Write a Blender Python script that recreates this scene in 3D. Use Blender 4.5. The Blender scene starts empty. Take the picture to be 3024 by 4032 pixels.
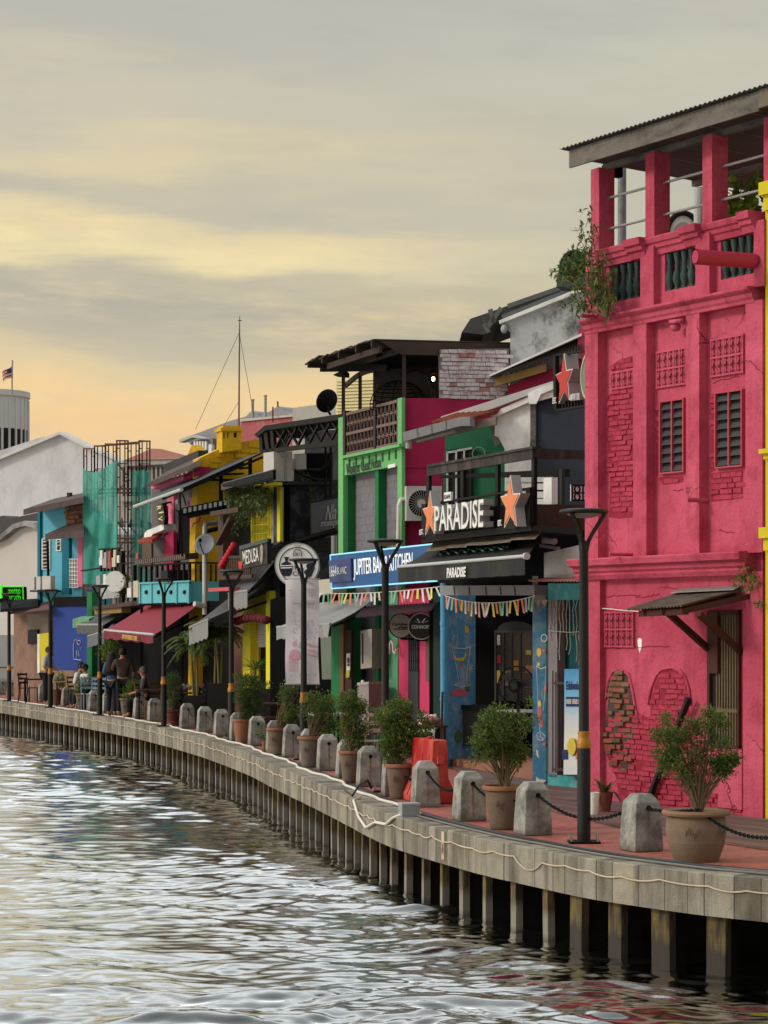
import bpy, bmesh, math, random
import numpy as np
from mathutils import Vector, Matrix, noise as mnoise
random.seed(7)
SC = bpy.context.scene
COL = SC.collection
# ---------------------------------------------------------------- camera (level, lens shift keeps the verticals upright)
FPX, CX, HY, EYE = 8968.0, 1512.0, 2494.0, 2.4      # focal length, centre, horizon in photo pixels; eye height over the promenade in metres
cam = bpy.data.cameras.new('camera'); camo = bpy.data.objects.new('camera', cam); COL.objects.link(camo)
camo.location = (0, 0, EYE); camo.rotation_euler = (math.radians(90), 0, 0)
cam.sensor_fit = 'HORIZONTAL'; cam.sensor_width = 36; cam.lens = FPX/3024*36
cam.shift_y = (HY-2016)/3024; cam.clip_start = .5; cam.clip_end = 3000
SC.camera = camo
# ---------------------------------------------------------------- colour management
SC.view_settings.view_transform = 'Standard'; SC.view_settings.look = 'None'
SC.view_settings.exposure = 0.0; SC.view_settings.gamma = 1; SC.view_settings.use_curve_mapping = False
def lin(c):
    return tuple((v/255/12.92 if v/255 <= .04045 else ((v/255+.055)/1.055)**2.4) for v in c)
# ---------------------------------------------------------------- sun and sky
SUN_EL, SUN_AZ = math.radians(28), math.radians(-98)          # azimuth from +Y towards +X: the bright west bank is on the left
sl = bpy.data.lights.new('sun', 'SUN'); sl.energy = 1.5; sl.angle = math.radians(11); sl.color = (1, .9, .76)
so = bpy.data.objects.new('sun', sl); COL.objects.link(so)
sd = Vector((math.sin(SUN_AZ)*math.cos(SUN_EL), math.cos(SUN_AZ)*math.cos(SUN_EL), math.sin(SUN_EL)))
so.rotation_euler = (-sd).to_track_quat('-Z', 'Y').to_euler(); so.location = sd*200
W = bpy.data.worlds.new('World'); SC.world = W; W.use_nodes = True
class NT:
    """tiny node builder"""
    def __init__(s, nt): s.nt = nt; s.x = 0
    def n(s, t, **k):
        q = s.nt.nodes.new(t); s.x += 40; q.location = (s.x, 0)
        for a, b in k.items():
            if a == 'inp':
                for i, v in b.items():
                    if isinstance(v, bpy.types.NodeSocket): s.nt.links.new(v, q.inputs[i])
                    elif v is not None: q.inputs[i].default_value = v
            else: setattr(q, a, b)
        return q
    def m(s, op, a, b=None, c=None, clamp=False):
        return s.n('ShaderNodeMath', operation=op, use_clamp=clamp, inp={0: a, 1: b, 2: c}).outputs[0]
    def ramp(s, fac, stops, interp='LINEAR'):
        r = s.n('ShaderNodeValToRGB', inp={0: fac}); cr = r.color_ramp; cr.interpolation = interp
        while len(cr.elements) < len(stops): cr.elements.new(.5)
        for e, (p, c) in zip(cr.elements, stops):
            e.position = p; e.color = (c, c, c, 1) if isinstance(c, (int, float)) else (*c[:3], 1)
        return r.outputs[0]
    def mix(s, fac, a, b, bt='MIX'):
        q = s.n('ShaderNodeMix', data_type='RGBA', blend_type=bt); 
        for i, v in ((0, fac), (6, a), (7, b)):
            if isinstance(v, bpy.types.NodeSocket): s.nt.links.new(v, q.inputs[i])
            else: q.inputs[i].default_value = v if i == 0 else (*v[:3], 1)
        return q.outputs[2]
    def noise(s, vec, scale, detail=4, rough=.55, w=None):
        q = s.n('ShaderNodeTexNoise', inp={'Scale': scale, 'Detail': detail, 'Roughness': rough})
        if vec is not None: s.nt.links.new(vec, q.inputs['Vector'])
        return q.outputs[0]
def build_sky():
    nt = W.node_tree; nt.nodes.clear(); B = NT(nt)
    g = B.n('ShaderNodeTexCoord').outputs['Generated']
    d = B.n('ShaderNodeVectorMath', operation='NORMALIZE', inp={0: g}).outputs[0]
    sp = B.n('ShaderNodeSeparateXYZ', inp={0: d}); x, y, z = sp.outputs
    az = B.m('ARCTAN2', x, y); el = B.m('ARCSINE', z)
    v1 = B.n('ShaderNodeCombineXYZ', inp={0: B.m('MULTIPLY', az, 5.0), 1: B.m('MULTIPLY', el, 26.0), 2: 3.1}).outputs[0]
    v2 = B.n('ShaderNodeCombineXYZ', inp={0: B.m('MULTIPLY', az, 11.0), 1: B.m('MULTIPLY', el, 75.0), 2: 8.6}).outputs[0]
    v3 = B.n('ShaderNodeCombineXYZ', inp={0: B.m('MULTIPLY', az, 3.0), 1: B.m('MULTIPLY', el, 9.0), 2: 1.7}).outputs[0]
    n1 = B.noise(v1, 1.0, 5, .5); n2 = B.noise(v2, 1.0, 6, .6); n3 = B.noise(v3, 1.6, 4, .5)
    # elevation, warped by the cloud noise and tilted so that the bands drop to the right
    e = B.m('ADD', el, B.m('MULTIPLY', B.m('SUBTRACT', n1, .5), .075))
    e = B.m('ADD', e, B.m('MULTIPLY', B.m('SUBTRACT', n2, .5), .03))
    e = B.m('ADD', e, B.m('MULTIPLY', az, .06))
    t = B.m('MULTIPLY', e, 2.5)                                                # ramp 0..1 = elevation 0..0.4 rad
    warm = B.ramp(t, [(0, lin((248, 196, 140))), (.19, lin((255, 212, 150))), (.235, lin((250, 214, 156))), (.28, lin((232, 209, 163))),
                      (.325, lin((206, 194, 167))), (.37, lin((206, 195, 165))), (.405, lin((254, 233, 174))), (.43, lin((248, 225, 170))), (.47, lin((206, 197, 170))),
                      (.51, lin((230, 214, 172))), (.56, lin((210, 202, 178))), (.63, lin((192, 189, 177))), (.72, lin((186, 185, 178))), (1, lin((190, 193, 193)))], 'EASE')
    cool = B.ramp(t, [(0, lin((240, 196, 142))), (.22, lin((248, 212, 150))), (.31, lin((244, 214, 152))), (.35, lin((214, 200, 160))), (.42, lin((206, 199, 174))),
                      (.52, lin((196, 192, 174))), (.62, lin((205, 201, 182))), (.7, lin((192, 191, 180))), (1, lin((190, 193, 193)))], 'EASE')
    side = B.m('ADD', B.m('MULTIPLY', az, 5.5), B.m('ADD', .42, B.m('MULTIPLY', B.m('SUBTRACT', n3, .5), .9)), clamp=True)
    low = B.mix(side, warm, cool)
    v5 = B.n('ShaderNodeCombineXYZ', inp={0: B.m('MULTIPLY', az, 14.0), 1: B.m('MULTIPLY', B.m('ADD', el, B.m('MULTIPLY', az, .05)), 70.0), 2: 4.2}).outputs[0]
    n5 = B.noise(v5, 1.0, 7, .62); n6 = B.noise(v3, 2.6, 5, .6)
    low = B.mix(B.m('MULTIPLY', B.ramp(n6, [(.42, 0.0), (.66, 1.0)]), .36), low, lin((196, 190, 174)))      # grey veils across the glow
    low = B.mix(B.m('MULTIPLY', B.ramp(n5, [(.5, 0.0), (.72, 1.0)]), B.m('MULTIPLY', B.n('ShaderNodeMapRange', interpolation_type='SMOOTHSTEP', inp={0: el, 1: .09, 2: .14, 3: 0, 4: 1}).outputs[0], .2)), low, lin((172, 168, 158)))   # thin darker streaks
    bnd = B.m('SUBTRACT', 1.0, B.m('MULTIPLY', B.m('ABSOLUTE', B.m('SUBTRACT', B.m('ADD', el, B.m('MULTIPLY', az, .09)), .132)), 42.0), clamp=True)
    low = B.mix(B.m('MULTIPLY', B.m('MULTIPLY', bnd, B.ramp(n5, [(.38, 0.0), (.56, 1.0)])), .5), low, lin((166, 163, 154)))      # one low bank of thin cloud
    low = B.mix(B.m('MULTIPLY', B.m('MULTIPLY', bnd, B.ramp(n5, [(.36, 1.0), (.47, 0.0)])), .3), low, lin((240, 216, 170)))
    # the rest of the dome: pale thick cloud, brighter overhead and towards the west bank on the left
    n4 = B.noise(d, 2.3, 5, .55)
    up = B.n('ShaderNodeMapRange', interpolation_type='SMOOTHSTEP', inp={0: el, 1: .27, 2: .52, 3: 0, 4: 1}).outputs[0]
    dome = B.mix(n4, lin((206, 214, 222)), lin((238, 240, 238)))
    c = B.mix(up, low, dome)
    west = B.m('ADD', B.m('MULTIPLY', x, -.62), B.m('MULTIPLY', y, .42))
    gain = B.m('ADD', 1.0, B.m('MULTIPLY', up, B.m('ADD', .62, B.m('MULTIPLY', west, 1.4))))
    back = B.n('ShaderNodeMapRange', interpolation_type='SMOOTHSTEP', inp={0: y, 1: .5, 2: -.6, 3: 1, 4: .84}).outputs[0]
    gain = B.m('MAXIMUM', B.m('MULTIPLY', gain, back), .2)
    c = B.n('ShaderNodeVectorMath', operation='SCALE', inp={0: c, 'Scale': B.m('MULTIPLY', gain, 10.0)}).outputs[0]
    sky = B.n('ShaderNodeTexSky', sky_type='NISHITA', sun_disc=False, sun_elevation=SUN_EL, sun_rotation=SUN_AZ).outputs[0]
    c = B.mix(.93, sky, c)                                                     # thin gaps in a closed cloud deck
    bg = B.n('ShaderNodeBackground', inp={0: c, 1: .1})
    o = B.n('ShaderNodeOutputWorld'); nt.links.new(bg.outputs[0], o.inputs[0])
build_sky()
# ---------------------------------------------------------------- geometry helpers
def P(x, y, Y): return Vector(((x-CX)/FPX*Y, Y, EYE-(y-HY)/FPX*Y))     # the point a photo pixel shows at distance Y
def gY(y, z=0.0): return (EYE-z)*FPX/(y-HY)                            # distance of a ground pixel
class Pl:
    """a vertical wall plane through two (photo x, distance) points; n points to the viewer's side"""
    def __init__(s, x1, Y1, x2, Y2):
        s.a = Vector(((x1-CX)/FPX*Y1, Y1)); s.b = Vector(((x2-CX)/FPX*Y2, Y2)); s._f()
    def _f(s):
        s.t = (s.b-s.a).normalized(); s.n = Vector((s.t.y, -s.t.x))
        if s.n.dot(s.a) > 0: s.n = -s.n
        s.n3 = Vector((s.n.x, s.n.y, 0)); s.t3 = Vector((s.t.x, s.t.y, 0))
    def pt(s, x, y, off=0.0):
        o = s.a+s.n*off; r = (x-CX)/FPX
        k = (r*o.y-o.x)/(s.t.x-r*s.t.y); p = o+s.t*k
        return Vector((p.x, p.y, EYE-(y-HY)/FPX*p.y))
    def xz(s, x, z, off=0.0):
        p = s.pt(x, HY, off); p.z = z; return p
    def z(s, x, y, off=0.0): return s.pt(x, y, off).z
    def k(s, x, off=0.0): return (s.pt(x, HY, off).xy-s.a).dot(s.t)
    def kz(s, k, z, off=0.0):
        p = s.a+s.t*k+s.n*off; return Vector((p.x, p.y, z))
def px(p): return (CX+p.x/p.y*FPX, HY-(p.z-EYE)/p.y*FPX)
class MB:
    def __init__(s): s.v = []; s.f = []; s.c = []; s.cc = None
    def add(s, vs, fs):
        b = len(s.v); s.v += [tuple(v) for v in vs]; s.f += [tuple(i+b for i in f) for f in fs]
        s.c += [s.cc]*len(fs); return s
    def prism(s, front, d):
        n = len(front); vs = [Vector(p) for p in front]; vs += [p+d for p in vs[:n]]
        return s.add(vs, [tuple(range(n)), tuple(range(2*n-1, n-1, -1))]+[(i, i+n, (i+1) % n+n, (i+1) % n) for i in range(n)])
    def face(s, pl, pts, off=0.0, th=.05): return s.prism([pl.pt(x, y, off) for x, y in pts], -pl.n3*th)     # photo outline on a plane, extruded away from the viewer
    def zr(s, pl, x0, x1, z0, z1, off=0.0, th=.05):
        return s.prism([pl.xz(x0, z0, off), pl.xz(x1, z0, off), pl.xz(x1, z1, off), pl.xz(x0, z1, off)], -pl.n3*th)
    def kr(s, pl, k0, k1, z0, z1, off=0.0, th=.05):
        return s.prism([pl.kz(k0, z0, off), pl.kz(k1, z0, off), pl.kz(k1, z1, off), pl.kz(k0, z1, off)], -pl.n3*th)
    def box(s, c, sx, sy, sz, rz=0.0):
        R = Matrix.Rotation(rz, 3, 'Z'); c = Vector(c)
        vs = [c+R@Vector((a*sx/2, b*sy/2, d*sz/2)) for d in (-1, 1) for a, b in ((-1, -1), (1, -1), (1, 1), (-1, 1))]
        return s.add(vs, [(3, 2, 1, 0), (4, 5, 6, 7)]+[(i, (i+1) % 4, (i+1) % 4+4, i+4) for i in range(4)])
    def bar(s, p0, p1, w, h=None, up=(0, 0, 1)):
        p0, p1 = Vector(p0), Vector(p1); h = h or w; d = (p1-p0).normalized(); u = Vector(up)
        if abs(d.dot(u)) > .98: u = Vector((1, 0, 0))
        a = d.cross(u).normalized()*w/2; b = a.cross(d).normalized()*h/2
        vs = [p+q for p in (p0, p1) for q in (-a-b, a-b, a+b, -a+b)]
        return s.add(vs, [(3, 2, 1, 0), (4, 5, 6, 7)]+[(i, (i+1) % 4, (i+1) % 4+4, i+4) for i in range(4)])
    def tube(s, pts, r, n=8, cap=True):
        pts = [Vector(p) for p in pts]; N = len(pts); rs = r if isinstance(r, (list, tuple)) else [r]*N; vs = []; ref = None
        for i, p in enumerate(pts):
            d = (pts[min(i+1, N-1)]-pts[max(i-1, 0)])
            d = d.normalized() if d.length > 1e-9 else Vector((0, 0, 1))
            if ref is None:
                ref = Vector((0, 0, 1)) if abs(d.z) < .9 else Vector((1, 0, 0))
            a = (ref-d*ref.dot(d)); a = a.normalized() if a.length > 1e-6 else d.orthogonal().normalized(); ref = a; b = d.cross(a)
            vs += [p+(a*math.cos(6.28318*j/n)+b*math.sin(6.28318*j/n))*rs[i] for j in range(n)]
        fs = [(i*n+j, i*n+(j+1) % n, (i+1)*n+(j+1) % n, (i+1)*n+j) for i in range(N-1) for j in range(n)]
        if cap: fs += [tuple(range(n-1, -1, -1)), tuple(range((N-1)*n, N*n))]
        return s.add(vs, fs)
    def lathe(s, prof, c=(0, 0, 0), n=24, cap=True):
        c = Vector(c); N = len(prof)
        vs = [c+Vector((r*math.cos(6.28318*j/n), r*math.sin(6.28318*j/n), z)) for r, z in prof for j in range(n)]
        fs = [(i*n+j, i*n+(j+1) % n, (i+1)*n+(j+1) % n, (i+1)*n+j) for i in range(N-1) for j in range(n)]
        if cap: fs += [tuple(range(n-1, -1, -1)), tuple(range((N-1)*n, N*n))]
        return s.add(vs, fs)
    def ball(s, c, r, n=10, m=7, sc=(1, 1, 1)):
        c = Vector(c); vs = []; fs = []
        for i in range(m+1):
            a = math.pi*i/m
            for j in range(n):
                b = 6.28318*j/n; vs.append(c+Vector((math.sin(a)*math.cos(b)*r*sc[0], math.sin(a)*math.sin(b)*r*sc[1], math.cos(a)*r*sc[2])))
        for i in range(m):
            for j in range(n): fs.append((i*n+j, (i+1)*n+j, (i+1)*n+(j+1) % n, i*n+(j+1) % n))
        return s.add(vs, fs)
    def disc(s, c, nrm, r, th, n=32, r2=None, up=Vector((0, 0, 1))):
        c = Vector(c); nrm = Vector(nrm).normalized(); a = up.cross(nrm).normalized(); b = nrm.cross(a); r2 = r2 or r
        return s.prism([c+a*math.cos(6.28318*j/n)*r+b*math.sin(6.28318*j/n)*r2 for j in range(n)], -nrm*th)
    def ring(s, c, nrm, r0, r1, th, n=40, up=Vector((0, 0, 1))):
        c = Vector(c); nrm = Vector(nrm).normalized(); a = up.cross(nrm).normalized(); b = nrm.cross(a)
        vs = [c+(a*math.cos(6.28318*j/n)+b*math.sin(6.28318*j/n))*r-nrm*d for r, d in ((r0, 0), (r1, 0), (r1, th), (r0, th)) for j in range(n)]
        return s.add(vs, [(i*n+j, i*n+(j+1) % n, ((i+1) % 4)*n+(j+1) % n, ((i+1) % 4)*n+j) for i in range(4) for j in range(n)])
    def mesh(s, name, mats, smooth=False, org=Vector((0, 0, 0)), fix=True):
        me = bpy.data.meshes.new(name); me.from_pydata([(x-org.x, y-org.y, z-org.z) for x, y, z in s.v], [], s.f)
        if fix:
            b = bmesh.new(); b.from_mesh(me); bmesh.ops.recalc_face_normals(b, faces=b.faces); b.to_mesh(me); b.free()
        for m in (mats if isinstance(mats, (list, tuple)) else [mats]): me.materials.append(m)
        if any(c is not None for c in s.c):
            at = me.attributes.new('tint', 'FLOAT_COLOR', 'FACE')
            flat = []
            for c in s.c: flat += [*(c or (1, 1, 1)), 1]
            at.data.foreach_set('color', flat)
        if smooth: me.shade_smooth() if smooth is True else me.set_sharp_from_angle(angle=smooth)
        if smooth and smooth is not True: pass
        return me
ORG = {}
def link(name, data, parent=None, org=None):
    o = bpy.data.objects.new(name, data); COL.objects.link(o)
    if parent is not None:
        o.parent = parent; ORG[o.name] = ORG[parent.name] if org is None else org
        if org is not None: o.location = org-ORG[parent.name]
    else:
        ORG[o.name] = Vector(org) if org is not None else Vector((0, 0, 0)); o.location = ORG[o.name]
    return o
def obj(name, mb, mat, parent=None, smooth=False, org=None, fix=True):
    og = ORG[parent.name] if parent is not None and org is None else (Vector(org) if org is not None else Vector((0, 0, 0)))
    return link(name, mb.mesh(name, mat, smooth, og, fix), parent, org)
def tag(o, label=None, cat=None, group=None, kind=None):
    for k, v in (('label', label), ('category', cat), ('group', group), ('kind', kind)):
        if v: o[k] = v
    return o
def thing(name, label, cat, loc=(0, 0, 0), group=None):
    return tag(link(name, None, None, Vector(loc)), label, cat, group)
def copy_tree(o, loc, rz=None, label=None, parent=None, sc=None):
    c = o.copy(); COL.objects.link(c)
    if parent is not None: c.parent = parent
    else:
        c.location = loc
        if rz is not None: c.rotation_euler = (0, 0, rz)
        if sc is not None: c.scale = sc
        if label: c['label'] = label
    for ch in o.children: copy_tree(ch, None, parent=c)
    return c
# ---------------------------------------------------------------- materials
MATS = {}
def M(name, col, rough=.8, var=.12, vs=3.0, bump=.25, bs=30.0, dirt=None, damt=.5, ds=1.2, streak=1.0, metal=0.0, spec=.3, emit=0.0, tint=False, fine=0.0):
    """procedural paint / plaster / metal: two scales of tone, optional stains that run down, bump"""
    if name in MATS: return MATS[name]
    m = bpy.data.materials.new(name); m.use_nodes = True; nt = m.node_tree; nt.nodes.clear(); B = NT(nt)
    co = B.n('ShaderNodeTexCoord').outputs['Object']; c = lin(col)
    n1 = B.noise(co, vs, 5, .6); n2 = B.noise(co, vs*7.3, 4, .6)
    f = B.m('ADD', B.m('MULTIPLY', n1, .65), B.m('MULTIPLY', n2, .35))
    f = B.ramp(f, [(.3, 0.0), (.7, 1.0)])
    a = tuple(v*(1-var) for v in c); b = tuple(min(v*(1+var), 1) for v in c)
    cc = B.mix(f, a, b)
    if tint:
        at = B.n('ShaderNodeAttribute', attribute_name='tint').outputs['Color']; cc = B.mix(1.0, cc, at, 'MULTIPLY')
    if dirt is not None:
        mp = B.n('ShaderNodeMapping', inp={0: co}); mp.inputs['Scale'].default_value = (1, 1, streak)
        n3 = B.noise(mp.outputs[0], ds, 8, .68)
        cc = B.mix(B.m('MULTIPLY', B.ramp(n3, [(.47, 0.0), (.64, 1.0)]), damt), cc, lin(dirt))
    bsdf = B.n('ShaderNodeBsdfPrincipled', inp={'Base Color': cc, 'Metallic': metal, 'Specular IOR Level': spec})
    nt.links.new(B.m('ADD', rough-.1, B.m('MULTIPLY', n2, .2), clamp=True), bsdf.inputs['Roughness'])
    if emit: nt.links.new(cc, bsdf.inputs['Emission Color']); bsdf.inputs['Emission Strength'].default_value = emit
    if bump:
        h = B.m('ADD', B.noise(co, bs, 6, .65), B.m('MULTIPLY', n1, .8))
        bp = B.n('ShaderNodeBump', inp={'Strength': bump, 'Distance': .02, 'Height': h}); nt.links.new(bp.outputs[0], bsdf.inputs['Normal'])
    nt.links.new(bsdf.outputs[0], B.n('ShaderNodeOutputMaterial').inputs[0]); MATS[name] = m
    return m
# ---------------------------------------------------------------- more helpers
def text(mb, s, quad, nrm, th=.01, bold=0.0, shear=0.0, res=3):
    """lettering: fits the word into a quad (top left, top right, bottom right, bottom left), extruded th towards nrm"""
    cu = bpy.data.curves.new('lettering', 'FONT'); cu.body = s; cu.extrude = .5; cu.offset = bold; cu.resolution_u = res; cu.shear = shear
    o = bpy.data.objects.new('lettering', cu); COL.objects.link(o)
    me = bpy.data.meshes.new_from_object(o.evaluated_get(bpy.context.evaluated_depsgraph_get()))
    bpy.data.objects.remove(o); bpy.data.curves.remove(cu)
    xs = [v.co.x for v in me.vertices]; ys = [v.co.y for v in me.vertices]
    x0, x1, y0, y1 = min(xs), max(xs), min(ys), max(ys); tl, tr, br, bl = [Vector(q) for q in quad]; n = Vector(nrm).normalized(); vs = []
    for v in me.vertices:
        u = (v.co.x-x0)/(x1-x0); w = (v.co.y-y0)/(y1-y0)
        vs.append(bl*(1-u)*(1-w)+br*u*(1-w)+tr*u*w+tl*(1-u)*w+n*((v.co.z+.5)*th))
    mb.add(vs, [tuple(p.vertices) for p in me.polygons]); bpy.data.meshes.remove(me); return mb
def ptext(mb, s, pl, pts, off, th=.01, **k): return text(mb, s, [pl.pt(x, y, off) for x, y in pts], pl.n3, th, **k)
def star(mb, c, t, up, n, r, th, mid=.42, tall=1.0):
    pts = []
    for i in range(10):
        a = math.pi/2+i*math.pi/5; q = r if i % 2 == 0 else r*mid
        pts.append(Vector(c)+t*math.cos(a)*q+up*math.sin(a)*q*tall)
    return mb.prism(pts, -n*th)
def corrugated(mb, a, b, c, d, waves, amp=.018, th=.008, rows=2, sag=0.0, tint=None):
    """sheet with corrugations running from edge a-b to edge d-c; ripples counted along a-b"""
    a, b, c, d = map(Vector, (a, b, c, d)); n = (b-a).cross(d-a).normalized()
    if n.z < 0: n = -n
    N = waves*6; top = []; 
    for r in range(rows+1):
        w = r/rows
        for i in range(N+1):
            u = i/N; p = (a*(1-u)+b*u)*(1-w)+(d*(1-u)+c*u)*w
            top.append(p+n*(amp*math.cos(6.28318*u*waves))-Vector((0, 0, sag*math.sin(math.pi*w))))
    K = N+1; fs = []
    for r in range(rows):
        for i in range(N): fs.append((r*K+i, r*K+i+1, (r+1)*K+i+1, (r+1)*K+i))
    L = len(top); vs = top+[p-n*th for p in top]; fs += [tuple(q+L for q in reversed(f)) for f in fs]
    ed = [i for i in range(K)]+[r*K+K-1 for r in range(1, rows+1)]+[rows*K+i for i in range(K-2, -1, -1)]+[r*K for r in range(rows-1, 0, -1)]
    fs += [(ed[i], ed[(i+1) % len(ed)], ed[(i+1) % len(ed)]+L, ed[i]+L) for i in range(len(ed))]
    return mb.add(vs, fs)
def quad(mb, a, b, c, d, th=.02, rows=1, sag=0.0):
    """slab through four corners, optionally sagging (awning cloth)"""
    a, b, c, d = map(Vector, (a, b, c, d)); n = (b-a).cross(d-a).normalized()
    if n.z < 0: n = -n
    return corrugated(mb, a, b, c, d, 2, 0.0, th, rows, sag) if rows > 1 else mb.prism([a, b, c, d], -n*th)
def bricks(mb, pl, inside, k0, k1, z0, z1, off, bl=.2, bh=.072, proud=.02, jit=.012, miss=.04, gap=.014, pal=None, wob=0.0):
    """single bricks laid in bond where inside(photo x, y) holds"""
    row = 0; z = z0
    while z < z1:
        k = k0-random.random()*bl*.3-(bl/2 if row % 2 else 0)
        while k < k1:
            l = bl*random.uniform(.55, 1.05); p = pl.kz(k+l/2, z+bh/2, off)
            if inside(*px(p)) and random.random() > miss:
                o = off+proud+random.uniform(-jit, jit); dz = random.uniform(-.006, .006)+wob*math.sin(k*3); h = bh*random.uniform(.86, 1.02)
                if pal: mb.cc = random.choice(pal)
                g = gap*random.uniform(.4, 1.4); q = [pl.kz(k+g, z+dz, o), pl.kz(k+l, z+dz+random.uniform(-.006, .006), o), pl.kz(k+l, z+h-gap+dz, o+random.uniform(-.008, .004)), pl.kz(k+g, z+h-gap+dz+random.uniform(-.006, .006), o)]
                mb.prism(q, -pl.n3*(proud+jit+.01)); mb.cc = None
            k += l
        z += bh; row += 1
def inpoly(poly):
    def f(x, y):
        r = False; j = len(poly)-1
        for i in range(len(poly)):
            (xi, yi), (xj, yj) = poly[i], poly[j]
            if (yi > y) != (yj > y) and x < (xj-xi)*(y-yi)/(yj-yi)+xi: r = not r
            j = i
        return r
    return f
def leafmat(name, col, var=.35):
    if name in MATS: return MATS[name]
    m = bpy.data.materials.new(name); m.use_nodes = True; nt = m.node_tree; nt.nodes.clear(); B = NT(nt)
    co = B.n('ShaderNodeTexCoord').outputs['Object']; c = lin(col)
    cc = B.mix(B.noise(co, 9, 3), tuple(v*(1-var) for v in c), tuple(v*(1+var) for v in c))
    cc = B.mix(1.0, cc, B.n('ShaderNodeAttribute', attribute_name='tint').outputs['Color'], 'MULTIPLY')
    d = B.n('ShaderNodeBsdfPrincipled', inp={'Base Color': cc, 'Roughness': .5, 'Specular IOR Level': .3})
    t = B.n('ShaderNodeBsdfTranslucent', inp={'Color': cc}); mx = B.n('ShaderNodeMixShader', inp={0: .3})
    nt.links.new(d.outputs[0], mx.inputs[1]); nt.links.new(t.outputs[0], mx.inputs[2])
    nt.links.new(mx.outputs[0], B.n('ShaderNodeOutputMaterial').inputs[0]); MATS[name] = m; return m
TINTS = [(.55, .6, .5), (.8, .85, .7), (1, 1, 1), (1.1, 1.1, .9), (1.35, 1.25, .8), (.7, .8, .75)]
def leaf(mb, p, d, L, w, fold=.25, droop=0.0):
    d = d.normalized(); s = d.cross(Vector((random.uniform(-.4, .4), random.uniform(-.4, .4), 1)))
    s = s.normalized() if s.length > 1e-4 else Vector((1, 0, 0)); u = s.cross(d)
    mb.cc = random.choice(TINTS)
    m = p+d*L*.5+u*(fold*w)
    mb.add([p, p+d*L*.45+s*w/2, p+d*L-Vector((0, 0, droop*L)), p+d*L*.45-s*w/2, m-u*fold*w*2], [(0, 1, 4), (1, 2, 4), (2, 3, 4), (3, 0, 4)]); mb.cc = None
def rdir(zb=0.0):
    while True:
        v = Vector((random.uniform(-1, 1), random.uniform(-1, 1), random.uniform(-1, 1)))
        if .05 < v.length < 1: v.normalize(); v.z += zb; return v
def crown(mb, c, rad, clumps, per, L=.045, w=.024, cr=.1, shell=.55, shape=None):
    """leaf clumps spread through an ellipsoid; returns the clump centres for the branches"""
    c = Vector(c); cs = []
    for _ in range(clumps):
        d = rdir(); r = random.uniform(shell, 1.0)
        q = c+Vector((d.x*rad[0]*r, d.y*rad[1]*r, max(d.z, -.9)*rad[2]*r))
        if shape: q = shape(q)
        cs.append(q); k = cr*random.uniform(.7, 1.4)
        for _ in range(int(per*random.uniform(.5, 1.5))):
            e = rdir(); p = q+e*k*random.random()**.5
            leaf(mb, p, (e+rdir(.2)*.8), L*random.uniform(.6, 1.3), w*random.uniform(.7, 1.2))
    return cs
# ---------------------------------------------------------------- materials shared by the setting
PINK = (182, 66, 84)
def pink_mat():
    m = bpy.data.materials.new('pink_paint'); m.use_nodes = True; nt = m.node_tree; nt.nodes.clear(); B = NT(nt); co = B.n('ShaderNodeTexCoord').outputs['Object']
    c = lin((184, 70, 94)); n0 = B.noise(co, .55, 6, .6); n1 = B.noise(co, 2.6, 7, .68); n2 = B.noise(co, 19, 6, .65)
    mp = B.n('ShaderNodeMapping', inp={0: co}); mp.inputs['Scale'].default_value = (3.2, 3.2, .22); n3 = B.noise(mp.outputs[0], 1.0, 7, .65)
    cc = B.mix(B.ramp(n0, [(.36, 0.0), (.64, 1.0)]), tuple(v*.86 for v in c), lin((204, 92, 116)))
    cc = B.mix(B.m('MULTIPLY', B.ramp(n1, [(.5, 0.0), (.68, 1.0)]), .55), cc, lin((146, 46, 66)))                     # worn, older coat
    cc = B.mix(B.m('MULTIPLY', B.ramp(n3, [(.54, 0.0), (.72, 1.0)]), .6), cc, lin((128, 42, 58)))                     # rain streaks
    cc = B.mix(B.m('MULTIPLY', B.ramp(n3, [(.27, 1.0), (.42, 0.0)]), .4), cc, lin((206, 112, 128)))                  # faded runs
    cc = B.mix(B.m('MULTIPLY', B.ramp(n2, [(.60, 0.0), (.70, 1.0)]), .5), cc, lin((118, 40, 54)))                     # pits
    wv = B.n('ShaderNodeVectorMath', operation='ADD', inp={0: co}); q = B.n('ShaderNodeTexNoise', inp={'Scale': 2.2, 'Detail': 5}); nt.links.new(co, q.inputs['Vector']); sc = B.n('ShaderNodeVectorMath', operation='SCALE', inp={0: q.outputs['Color'], 'Scale': .5}); nt.links.new(sc.outputs[0], wv.inputs[1])
    vo = B.n('ShaderNodeTexVoronoi', feature='DISTANCE_TO_EDGE', inp={'Scale': .75}); nt.links.new(wv.outputs[0], vo.inputs['Vector'])
    ck = B.m('MULTIPLY', B.ramp(vo.outputs[0], [(.0, 1.0), (.007, 0.0)]), B.ramp(n0, [(.55, 0.0), (.63, 1.0)]))
    cc = B.mix(B.m('MULTIPLY', ck, .65), cc, lin((84, 24, 36)))
    d = B.n('ShaderNodeBsdfPrincipled', inp={'Base Color': cc, 'Roughness': .92, 'Specular IOR Level': .2})
    h = B.m('ADD', B.m('ADD', B.m('MULTIPLY', n2, .5), B.m('MULTIPLY', n1, 1.6)), B.m('MULTIPLY', ck, -1.2)); bp = B.n('ShaderNodeBump', inp={'Strength': .9, 'Distance': .03, 'Height': h}); nt.links.new(bp.outputs[0], d.inputs['Normal'])
    nt.links.new(d.outputs[0], B.n('ShaderNodeOutputMaterial').inputs[0]); return m
m_pink = pink_mat()
m_pinkbrick = M('pink_painted_brick', (168, 58, 80), .9, .22, 5, .6, 40, tint=True)
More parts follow.
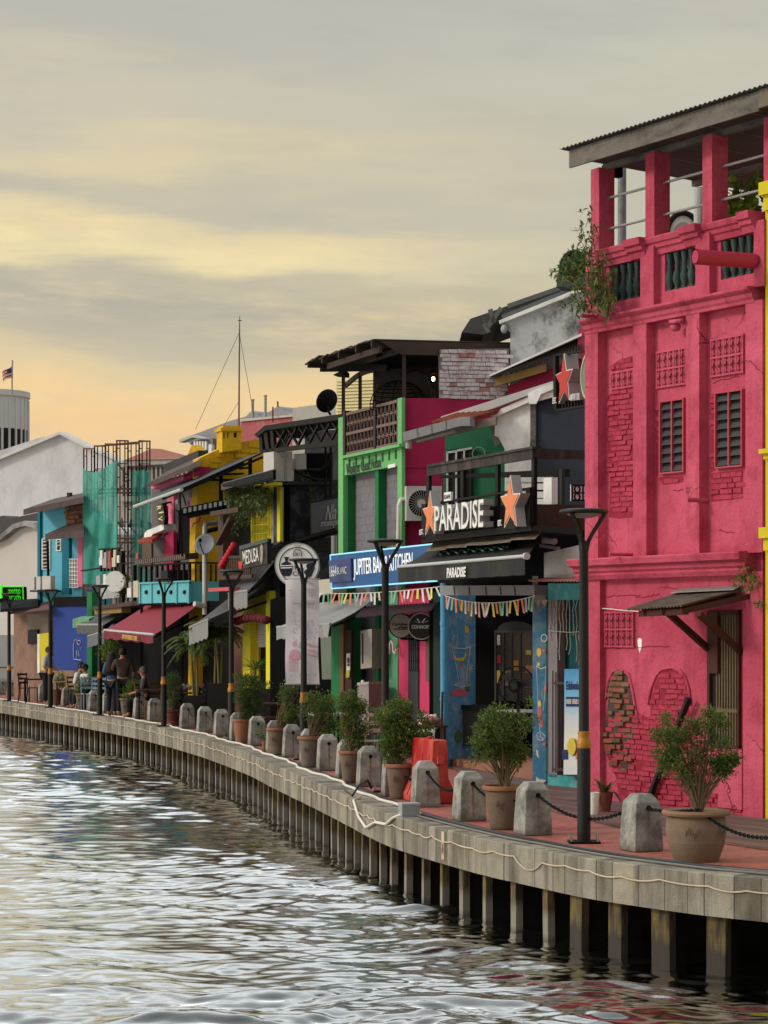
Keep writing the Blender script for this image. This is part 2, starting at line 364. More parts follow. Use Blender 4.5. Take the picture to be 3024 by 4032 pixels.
m_pinkdk = M('pink_recess', (120, 24, 44), .9, .2, 5)
m_stone = M('quay_stone', (146, 141, 128), .9, .22, 4, .6, 40, dirt=(84, 76, 62), damt=.8, ds=2.6, streak=.18, tint=True)
m_conc = M('weathered_concrete', (168, 168, 160), .92, .2, 4, .5, 45, dirt=(98, 98, 92), damt=.75, ds=2.2, streak=.5)
m_black = M('black_paint', (14, 15, 17), .5, .2, 5, .1, 40, spec=.4)
m_iron = M('dark_iron', (17, 17, 18), .65, .25, 8, .2, 60, spec=.15)
m_gold = M('gold_band', (176, 122, 52), .4, .15, 8, .1, metal=.3)
m_white = M('white_paint', (232, 232, 226), .7, .08, 3, .15, 30, dirt=(140, 138, 130), damt=.5, ds=1.3, streak=.4)
m_wood = M('dark_wood', (74, 56, 44), .85, .3, 3, .4, 20, dirt=(46, 38, 34), damt=.6, ds=3)
m_dark = M('dark_interior', (13, 13, 15), .9, .3, 2, .2, spec=.1)  # near black; sheets of it put the shops' inner shade into colour
m_terra = M('terracotta', (150, 102, 76), .9, .14, 5, .35, 40, dirt=(110, 92, 78), damt=.55, ds=3)
m_clay = M('grey_brown_clay', (112, 95, 80), .9, .14, 5, .35, 40, dirt=(88, 78, 68), damt=.5, ds=3)
m_redclay = M('dark_red_clay', (112, 62, 54), .9, .15, 5, .3, 40)
m_soil = M('potting_soil', (52, 42, 34), 1, .3, 20, .6, 60)
m_bark = M('shrub_bark', (112, 96, 74), .9, .25, 12, .4, 60)
m_leaf = leafmat('shrub_leaf', (98, 118, 62)); m_leaf2 = leafmat('fresh_leaf', (112, 138, 64)); m_leaf3 = leafmat('dark_leaf', (80, 104, 58)); m_palm = leafmat('palm_leaf', (92, 112, 56))
m_steel = M('galvanised_steel', (150, 150, 148), .45, .15, 6, .15, 40, metal=.35)
m_cable = M('black_cable', (26, 28, 32), .4, .1, 5, 0); m_wcable = M('white_cable', (210, 206, 194), .5, .08, 5, 0)
# ---------------------------------------------------------------- the quay line (plan, metres), curved, nearest end first
QP = [(9.5, 17.0), (6.6, 19.6), (4.9, 21.2), (3.76, 22.3), (3.16, 22.9), (2.46, 23.85), (2.08, 24.5), (1.65, 25.5), (1.07, 26.9), (.29, 29.4), (-.13, 31.2), (-.62, 34.0), (-1.27, 37.6), (-2.02, 41.6), (-2.82, 46.0), (-4.25, 52.4), (-5.9, 58.6), (-7.35, 63.3), (-10.2, 71.5), (-14.4, 83.0), (-20, 97), (-27, 112), (-36, 130)]
def catmull(p, step=.1):
    out = []
    for i in range(len(p)-1):
        a, b, c, d = [Vector(p[max(0, min(len(p)-1, i+j))]) for j in (-1, 0, 1, 2)]; n = max(2, int((c-b).length/step))
        for k in range(n):
            t = k/n; out.append(.5*((2*b)+(c-a)*t+(2*a-5*b+4*c-d)*t*t+(3*b-a-3*c+d)*t**3))
    out.append(Vector(p[-1])); return out
QL = catmull(QP); QS = [0.0]
for i in range(1, len(QL)): QS.append(QS[-1]+(QL[i]-QL[i-1]).length)
def qat(s):
    """point, tangent (towards the far end) and inland normal at arc length s"""
    i = max(1, min(len(QS)-1, int(np.searchsorted(QS, s)))); f = (s-QS[i-1])/max(1e-6, QS[i]-QS[i-1]); p = QL[i-1].lerp(QL[i], f)
    a, b = QL[max(0, i-4)], QL[min(len(QL)-1, i+3)]; t = (b-a).normalized(); return p, t, Vector((t.y, -t.x))
def q3(s, off, z): p, t, n = qat(s); p = p+n*off; return Vector((p.x, p.y, z))
def qs_of(p):
    p = Vector((p[0], p[1])); return min(range(len(QL)), key=lambda i: (QL[i]-p).length)
SLEN = QS[-1]
def strip(name, o0, o1, z, mat, s0=0.0, s1=None, step=.5, kind='structure'):
    mb = MB(); s1 = s1 or SLEN; n = int((s1-s0)/step); vs = []
    for i in range(n+1):
        s = s0+(s1-s0)*i/n; vs += [q3(s, o0, z), q3(s, o1, z)]
    mb.add(vs, [(2*i, 2*i+1, 2*i+3, 2*i+2) for i in range(n)]); return tag(obj(name, mb, mat), kind=kind)
# land: one sheet, its river edge on the quay line, reaching far inland
mb = MB(); N = 140; vs = []
for i in range(N+1):
    s = SLEN*i/N; p = q3(s, .5, -.012); vs += [p, Vector((p.x+40, p.y+12, -.012)), Vector((p.x+500, p.y+150, -.012))]
mb.add(vs, [(3*i+j, 3*i+j+1, 3*i+j+4, 3*i+j+3) for i in range(N) for j in (0, 1)])
tag(obj('ground', mb, M('ground_concrete', (112, 104, 96), .95, .15, 1.5)), kind='structure')
far = MB(); far.add([(-400, 128, -.05), (500, 128, -.05), (700, 900, -.05), (-700, 900, -.05)], [(0, 1, 2, 3)]); tag(obj('far_ground', far, M('ground_concrete', (112, 104, 96))), kind='structure')
# red brick paving with a running bond, laid along the quay
def paving_mat():
    m = bpy.data.materials.new('red_paving'); m.use_nodes = True; nt = m.node_tree; nt.nodes.clear(); B = NT(nt)
    co = B.n('ShaderNodeTexCoord').outputs['Object']; mp = B.n('ShaderNodeMapping', inp={0: co}); mp.inputs['Rotation'].default_value = (0, 0, math.radians(-33))
    br = B.n('ShaderNodeTexBrick', inp={'Color1': (*lin((176, 92, 78)), 1), 'Color2': (*lin((150, 74, 66)), 1), 'Mortar': (*lin((86, 60, 54)), 1), 'Scale': 1.0, 'Mortar Size': .006, 'Brick Width': .22, 'Row Height': .11})
    nt.links.new(mp.outputs[0], br.inputs['Vector']); n = B.noise(co, 1.3, 6, .65)
    cc = B.mix(B.ramp(n, [(.42, 0.0), (.7, .7)]), br.outputs[0], lin((120, 92, 82)))
    d = B.n('ShaderNodeBsdfPrincipled', inp={'Base Color': cc, 'Roughness': .75}); bp = B.n('ShaderNodeBump', inp={'Strength': .5, 'Distance': .01, 'Height': br.outputs[1]}); bp.invert = True
    nt.links.new(bp.outputs[0], d.inputs['Normal']); nt.links.new(d.outputs[0], B.n('ShaderNodeOutputMaterial').inputs[0]); return m
m_pave = paving_mat()
strip('brick_path', .52, 3.2, -.004, m_pave)
strip('gutter_path', .40, .56, -.001, M('gutter_grime', (74, 66, 56), .95, .3, 5, .6, 30), step=.4)
# quay coping and fascia, one block of stone after another
mb = MB(); s = 0.0; r0 = random.Random(3)
while s < SLEN-.5:
    L = r0.uniform(.22, .46); j = r0.uniform(-.004, .004); g = r0.choice([.62, .75, .86, .95, 1.0, 1.08]); mb.cc = (g*r0.choice([1, 1, 1.04]), g, g*r0.choice([.9, .96, 1.0, 1.02]))
    e = s+L-.011; a, b, c, d = q3(s, j, 0), q3(e, j, 0), q3(e, .42, 0), q3(s, .42, 0); zt = r0.uniform(-.006, .002); up = Vector((0, 0, 1))
    top = [p+up*zt for p in (a, b, c, d)]; bot = [p-up*.43 for p in (a, b, c, d)]
    ch = [p+up*zt for p in (q3(s, j+.012, 0), q3(e, j+.012, 0))]; top2 = [ch[0], ch[1], top[2], top[3]]; mid = [a-up*.012, b-up*.012]
    mb.add(top2+mid+bot, [(0, 1, 2, 3), (4, 5, 1, 0), (4, 6, 7, 5), (6, 9, 8, 7), (5, 7, 8, 2, 1), (4, 0, 3, 9, 6), (3, 2, 8, 9)]); s += L
mb.cc = None; tag(obj('quay_wall', mb, m_stone), 'curved riverside quay edge of pale stone blocks', 'quay', kind='structure')
# retaining wall and underside behind the piles, gap shade painted in as near black
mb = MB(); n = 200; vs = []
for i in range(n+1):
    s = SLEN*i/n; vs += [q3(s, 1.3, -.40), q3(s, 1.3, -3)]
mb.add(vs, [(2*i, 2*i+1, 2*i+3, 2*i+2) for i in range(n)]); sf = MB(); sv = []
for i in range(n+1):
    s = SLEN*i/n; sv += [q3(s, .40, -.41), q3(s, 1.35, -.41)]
sf.add(sv, [(2*i, 2*i+1, 2*i+3, 2*i+2) for i in range(n)]); tag(obj('quay_underside', sf, M('shade_black_wall', (10, 10, 10), .9, .4, 2, .5, 12, spec=.1)), kind='structure')
tag(obj('retaining_wall', mb, M('shade_black_wall', (10, 10, 10), .9, .4, 2, .5, 12, spec=.1)), kind='structure')
# piles: flanged, stained, one every three quarters of a metre
def pile_mat(rusty=False):
    m = bpy.data.materials.new('stained_pile'); m.use_nodes = True; nt = m.node_tree; nt.nodes.clear(); B = NT(nt)
    co = B.n('ShaderNodeTexCoord').outputs['Object']; mp = B.n('ShaderNodeMapping', inp={0: co}); mp.inputs['Scale'].default_value = (9, 9, 1.2)
    rnd = B.n('ShaderNodeObjectInfo').outputs['Random']; off = B.n('ShaderNodeVectorMath', operation='ADD', inp={0: mp.outputs[0]}); cx = B.n('ShaderNodeCombineXYZ', inp={0: B.m('MULTIPLY', rnd, 40)}); nt.links.new(cx.outputs[0], off.inputs[1])
    n1 = B.noise(off.outputs[0], 1.2, 6, .65); z = B.n('ShaderNodeSeparateXYZ', inp={0: co}).outputs[2]
    up = B.mix(B.ramp(n1, [(.4, 0.0), (.62, 1.0)]), lin((50, 36, 29) if rusty else (58, 47, 38)), lin((112, 98, 50) if rusty else (122, 106, 66)))
    lo = B.mix(n1, lin((66, 58, 50) if rusty else (158, 154, 142)), lin((38, 31, 27) if rusty else (90, 82, 70))); lvl = B.ramp(B.m('ADD', B.m('ADD', z, 1.0), B.m('MULTIPLY', n1, .35)), [(.38, 1.0), (.5, 0.0)])
    cc = B.mix(lvl, up, lo); wet = B.ramp(B.m('ADD', z, 1.05), [(.03, 1.0), (.10, 0.0)]); cc = B.mix(B.m('MULTIPLY', wet, .6), cc, lin((50, 46, 38)))
    d = B.n('ShaderNodeBsdfPrincipled', inp={'Base Color': cc, 'Roughness': .85}); bp = B.n('ShaderNodeBump', inp={'Strength': .5, 'Distance': .02, 'Height': n1}); nt.links.new(bp.outputs[0], d.inputs['Normal'])
    nt.links.new(d.outputs[0], B.n('ShaderNodeOutputMaterial').inputs[0]); return m
WATER = -1.05
pm = MB(); pm.box((0, .03, -1.6), .2, .06, 2.4); pm.box((-.085, .075, -1.6), .03, .03, 2.4); pm.box((.085, .075, -1.6), .03, .03, 2.4)
web_me = MB().box((0, .2, -1.6), .05, .3, 2.4).mesh('web', M('shade_dark_steel', (24, 22, 20), .8, .3, 5, .3))  # web near black: shade of the pile ends put into its colour
pmesh = pm.mesh('quay_pile', pile_mat()); pmesh2 = pm.mesh('quay_pile', pile_mat(True)); s = .3; k = 0
while s < SLEN-12:
    p, t, nn = qat(s); q = p+nn*.10; o = bpy.data.objects.new('quay_pile', pmesh); COL.objects.link(o); o.location = (q.x, q.y, 0)
    o.rotation_euler = (random.uniform(-.012, .012), random.uniform(-.012, .012), math.atan2(nn.y, nn.x)-math.pi/2); o.scale = (random.uniform(1.05, 1.35) if s < 11 else random.uniform(.45, .7), 1, 1)
    if s < 11: o.data = pmesh2
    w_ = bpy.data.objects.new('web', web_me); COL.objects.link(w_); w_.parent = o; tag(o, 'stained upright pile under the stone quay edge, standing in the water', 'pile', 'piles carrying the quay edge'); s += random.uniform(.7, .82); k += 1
# ---------------------------------------------------------------- water: real waves
def build_water():
    def axis(lo, hi, st, ext):
        a = np.arange(lo, hi+1e-6, st); b = [hi+st*1.35**i*1.5 for i in range(1, 40)]; b = [v for v in b if v < ext]+[ext]; c = [lo-(v-hi) for v in b][::-1]
        return np.concatenate([c, a, b])
    def ext(a, lo, hi):
        st = a[1]-a[0]; se = a[-1]-a[-2]; L = [a[0]-st*1.4**k*1.5 for k in range(1, 40)]; Rr = [a[-1]+se*1.4**k*1.5 for k in range(1, 40)]
        return np.concatenate([[lo], [v for v in L if v > lo][::-1], a, [v for v in Rr if v < hi], [hi]])
    xs = ext(np.arange(-13, 6.5, .032), -260, 260); y = 15.0; q = []
    while y < 75: q.append(y); y += .0017*y
    ys = ext(np.array(q), -260, 420); X, Y = np.meshgrid(xs, ys); rng = np.random.default_rng(4); Z = np.zeros_like(X)
    wx = X+.22*np.sin(Y*.9+X*.35)+.12*np.sin(Y*2.7-X*1.3); wy = Y+.22*np.sin(X*1.1-Y*.4)+.14*np.sin(X*2.6+Y*1.1)
    for i in range(110):
        L = .17*(1.7/.17)**(rng.random()**1.25); a = rng.normal(math.pi/2, .32)+(.12 if i % 3 else -.22); k = 2*math.pi/L
        A = .0050*L**.78*rng.uniform(.5, 1.3); ph = rng.random()*6.283
        env = .5+.5*np.sin(X*rng.uniform(.4, 1.6)+Y*rng.uniform(.3, 1.1)+rng.random()*6.28)      # wave groups: crests of finite length
        th = k*(wx*math.cos(a)+wy*math.sin(a))+ph; Z += A*env*(2*(.5+.5*np.sin(th+.35*np.cos(th)))**2.3-.75)*(1 if L > .3 else np.clip(1.6-Y/45, 0, 1))
    g = 1+.45*np.sin(X*.35+Y*.21+1)*np.sin(Y*.27-X*.12); fade = np.clip(1-np.maximum(np.maximum(-13-X, X-6.5), np.maximum(0, Y-78))/14, .0, 1); Z = Z*g*fade+WATER
    n = X.size; me = bpy.data.meshes.new('water'); me.vertices.add(n); me.vertices.foreach_set('co', np.stack([X, Y, Z], -1).astype(np.float32).ravel())
    ny, nx = X.shape; i = np.arange(n).reshape(ny, nx); f = np.stack([i[:-1, :-1], i[:-1, 1:], i[1:, 1:], i[1:, :-1]], -1).reshape(-1, 4); m = len(f)
    me.loops.add(m*4); me.loops.foreach_set('vertex_index', f.ravel().astype(np.int32)); me.polygons.add(m); me.polygons.foreach_set('loop_start', (np.arange(m)*4).astype(np.int32)); me.update(); me.validate(); me.shade_smooth()
    mt = bpy.data.materials.new('river_water'); mt.use_nodes = True; nt = mt.node_tree; nt.nodes.clear(); B = NT(nt); co = B.n('ShaderNodeTexCoord').outputs['Object']
    mp = B.n('ShaderNodeMapping', inp={0: co}); mp.inputs['Scale'].default_value = (.7, 1.5, 1)
    h = B.noise(mp.outputs[0], 8, 6, .6); bp = B.n('ShaderNodeBump', inp={'Strength': .12, 'Distance': .03, 'Height': h})
    fr = B.m('MULTIPLY', B.n('ShaderNodeFresnel', inp={0: 1.33, 1: bp.outputs[0]}).outputs[0], 3.3, clamp=True)
    df = B.n('ShaderNodeBsdfDiffuse', inp={0: (*lin((20, 22, 17)), 1)}); gl = B.n('ShaderNodeBsdfGlossy', inp={'Color': (.97, .98, .97, 1), 'Roughness': .03, 'Normal': bp.outputs[0]})
    d = B.n('ShaderNodeMixShader', inp={0: fr, 1: df.outputs[0], 2: gl.outputs[0]})
    nt.links.new(d.outputs[0], B.n('ShaderNodeOutputMaterial').inputs[0]); me.materials.append(mt)
    tag(link('water', me), 'rippled grey green river reflecting the pale sky', 'river', kind='structure')
build_water()
# ================================================================ quayside furniture
def bevel(me, w, seg=2, ang=.5):
    b = bmesh.new(); b.from_mesh(me); es = [e for e in b.edges if len(e.link_faces) == 2 and e.calc_face_angle(0) > ang]
    bmesh.ops.bevel(b, geom=es, offset=w, segments=seg, affect='EDGES', profile=.6); b.to_mesh(me); b.free(); return me
def bollard_mat():
    m = bpy.data.materials.new('bollard_concrete'); m.use_nodes = True; nt = m.node_tree; nt.nodes.clear(); B = NT(nt)
    co = B.n('ShaderNodeTexCoord').outputs['Object']; rnd = B.n('ShaderNodeObjectInfo').outputs['Random']
    off = B.n('ShaderNodeVectorMath', operation='ADD', inp={0: co}); cx = B.n('ShaderNodeCombineXYZ', inp={0: B.m('MULTIPLY', rnd, 60), 1: B.m('MULTIPLY', rnd, 17)}); nt.links.new(cx.outputs[0], off.inputs[1]); v = off.outputs[0]
    n1 = B.noise(v, 4, 7, .65); n2 = B.noise(v, 28, 5, .6); cc = B.mix(B.ramp(n1, [(.36, 0.0), (.6, 1.0)]), lin((104, 103, 98)), lin((160, 158, 150)))
    cc = B.mix(B.m('MULTIPLY', B.ramp(n2, [(.5, 0.0), (.66, 1.0)]), .35), cc, lin((96, 96, 92)))
    x, y, z = B.n('ShaderNodeSeparateXYZ', inp={0: co}).outputs
    st = B.m('MULTIPLY', B.m('LESS_THAN', B.m('ABSOLUTE', B.m('ADD', x, B.m('MULTIPLY', B.m('SUBTRACT', n2, .5), .05))), .013), B.m('LESS_THAN', z, .45))
    cc = B.mix(B.m('MULTIPLY', st, B.m('MULTIPLY', B.ramp(z, [(.0, .4), (.45, .85)]), B.ramp(rnd, [(.2, .15), (.6, 1.0)]))), cc, lin((112, 74, 46)))
    cc = B.mix(B.m('MULTIPLY', B.ramp(B.m('ADD', z, B.m('MULTIPLY', n1, .1)), [(.07, 1.0), (.13, 0.0)]), .6), cc, lin((92, 86, 76)))
    d = B.n('ShaderNodeBsdfPrincipled', inp={'Base Color': cc, 'Roughness': .9, 'Specular IOR Level': .2}); bp = B.n('ShaderNodeBump', inp={'Strength': .5, 'Distance': .012, 'Height': B.m('ADD', n2, n1)}); nt.links.new(bp.outputs[0], d.inputs['Normal'])
    nt.links.new(d.outputs[0], B.n('ShaderNodeOutputMaterial').inputs[0]); return m
mb = MB(); lv = [(.18, 0), (.172, .2), (.153, .535), (.085, .63)]
vs = [Vector((a*r, b*r, z)) for r, z in lv for a, b in ((-1, -1), (1, -1), (1, 1), (-1, 1))]
mb.add(vs, [(3, 2, 1, 0), (12, 13, 14, 15)]+[(i*4+j, i*4+(j+1) % 4, i*4+4+(j+1) % 4, i*4+4+j) for i in range(3) for j in range(4)])
bol_me = bevel(mb.mesh('bollard', bollard_mat(), fix=True), .012, 2, .2)
hm = MB()
for sgn in (-1, 1): hm.disc((0, sgn*.1615, .475), (0, sgn, -.06), .024, .02, 14); hm.ring((0, sgn*.168, .475), (0, sgn, 0), .02, .03, .02, 14)
hole_me = hm.mesh('eyelet', m_iron)
ordn = ['nearest', 'second', 'third', 'fourth', 'fifth', 'sixth', 'seventh', 'eighth', 'ninth', 'tenth', 'eleventh', 'twelfth', 'thirteenth', 'fourteenth', 'fifteenth', 'sixteenth', 'seventeenth', 'eighteenth', 'nineteenth', 'twentieth', 'twenty-first', 'twenty-second', 'twenty-third', 'twenty-fourth', 'twenty-fifth', 'twenty-sixth', 'twenty-seventh', 'twenty-eighth', 'twenty-ninth', 'farthest']
BOL = [(2525, 3352), (2098, 3288), (1847, 3232), (1675, 3177), (1553, 3135), (1452, 3097), (1368, 3063), (1290, 3034), (1220, 3004), (1150, 2981), (1084, 2960), (1012, 2937), (937, 2918), (873, 2900), (806, 2885), (737, 2868), (668, 2852), (608, 2841), (551, 2830), (487, 2818), (426, 2808), (371, 2799), (317, 2790), (265, 2781), (215, 2771), (170, 2763), (127, 2757), (86, 2748), (47, 2741), (8, 2735)]
extra = {0: 'with a rust streak, left of the wide urn pot', 1: 'with a rust streak, between the lamp and the brown pot', 2: 'right of the red barrier and left of the brown pot', 3: 'in front of the red plastic barrier', 4: 'partly behind the pot with leaf carving'}
BP = []
for i, (x, y) in enumerate(BOL):
    Y = gY(y)+.12; X = (x-CX)/FPX*Y; k = qs_of((X, Y)); t = qat(QS[k])[1]; rz = math.atan2(t.y, t.x)-math.pi/2
    o = link('bollard', bol_me, None, (X, Y, 0)); o.rotation_euler = (0, 0, rz)
    tag(o, 'grey concrete bollard '+extra[i] if i in extra else 'grey concrete bollard, %s from the near end of the quayside row' % ordn[i] if i < 29 else 'grey concrete bollard at the far left end of the quayside row', 'bollard', 'concrete bollards along the quay')
    link('eyelet', hole_me, o); BP.append((Vector((X, Y, 0)), rz))
# chains: real links on the near ones
def chain_mesh(a, b, sag, links):
    mb = MB(); n = 30; pts = [a.lerp(b, i/n)-Vector((0, 0, sag*4*(i/n)*(1-i/n))) for i in range(n+1)]
    if not links: return mb.tube(pts, .011, 5)
    L = sum((pts[i+1]-pts[i]).length for i in range(n)); m = int(L/.042); 
    def at(f):
        f *= n; i = min(int(f), n-1); return pts[i].lerp(pts[i+1], f-i)
    for j in range(m):
        p, q = at(j/m), at((j+1)/m); d = (q-p).normalized(); c = (p+q)/2; u = d.cross(Vector((0, 0, 1))).normalized(); u = u if j % 2 else d.cross(u)
        mb.tube([c+d*math.cos(t)*.030+u*math.sin(t)*.017 for t in [6.28318*q/8 for q in range(9)]], .007, 5, cap=False)
    return mb
chs = {0: 'black chain hanging in front of the nearest lamp pole', 1: 'black chain passing over the rim of the brown pot', 2: 'chain drooping in front of the red plastic barrier', 3: 'chain drooping over the pot with leaf carving'}
for i in range(len(BP)-1):
    a, ra = BP[i]; b, rb = BP[i+1]; a = a+Vector((-math.sin(ra)*.17, math.cos(ra)*.17, .47)); b = b-Vector((-math.sin(rb)*.17, math.cos(rb)*.17, -.47))
    if i in (4, 6, 8, 10, 12, 16, 19, 20): continue
    tag(obj('chain', chain_mesh(a, b, .16 if i else .2, i < 8), m_iron, org=a), chs.get(i, 'dark chain sagging between two of the farther concrete bollards'), 'chain', 'chains between the bollards')
a = BP[0][0]+Vector((.05, -.17, .47)); c = P(2900, 3250, 23.6); d = P(3090, 3290, 22.4); mb = chain_mesh(a, P(2750, 3188, 24.0), .02, True)
mb2 = chain_mesh(P(2750, 3188, 24.0), d, .12, True); mb.add(mb2.v, mb2.f); tag(obj('chain', mb, m_iron, org=a), 'black chain draped over the rim of the wide urn pot', 'chain', 'chains between the bollards')
# ---------------------------------------------------------------- pots and shrubs
def pot(parent, style, w, h, bw):
    if style == 'urn':
        pr = [(bw*.5, 0), (bw*.52, .03), (w*.43, h*.35), (w*.46, h*.6), (w*.45, h*.8), (w*.42, h*.9), (w*.46, h*.93), (w*.5, h*.95), (w*.5, h*.985), (w*.46, h), (w*.4, h*.97), (w*.38, h*.85)]; mat = M('urn_clay', (122, 104, 85), .9, .12, 4, .35, 40, dirt=(112, 92, 74), damt=.6, ds=2.5)
    else:
        pr = [(bw*.5, 0), (bw*.54, .02), (w*.36, h*.3), (w*.42, h*.6), (w*.445, h*.84), (w*.44, h*.88), (w*.5, h*.9), (w*.515, h*.95), (w*.5, h), (w*.44, h*.99), (w*.4, h*.85)]; mat = {'terra': m_terra, 'clay': m_clay, 'red': m_redclay, 'ribbed': m_terra, 'grey': M('grey_clay', (112, 102, 92), .9, .15, 5, .3, 40)}[style]
    q = []
    for i in range(len(pr)-1):
        (r0, z0), (r1, z1) = pr[i], pr[i+1]; n = max(1, int(abs(z1-z0)/.016))
        for j in range(n): f = j/n; q.append((r0+(r1-r0)*f+(.0035 if style in ('ribbed', 'urn') and j % 2 and z0 < h*.85 else 0), z0+(z1-z0)*f))
    q.append(pr[-1]); mb = MB().lathe(q, ORG[parent.name], 36); p = obj('pot', mb, mat, parent, smooth=.7)
    if style in ('terra', 'clay', 'grey', 'urn'):
        rb = MB().lathe([(w*.5+.004, h*.905), (w*.515+.004, h*.95), (w*.5+.003, h*1.003), (w*.47, h*1.004), (w*.47, h*.9)], ORG[parent.name], 36)
        obj('rim', rb, m_terra if style != 'urn' else M('urn_rim', (134, 104, 80), .9, .1), p, smooth=.7)
        for k in range(2):      # carved leaf sprays round the belly
            dm = MB()
            for s in range(7):
                a = -math.pi/2-.5+k*1.1+s*.07; z = h*(.52+.05*math.sin(s*1.3)); r = (w*.46 if style == 'urn' else w*.41)+.004; c = ORG[parent.name]
                dm.bar(c+Vector((math.cos(a)*r, math.sin(a)*r, z)), c+Vector((math.cos(a+.05)*(r+.004), math.sin(a+.05)*(r+.004), z+.07)), .008, .006)
            obj('carving', dm, mat, p)
    obj('soil', MB().lathe([(w*.43, h*.86), (w*.2, h*.9), (.01, h*.91)], ORG[parent.name], 18, cap=False), m_soil, p); return p
def twigs(mb, base, tips, r=.012, n=5):
    stems = []
    for _ in range(n):
        q = base+Vector((random.uniform(-.05, .05), random.uniform(-.05, .05), 0)); stems.append(q)
    for i, t in enumerate(tips):
        b = stems[i % n]; h = t-b; m1 = b+Vector((h.x*.25, h.y*.25, h.z*.4))+rdir()*.02; m2 = b+Vector((h.x*.65, h.y*.65, h.z*.75))+rdir()*.03
        mb.tube([b, m1, m2, t], [r, r*.75, r*.5, r*.2], 5)
def potted(name, label, xc, yb, rimw, hpx, style, shrub, cat='potted shrub', grp='potted shrubs along the quay', bw=.62):
    """photo centre x, base y, rim width and height of the pot in photo pixels; shrub = list of crown boxes (x0, y0, x1, y1) in photo pixels"""
    Y = gY(yb)+rimw*gY(yb)/FPX*.3; Y0 = gY(yb); X = (xc-CX)/FPX*Y; w = rimw/FPX*Y0; h = hpx/FPX*Y0
    t = thing(name, label, cat, (X, Y, 0), grp); pot(t, style, w, h, w*bw)
    if not shrub: return t
    lm = MB(); sm = MB(); base = Vector((X, Y, h*.9)); tips = []; mat, boxes, clumps, per, L, cr = shrub
    far = 1.0 if Y < 30 else 1.25
    for x0, y0, x1, y1 in boxes:
        c = P((x0+x1)/2, (y0+y1)/2, Y); rx = (x1-x0)/2/FPX*Y; rz = (y1-y0)/2/FPX*Y
        tips += crown(lm, c, (rx*1.0, rx*.85, rz*.95), int(clumps*1.45*far), per*1.35, L*1.2*(far**.6), L*.7*(far**.6), cr*.9, .5, lambda q: q+rdir()*random.uniform(0, .13))[::2]
    obj('foliage', lm, mat, t, fix=False); twigs(sm, base, tips, .011, 6); obj('stems', sm, m_bark, t); return t
potted('potted_shrub', 'leafy shrub in the wide tan urn pot, nearest pot on the quay', 2741, 3395, 262, 200, 'urn', (m_leaf, [(2555, 2830, 2720, 3010), (2700, 2780, 2870, 3000), (2600, 2900, 2800, 3080), (2810, 2950, 2890, 3060)], 20, 34, .036, .085), bw=.68)
potted('potted_shrub', 'full green shrub in an orange brown pot between two bollards', 1985, 3268, 168, 172, 'clay', (m_leaf, [(1830, 2880, 1990, 3000), (1930, 2775, 2110, 2960), (1860, 2780, 2050, 2930), (1960, 2900, 2090, 3030)], 22, 36, .036, .09))
potted('potted_shrub', 'dense shrub in a brown pot with leaf carving beside the red barrier', 1572, 3147, 112, 138, 'clay', (m_leaf, [(1478, 2750, 1640, 2880), (1530, 2830, 1700, 2960), (1500, 2840, 1600, 3000)], 26, 36, .036, .1))
potted('potted_shrub', 'narrow shrub in an orange rimmed pot left of the second lamp', 1379, 3084, 92, 128, 'clay', (m_leaf, [(1335, 2715, 1440, 2830), (1345, 2790, 1450, 2950)], 28, 30, .034, .1))
potted('potted_shrub', 'shrub in a dark grey pot with grass at its rim, behind the banner lamp', 1218, 3022, 92, 122, 'grey', (m_leaf, [(1185, 2720, 1330, 2830), (1220, 2790, 1340, 2900)], 24, 30, .034, .1))
potted('potted_shrub', 'thin open shrub in a straight brown pot with grass around its rim', 1090, 2972, 82, 106, 'clay', (m_leaf, [(1085, 2680, 1180, 2790), (1100, 2780, 1190, 2860)], 14, 26, .034, .1), bw=.8)
potted('potted_shrub', 'round clipped shrub tapering into a ribbed terracotta pot', 952, 2928, 72, 96, 'ribbed', (m_leaf3, [(908, 2655, 1050, 2745), (930, 2720, 1030, 2800), (950, 2770, 1010, 2860)], 34, 40, .03, .1))
potted('potted_shrub', 'wispy grey green shrub in a wide dark red pot', 680, 2857, 72, 60, 'red', (m_leaf3, [(640, 2645, 715, 2720), (645, 2700, 712, 2800)], 16, 26, .03, .12), bw=.8)
potted('potted_shrub', 'bright bushy shrub in a brown pot, right of a touching pair', 500, 2826, 58, 76, 'clay', (m_leaf2, [(494, 2672, 558, 2750), (488, 2735, 550, 2765)], 22, 30, .04, .12))
potted('potted_shrub', 'bright bushy shrub in a brown pot, left of a touching pair', 442, 2817, 56, 76, 'clay', (m_leaf2, [(424, 2670, 490, 2735), (420, 2725, 480, 2750)], 24, 30, .04, .12))
potted('potted_shrub', 'low shrub in a brown pot with a spill of moss', 322, 2794, 52, 64, 'clay', (m_leaf, [(305, 2665, 360, 2735), (296, 2715, 350, 2742)], 16, 26, .04, .12))
potted('potted_shrub', 'sparse shrub in a dark brown pot left of the third farthest lamp', 224, 2775, 42, 60, 'redclay' if 0 else 'red', (m_leaf, [(218, 2650, 262, 2720)], 14, 22, .04, .12))
potted('potted_shrub', 'young rubber plant in a dark red pot near the left edge', 90, 2754, 42, 62, 'red', (m_leaf2, [(80, 2610, 130, 2690)], 12, 16, .07, .14))
potted('potted_shrub', 'tiny terracotta pot with a thin weed beside a bollard', 1041, 2957, 20, 44, 'ribbed', (m_leaf3, [(1012, 2850, 1052, 2920)], 6, 18, .03, .08))
potted('potted_shrub', 'tall orange brown pot with a bushy plant behind the front row', 1345, 2912, 60, 76, 'terra', (m_leaf2, [(1305, 2700, 1350, 2830)], 14, 24, .04, .1))
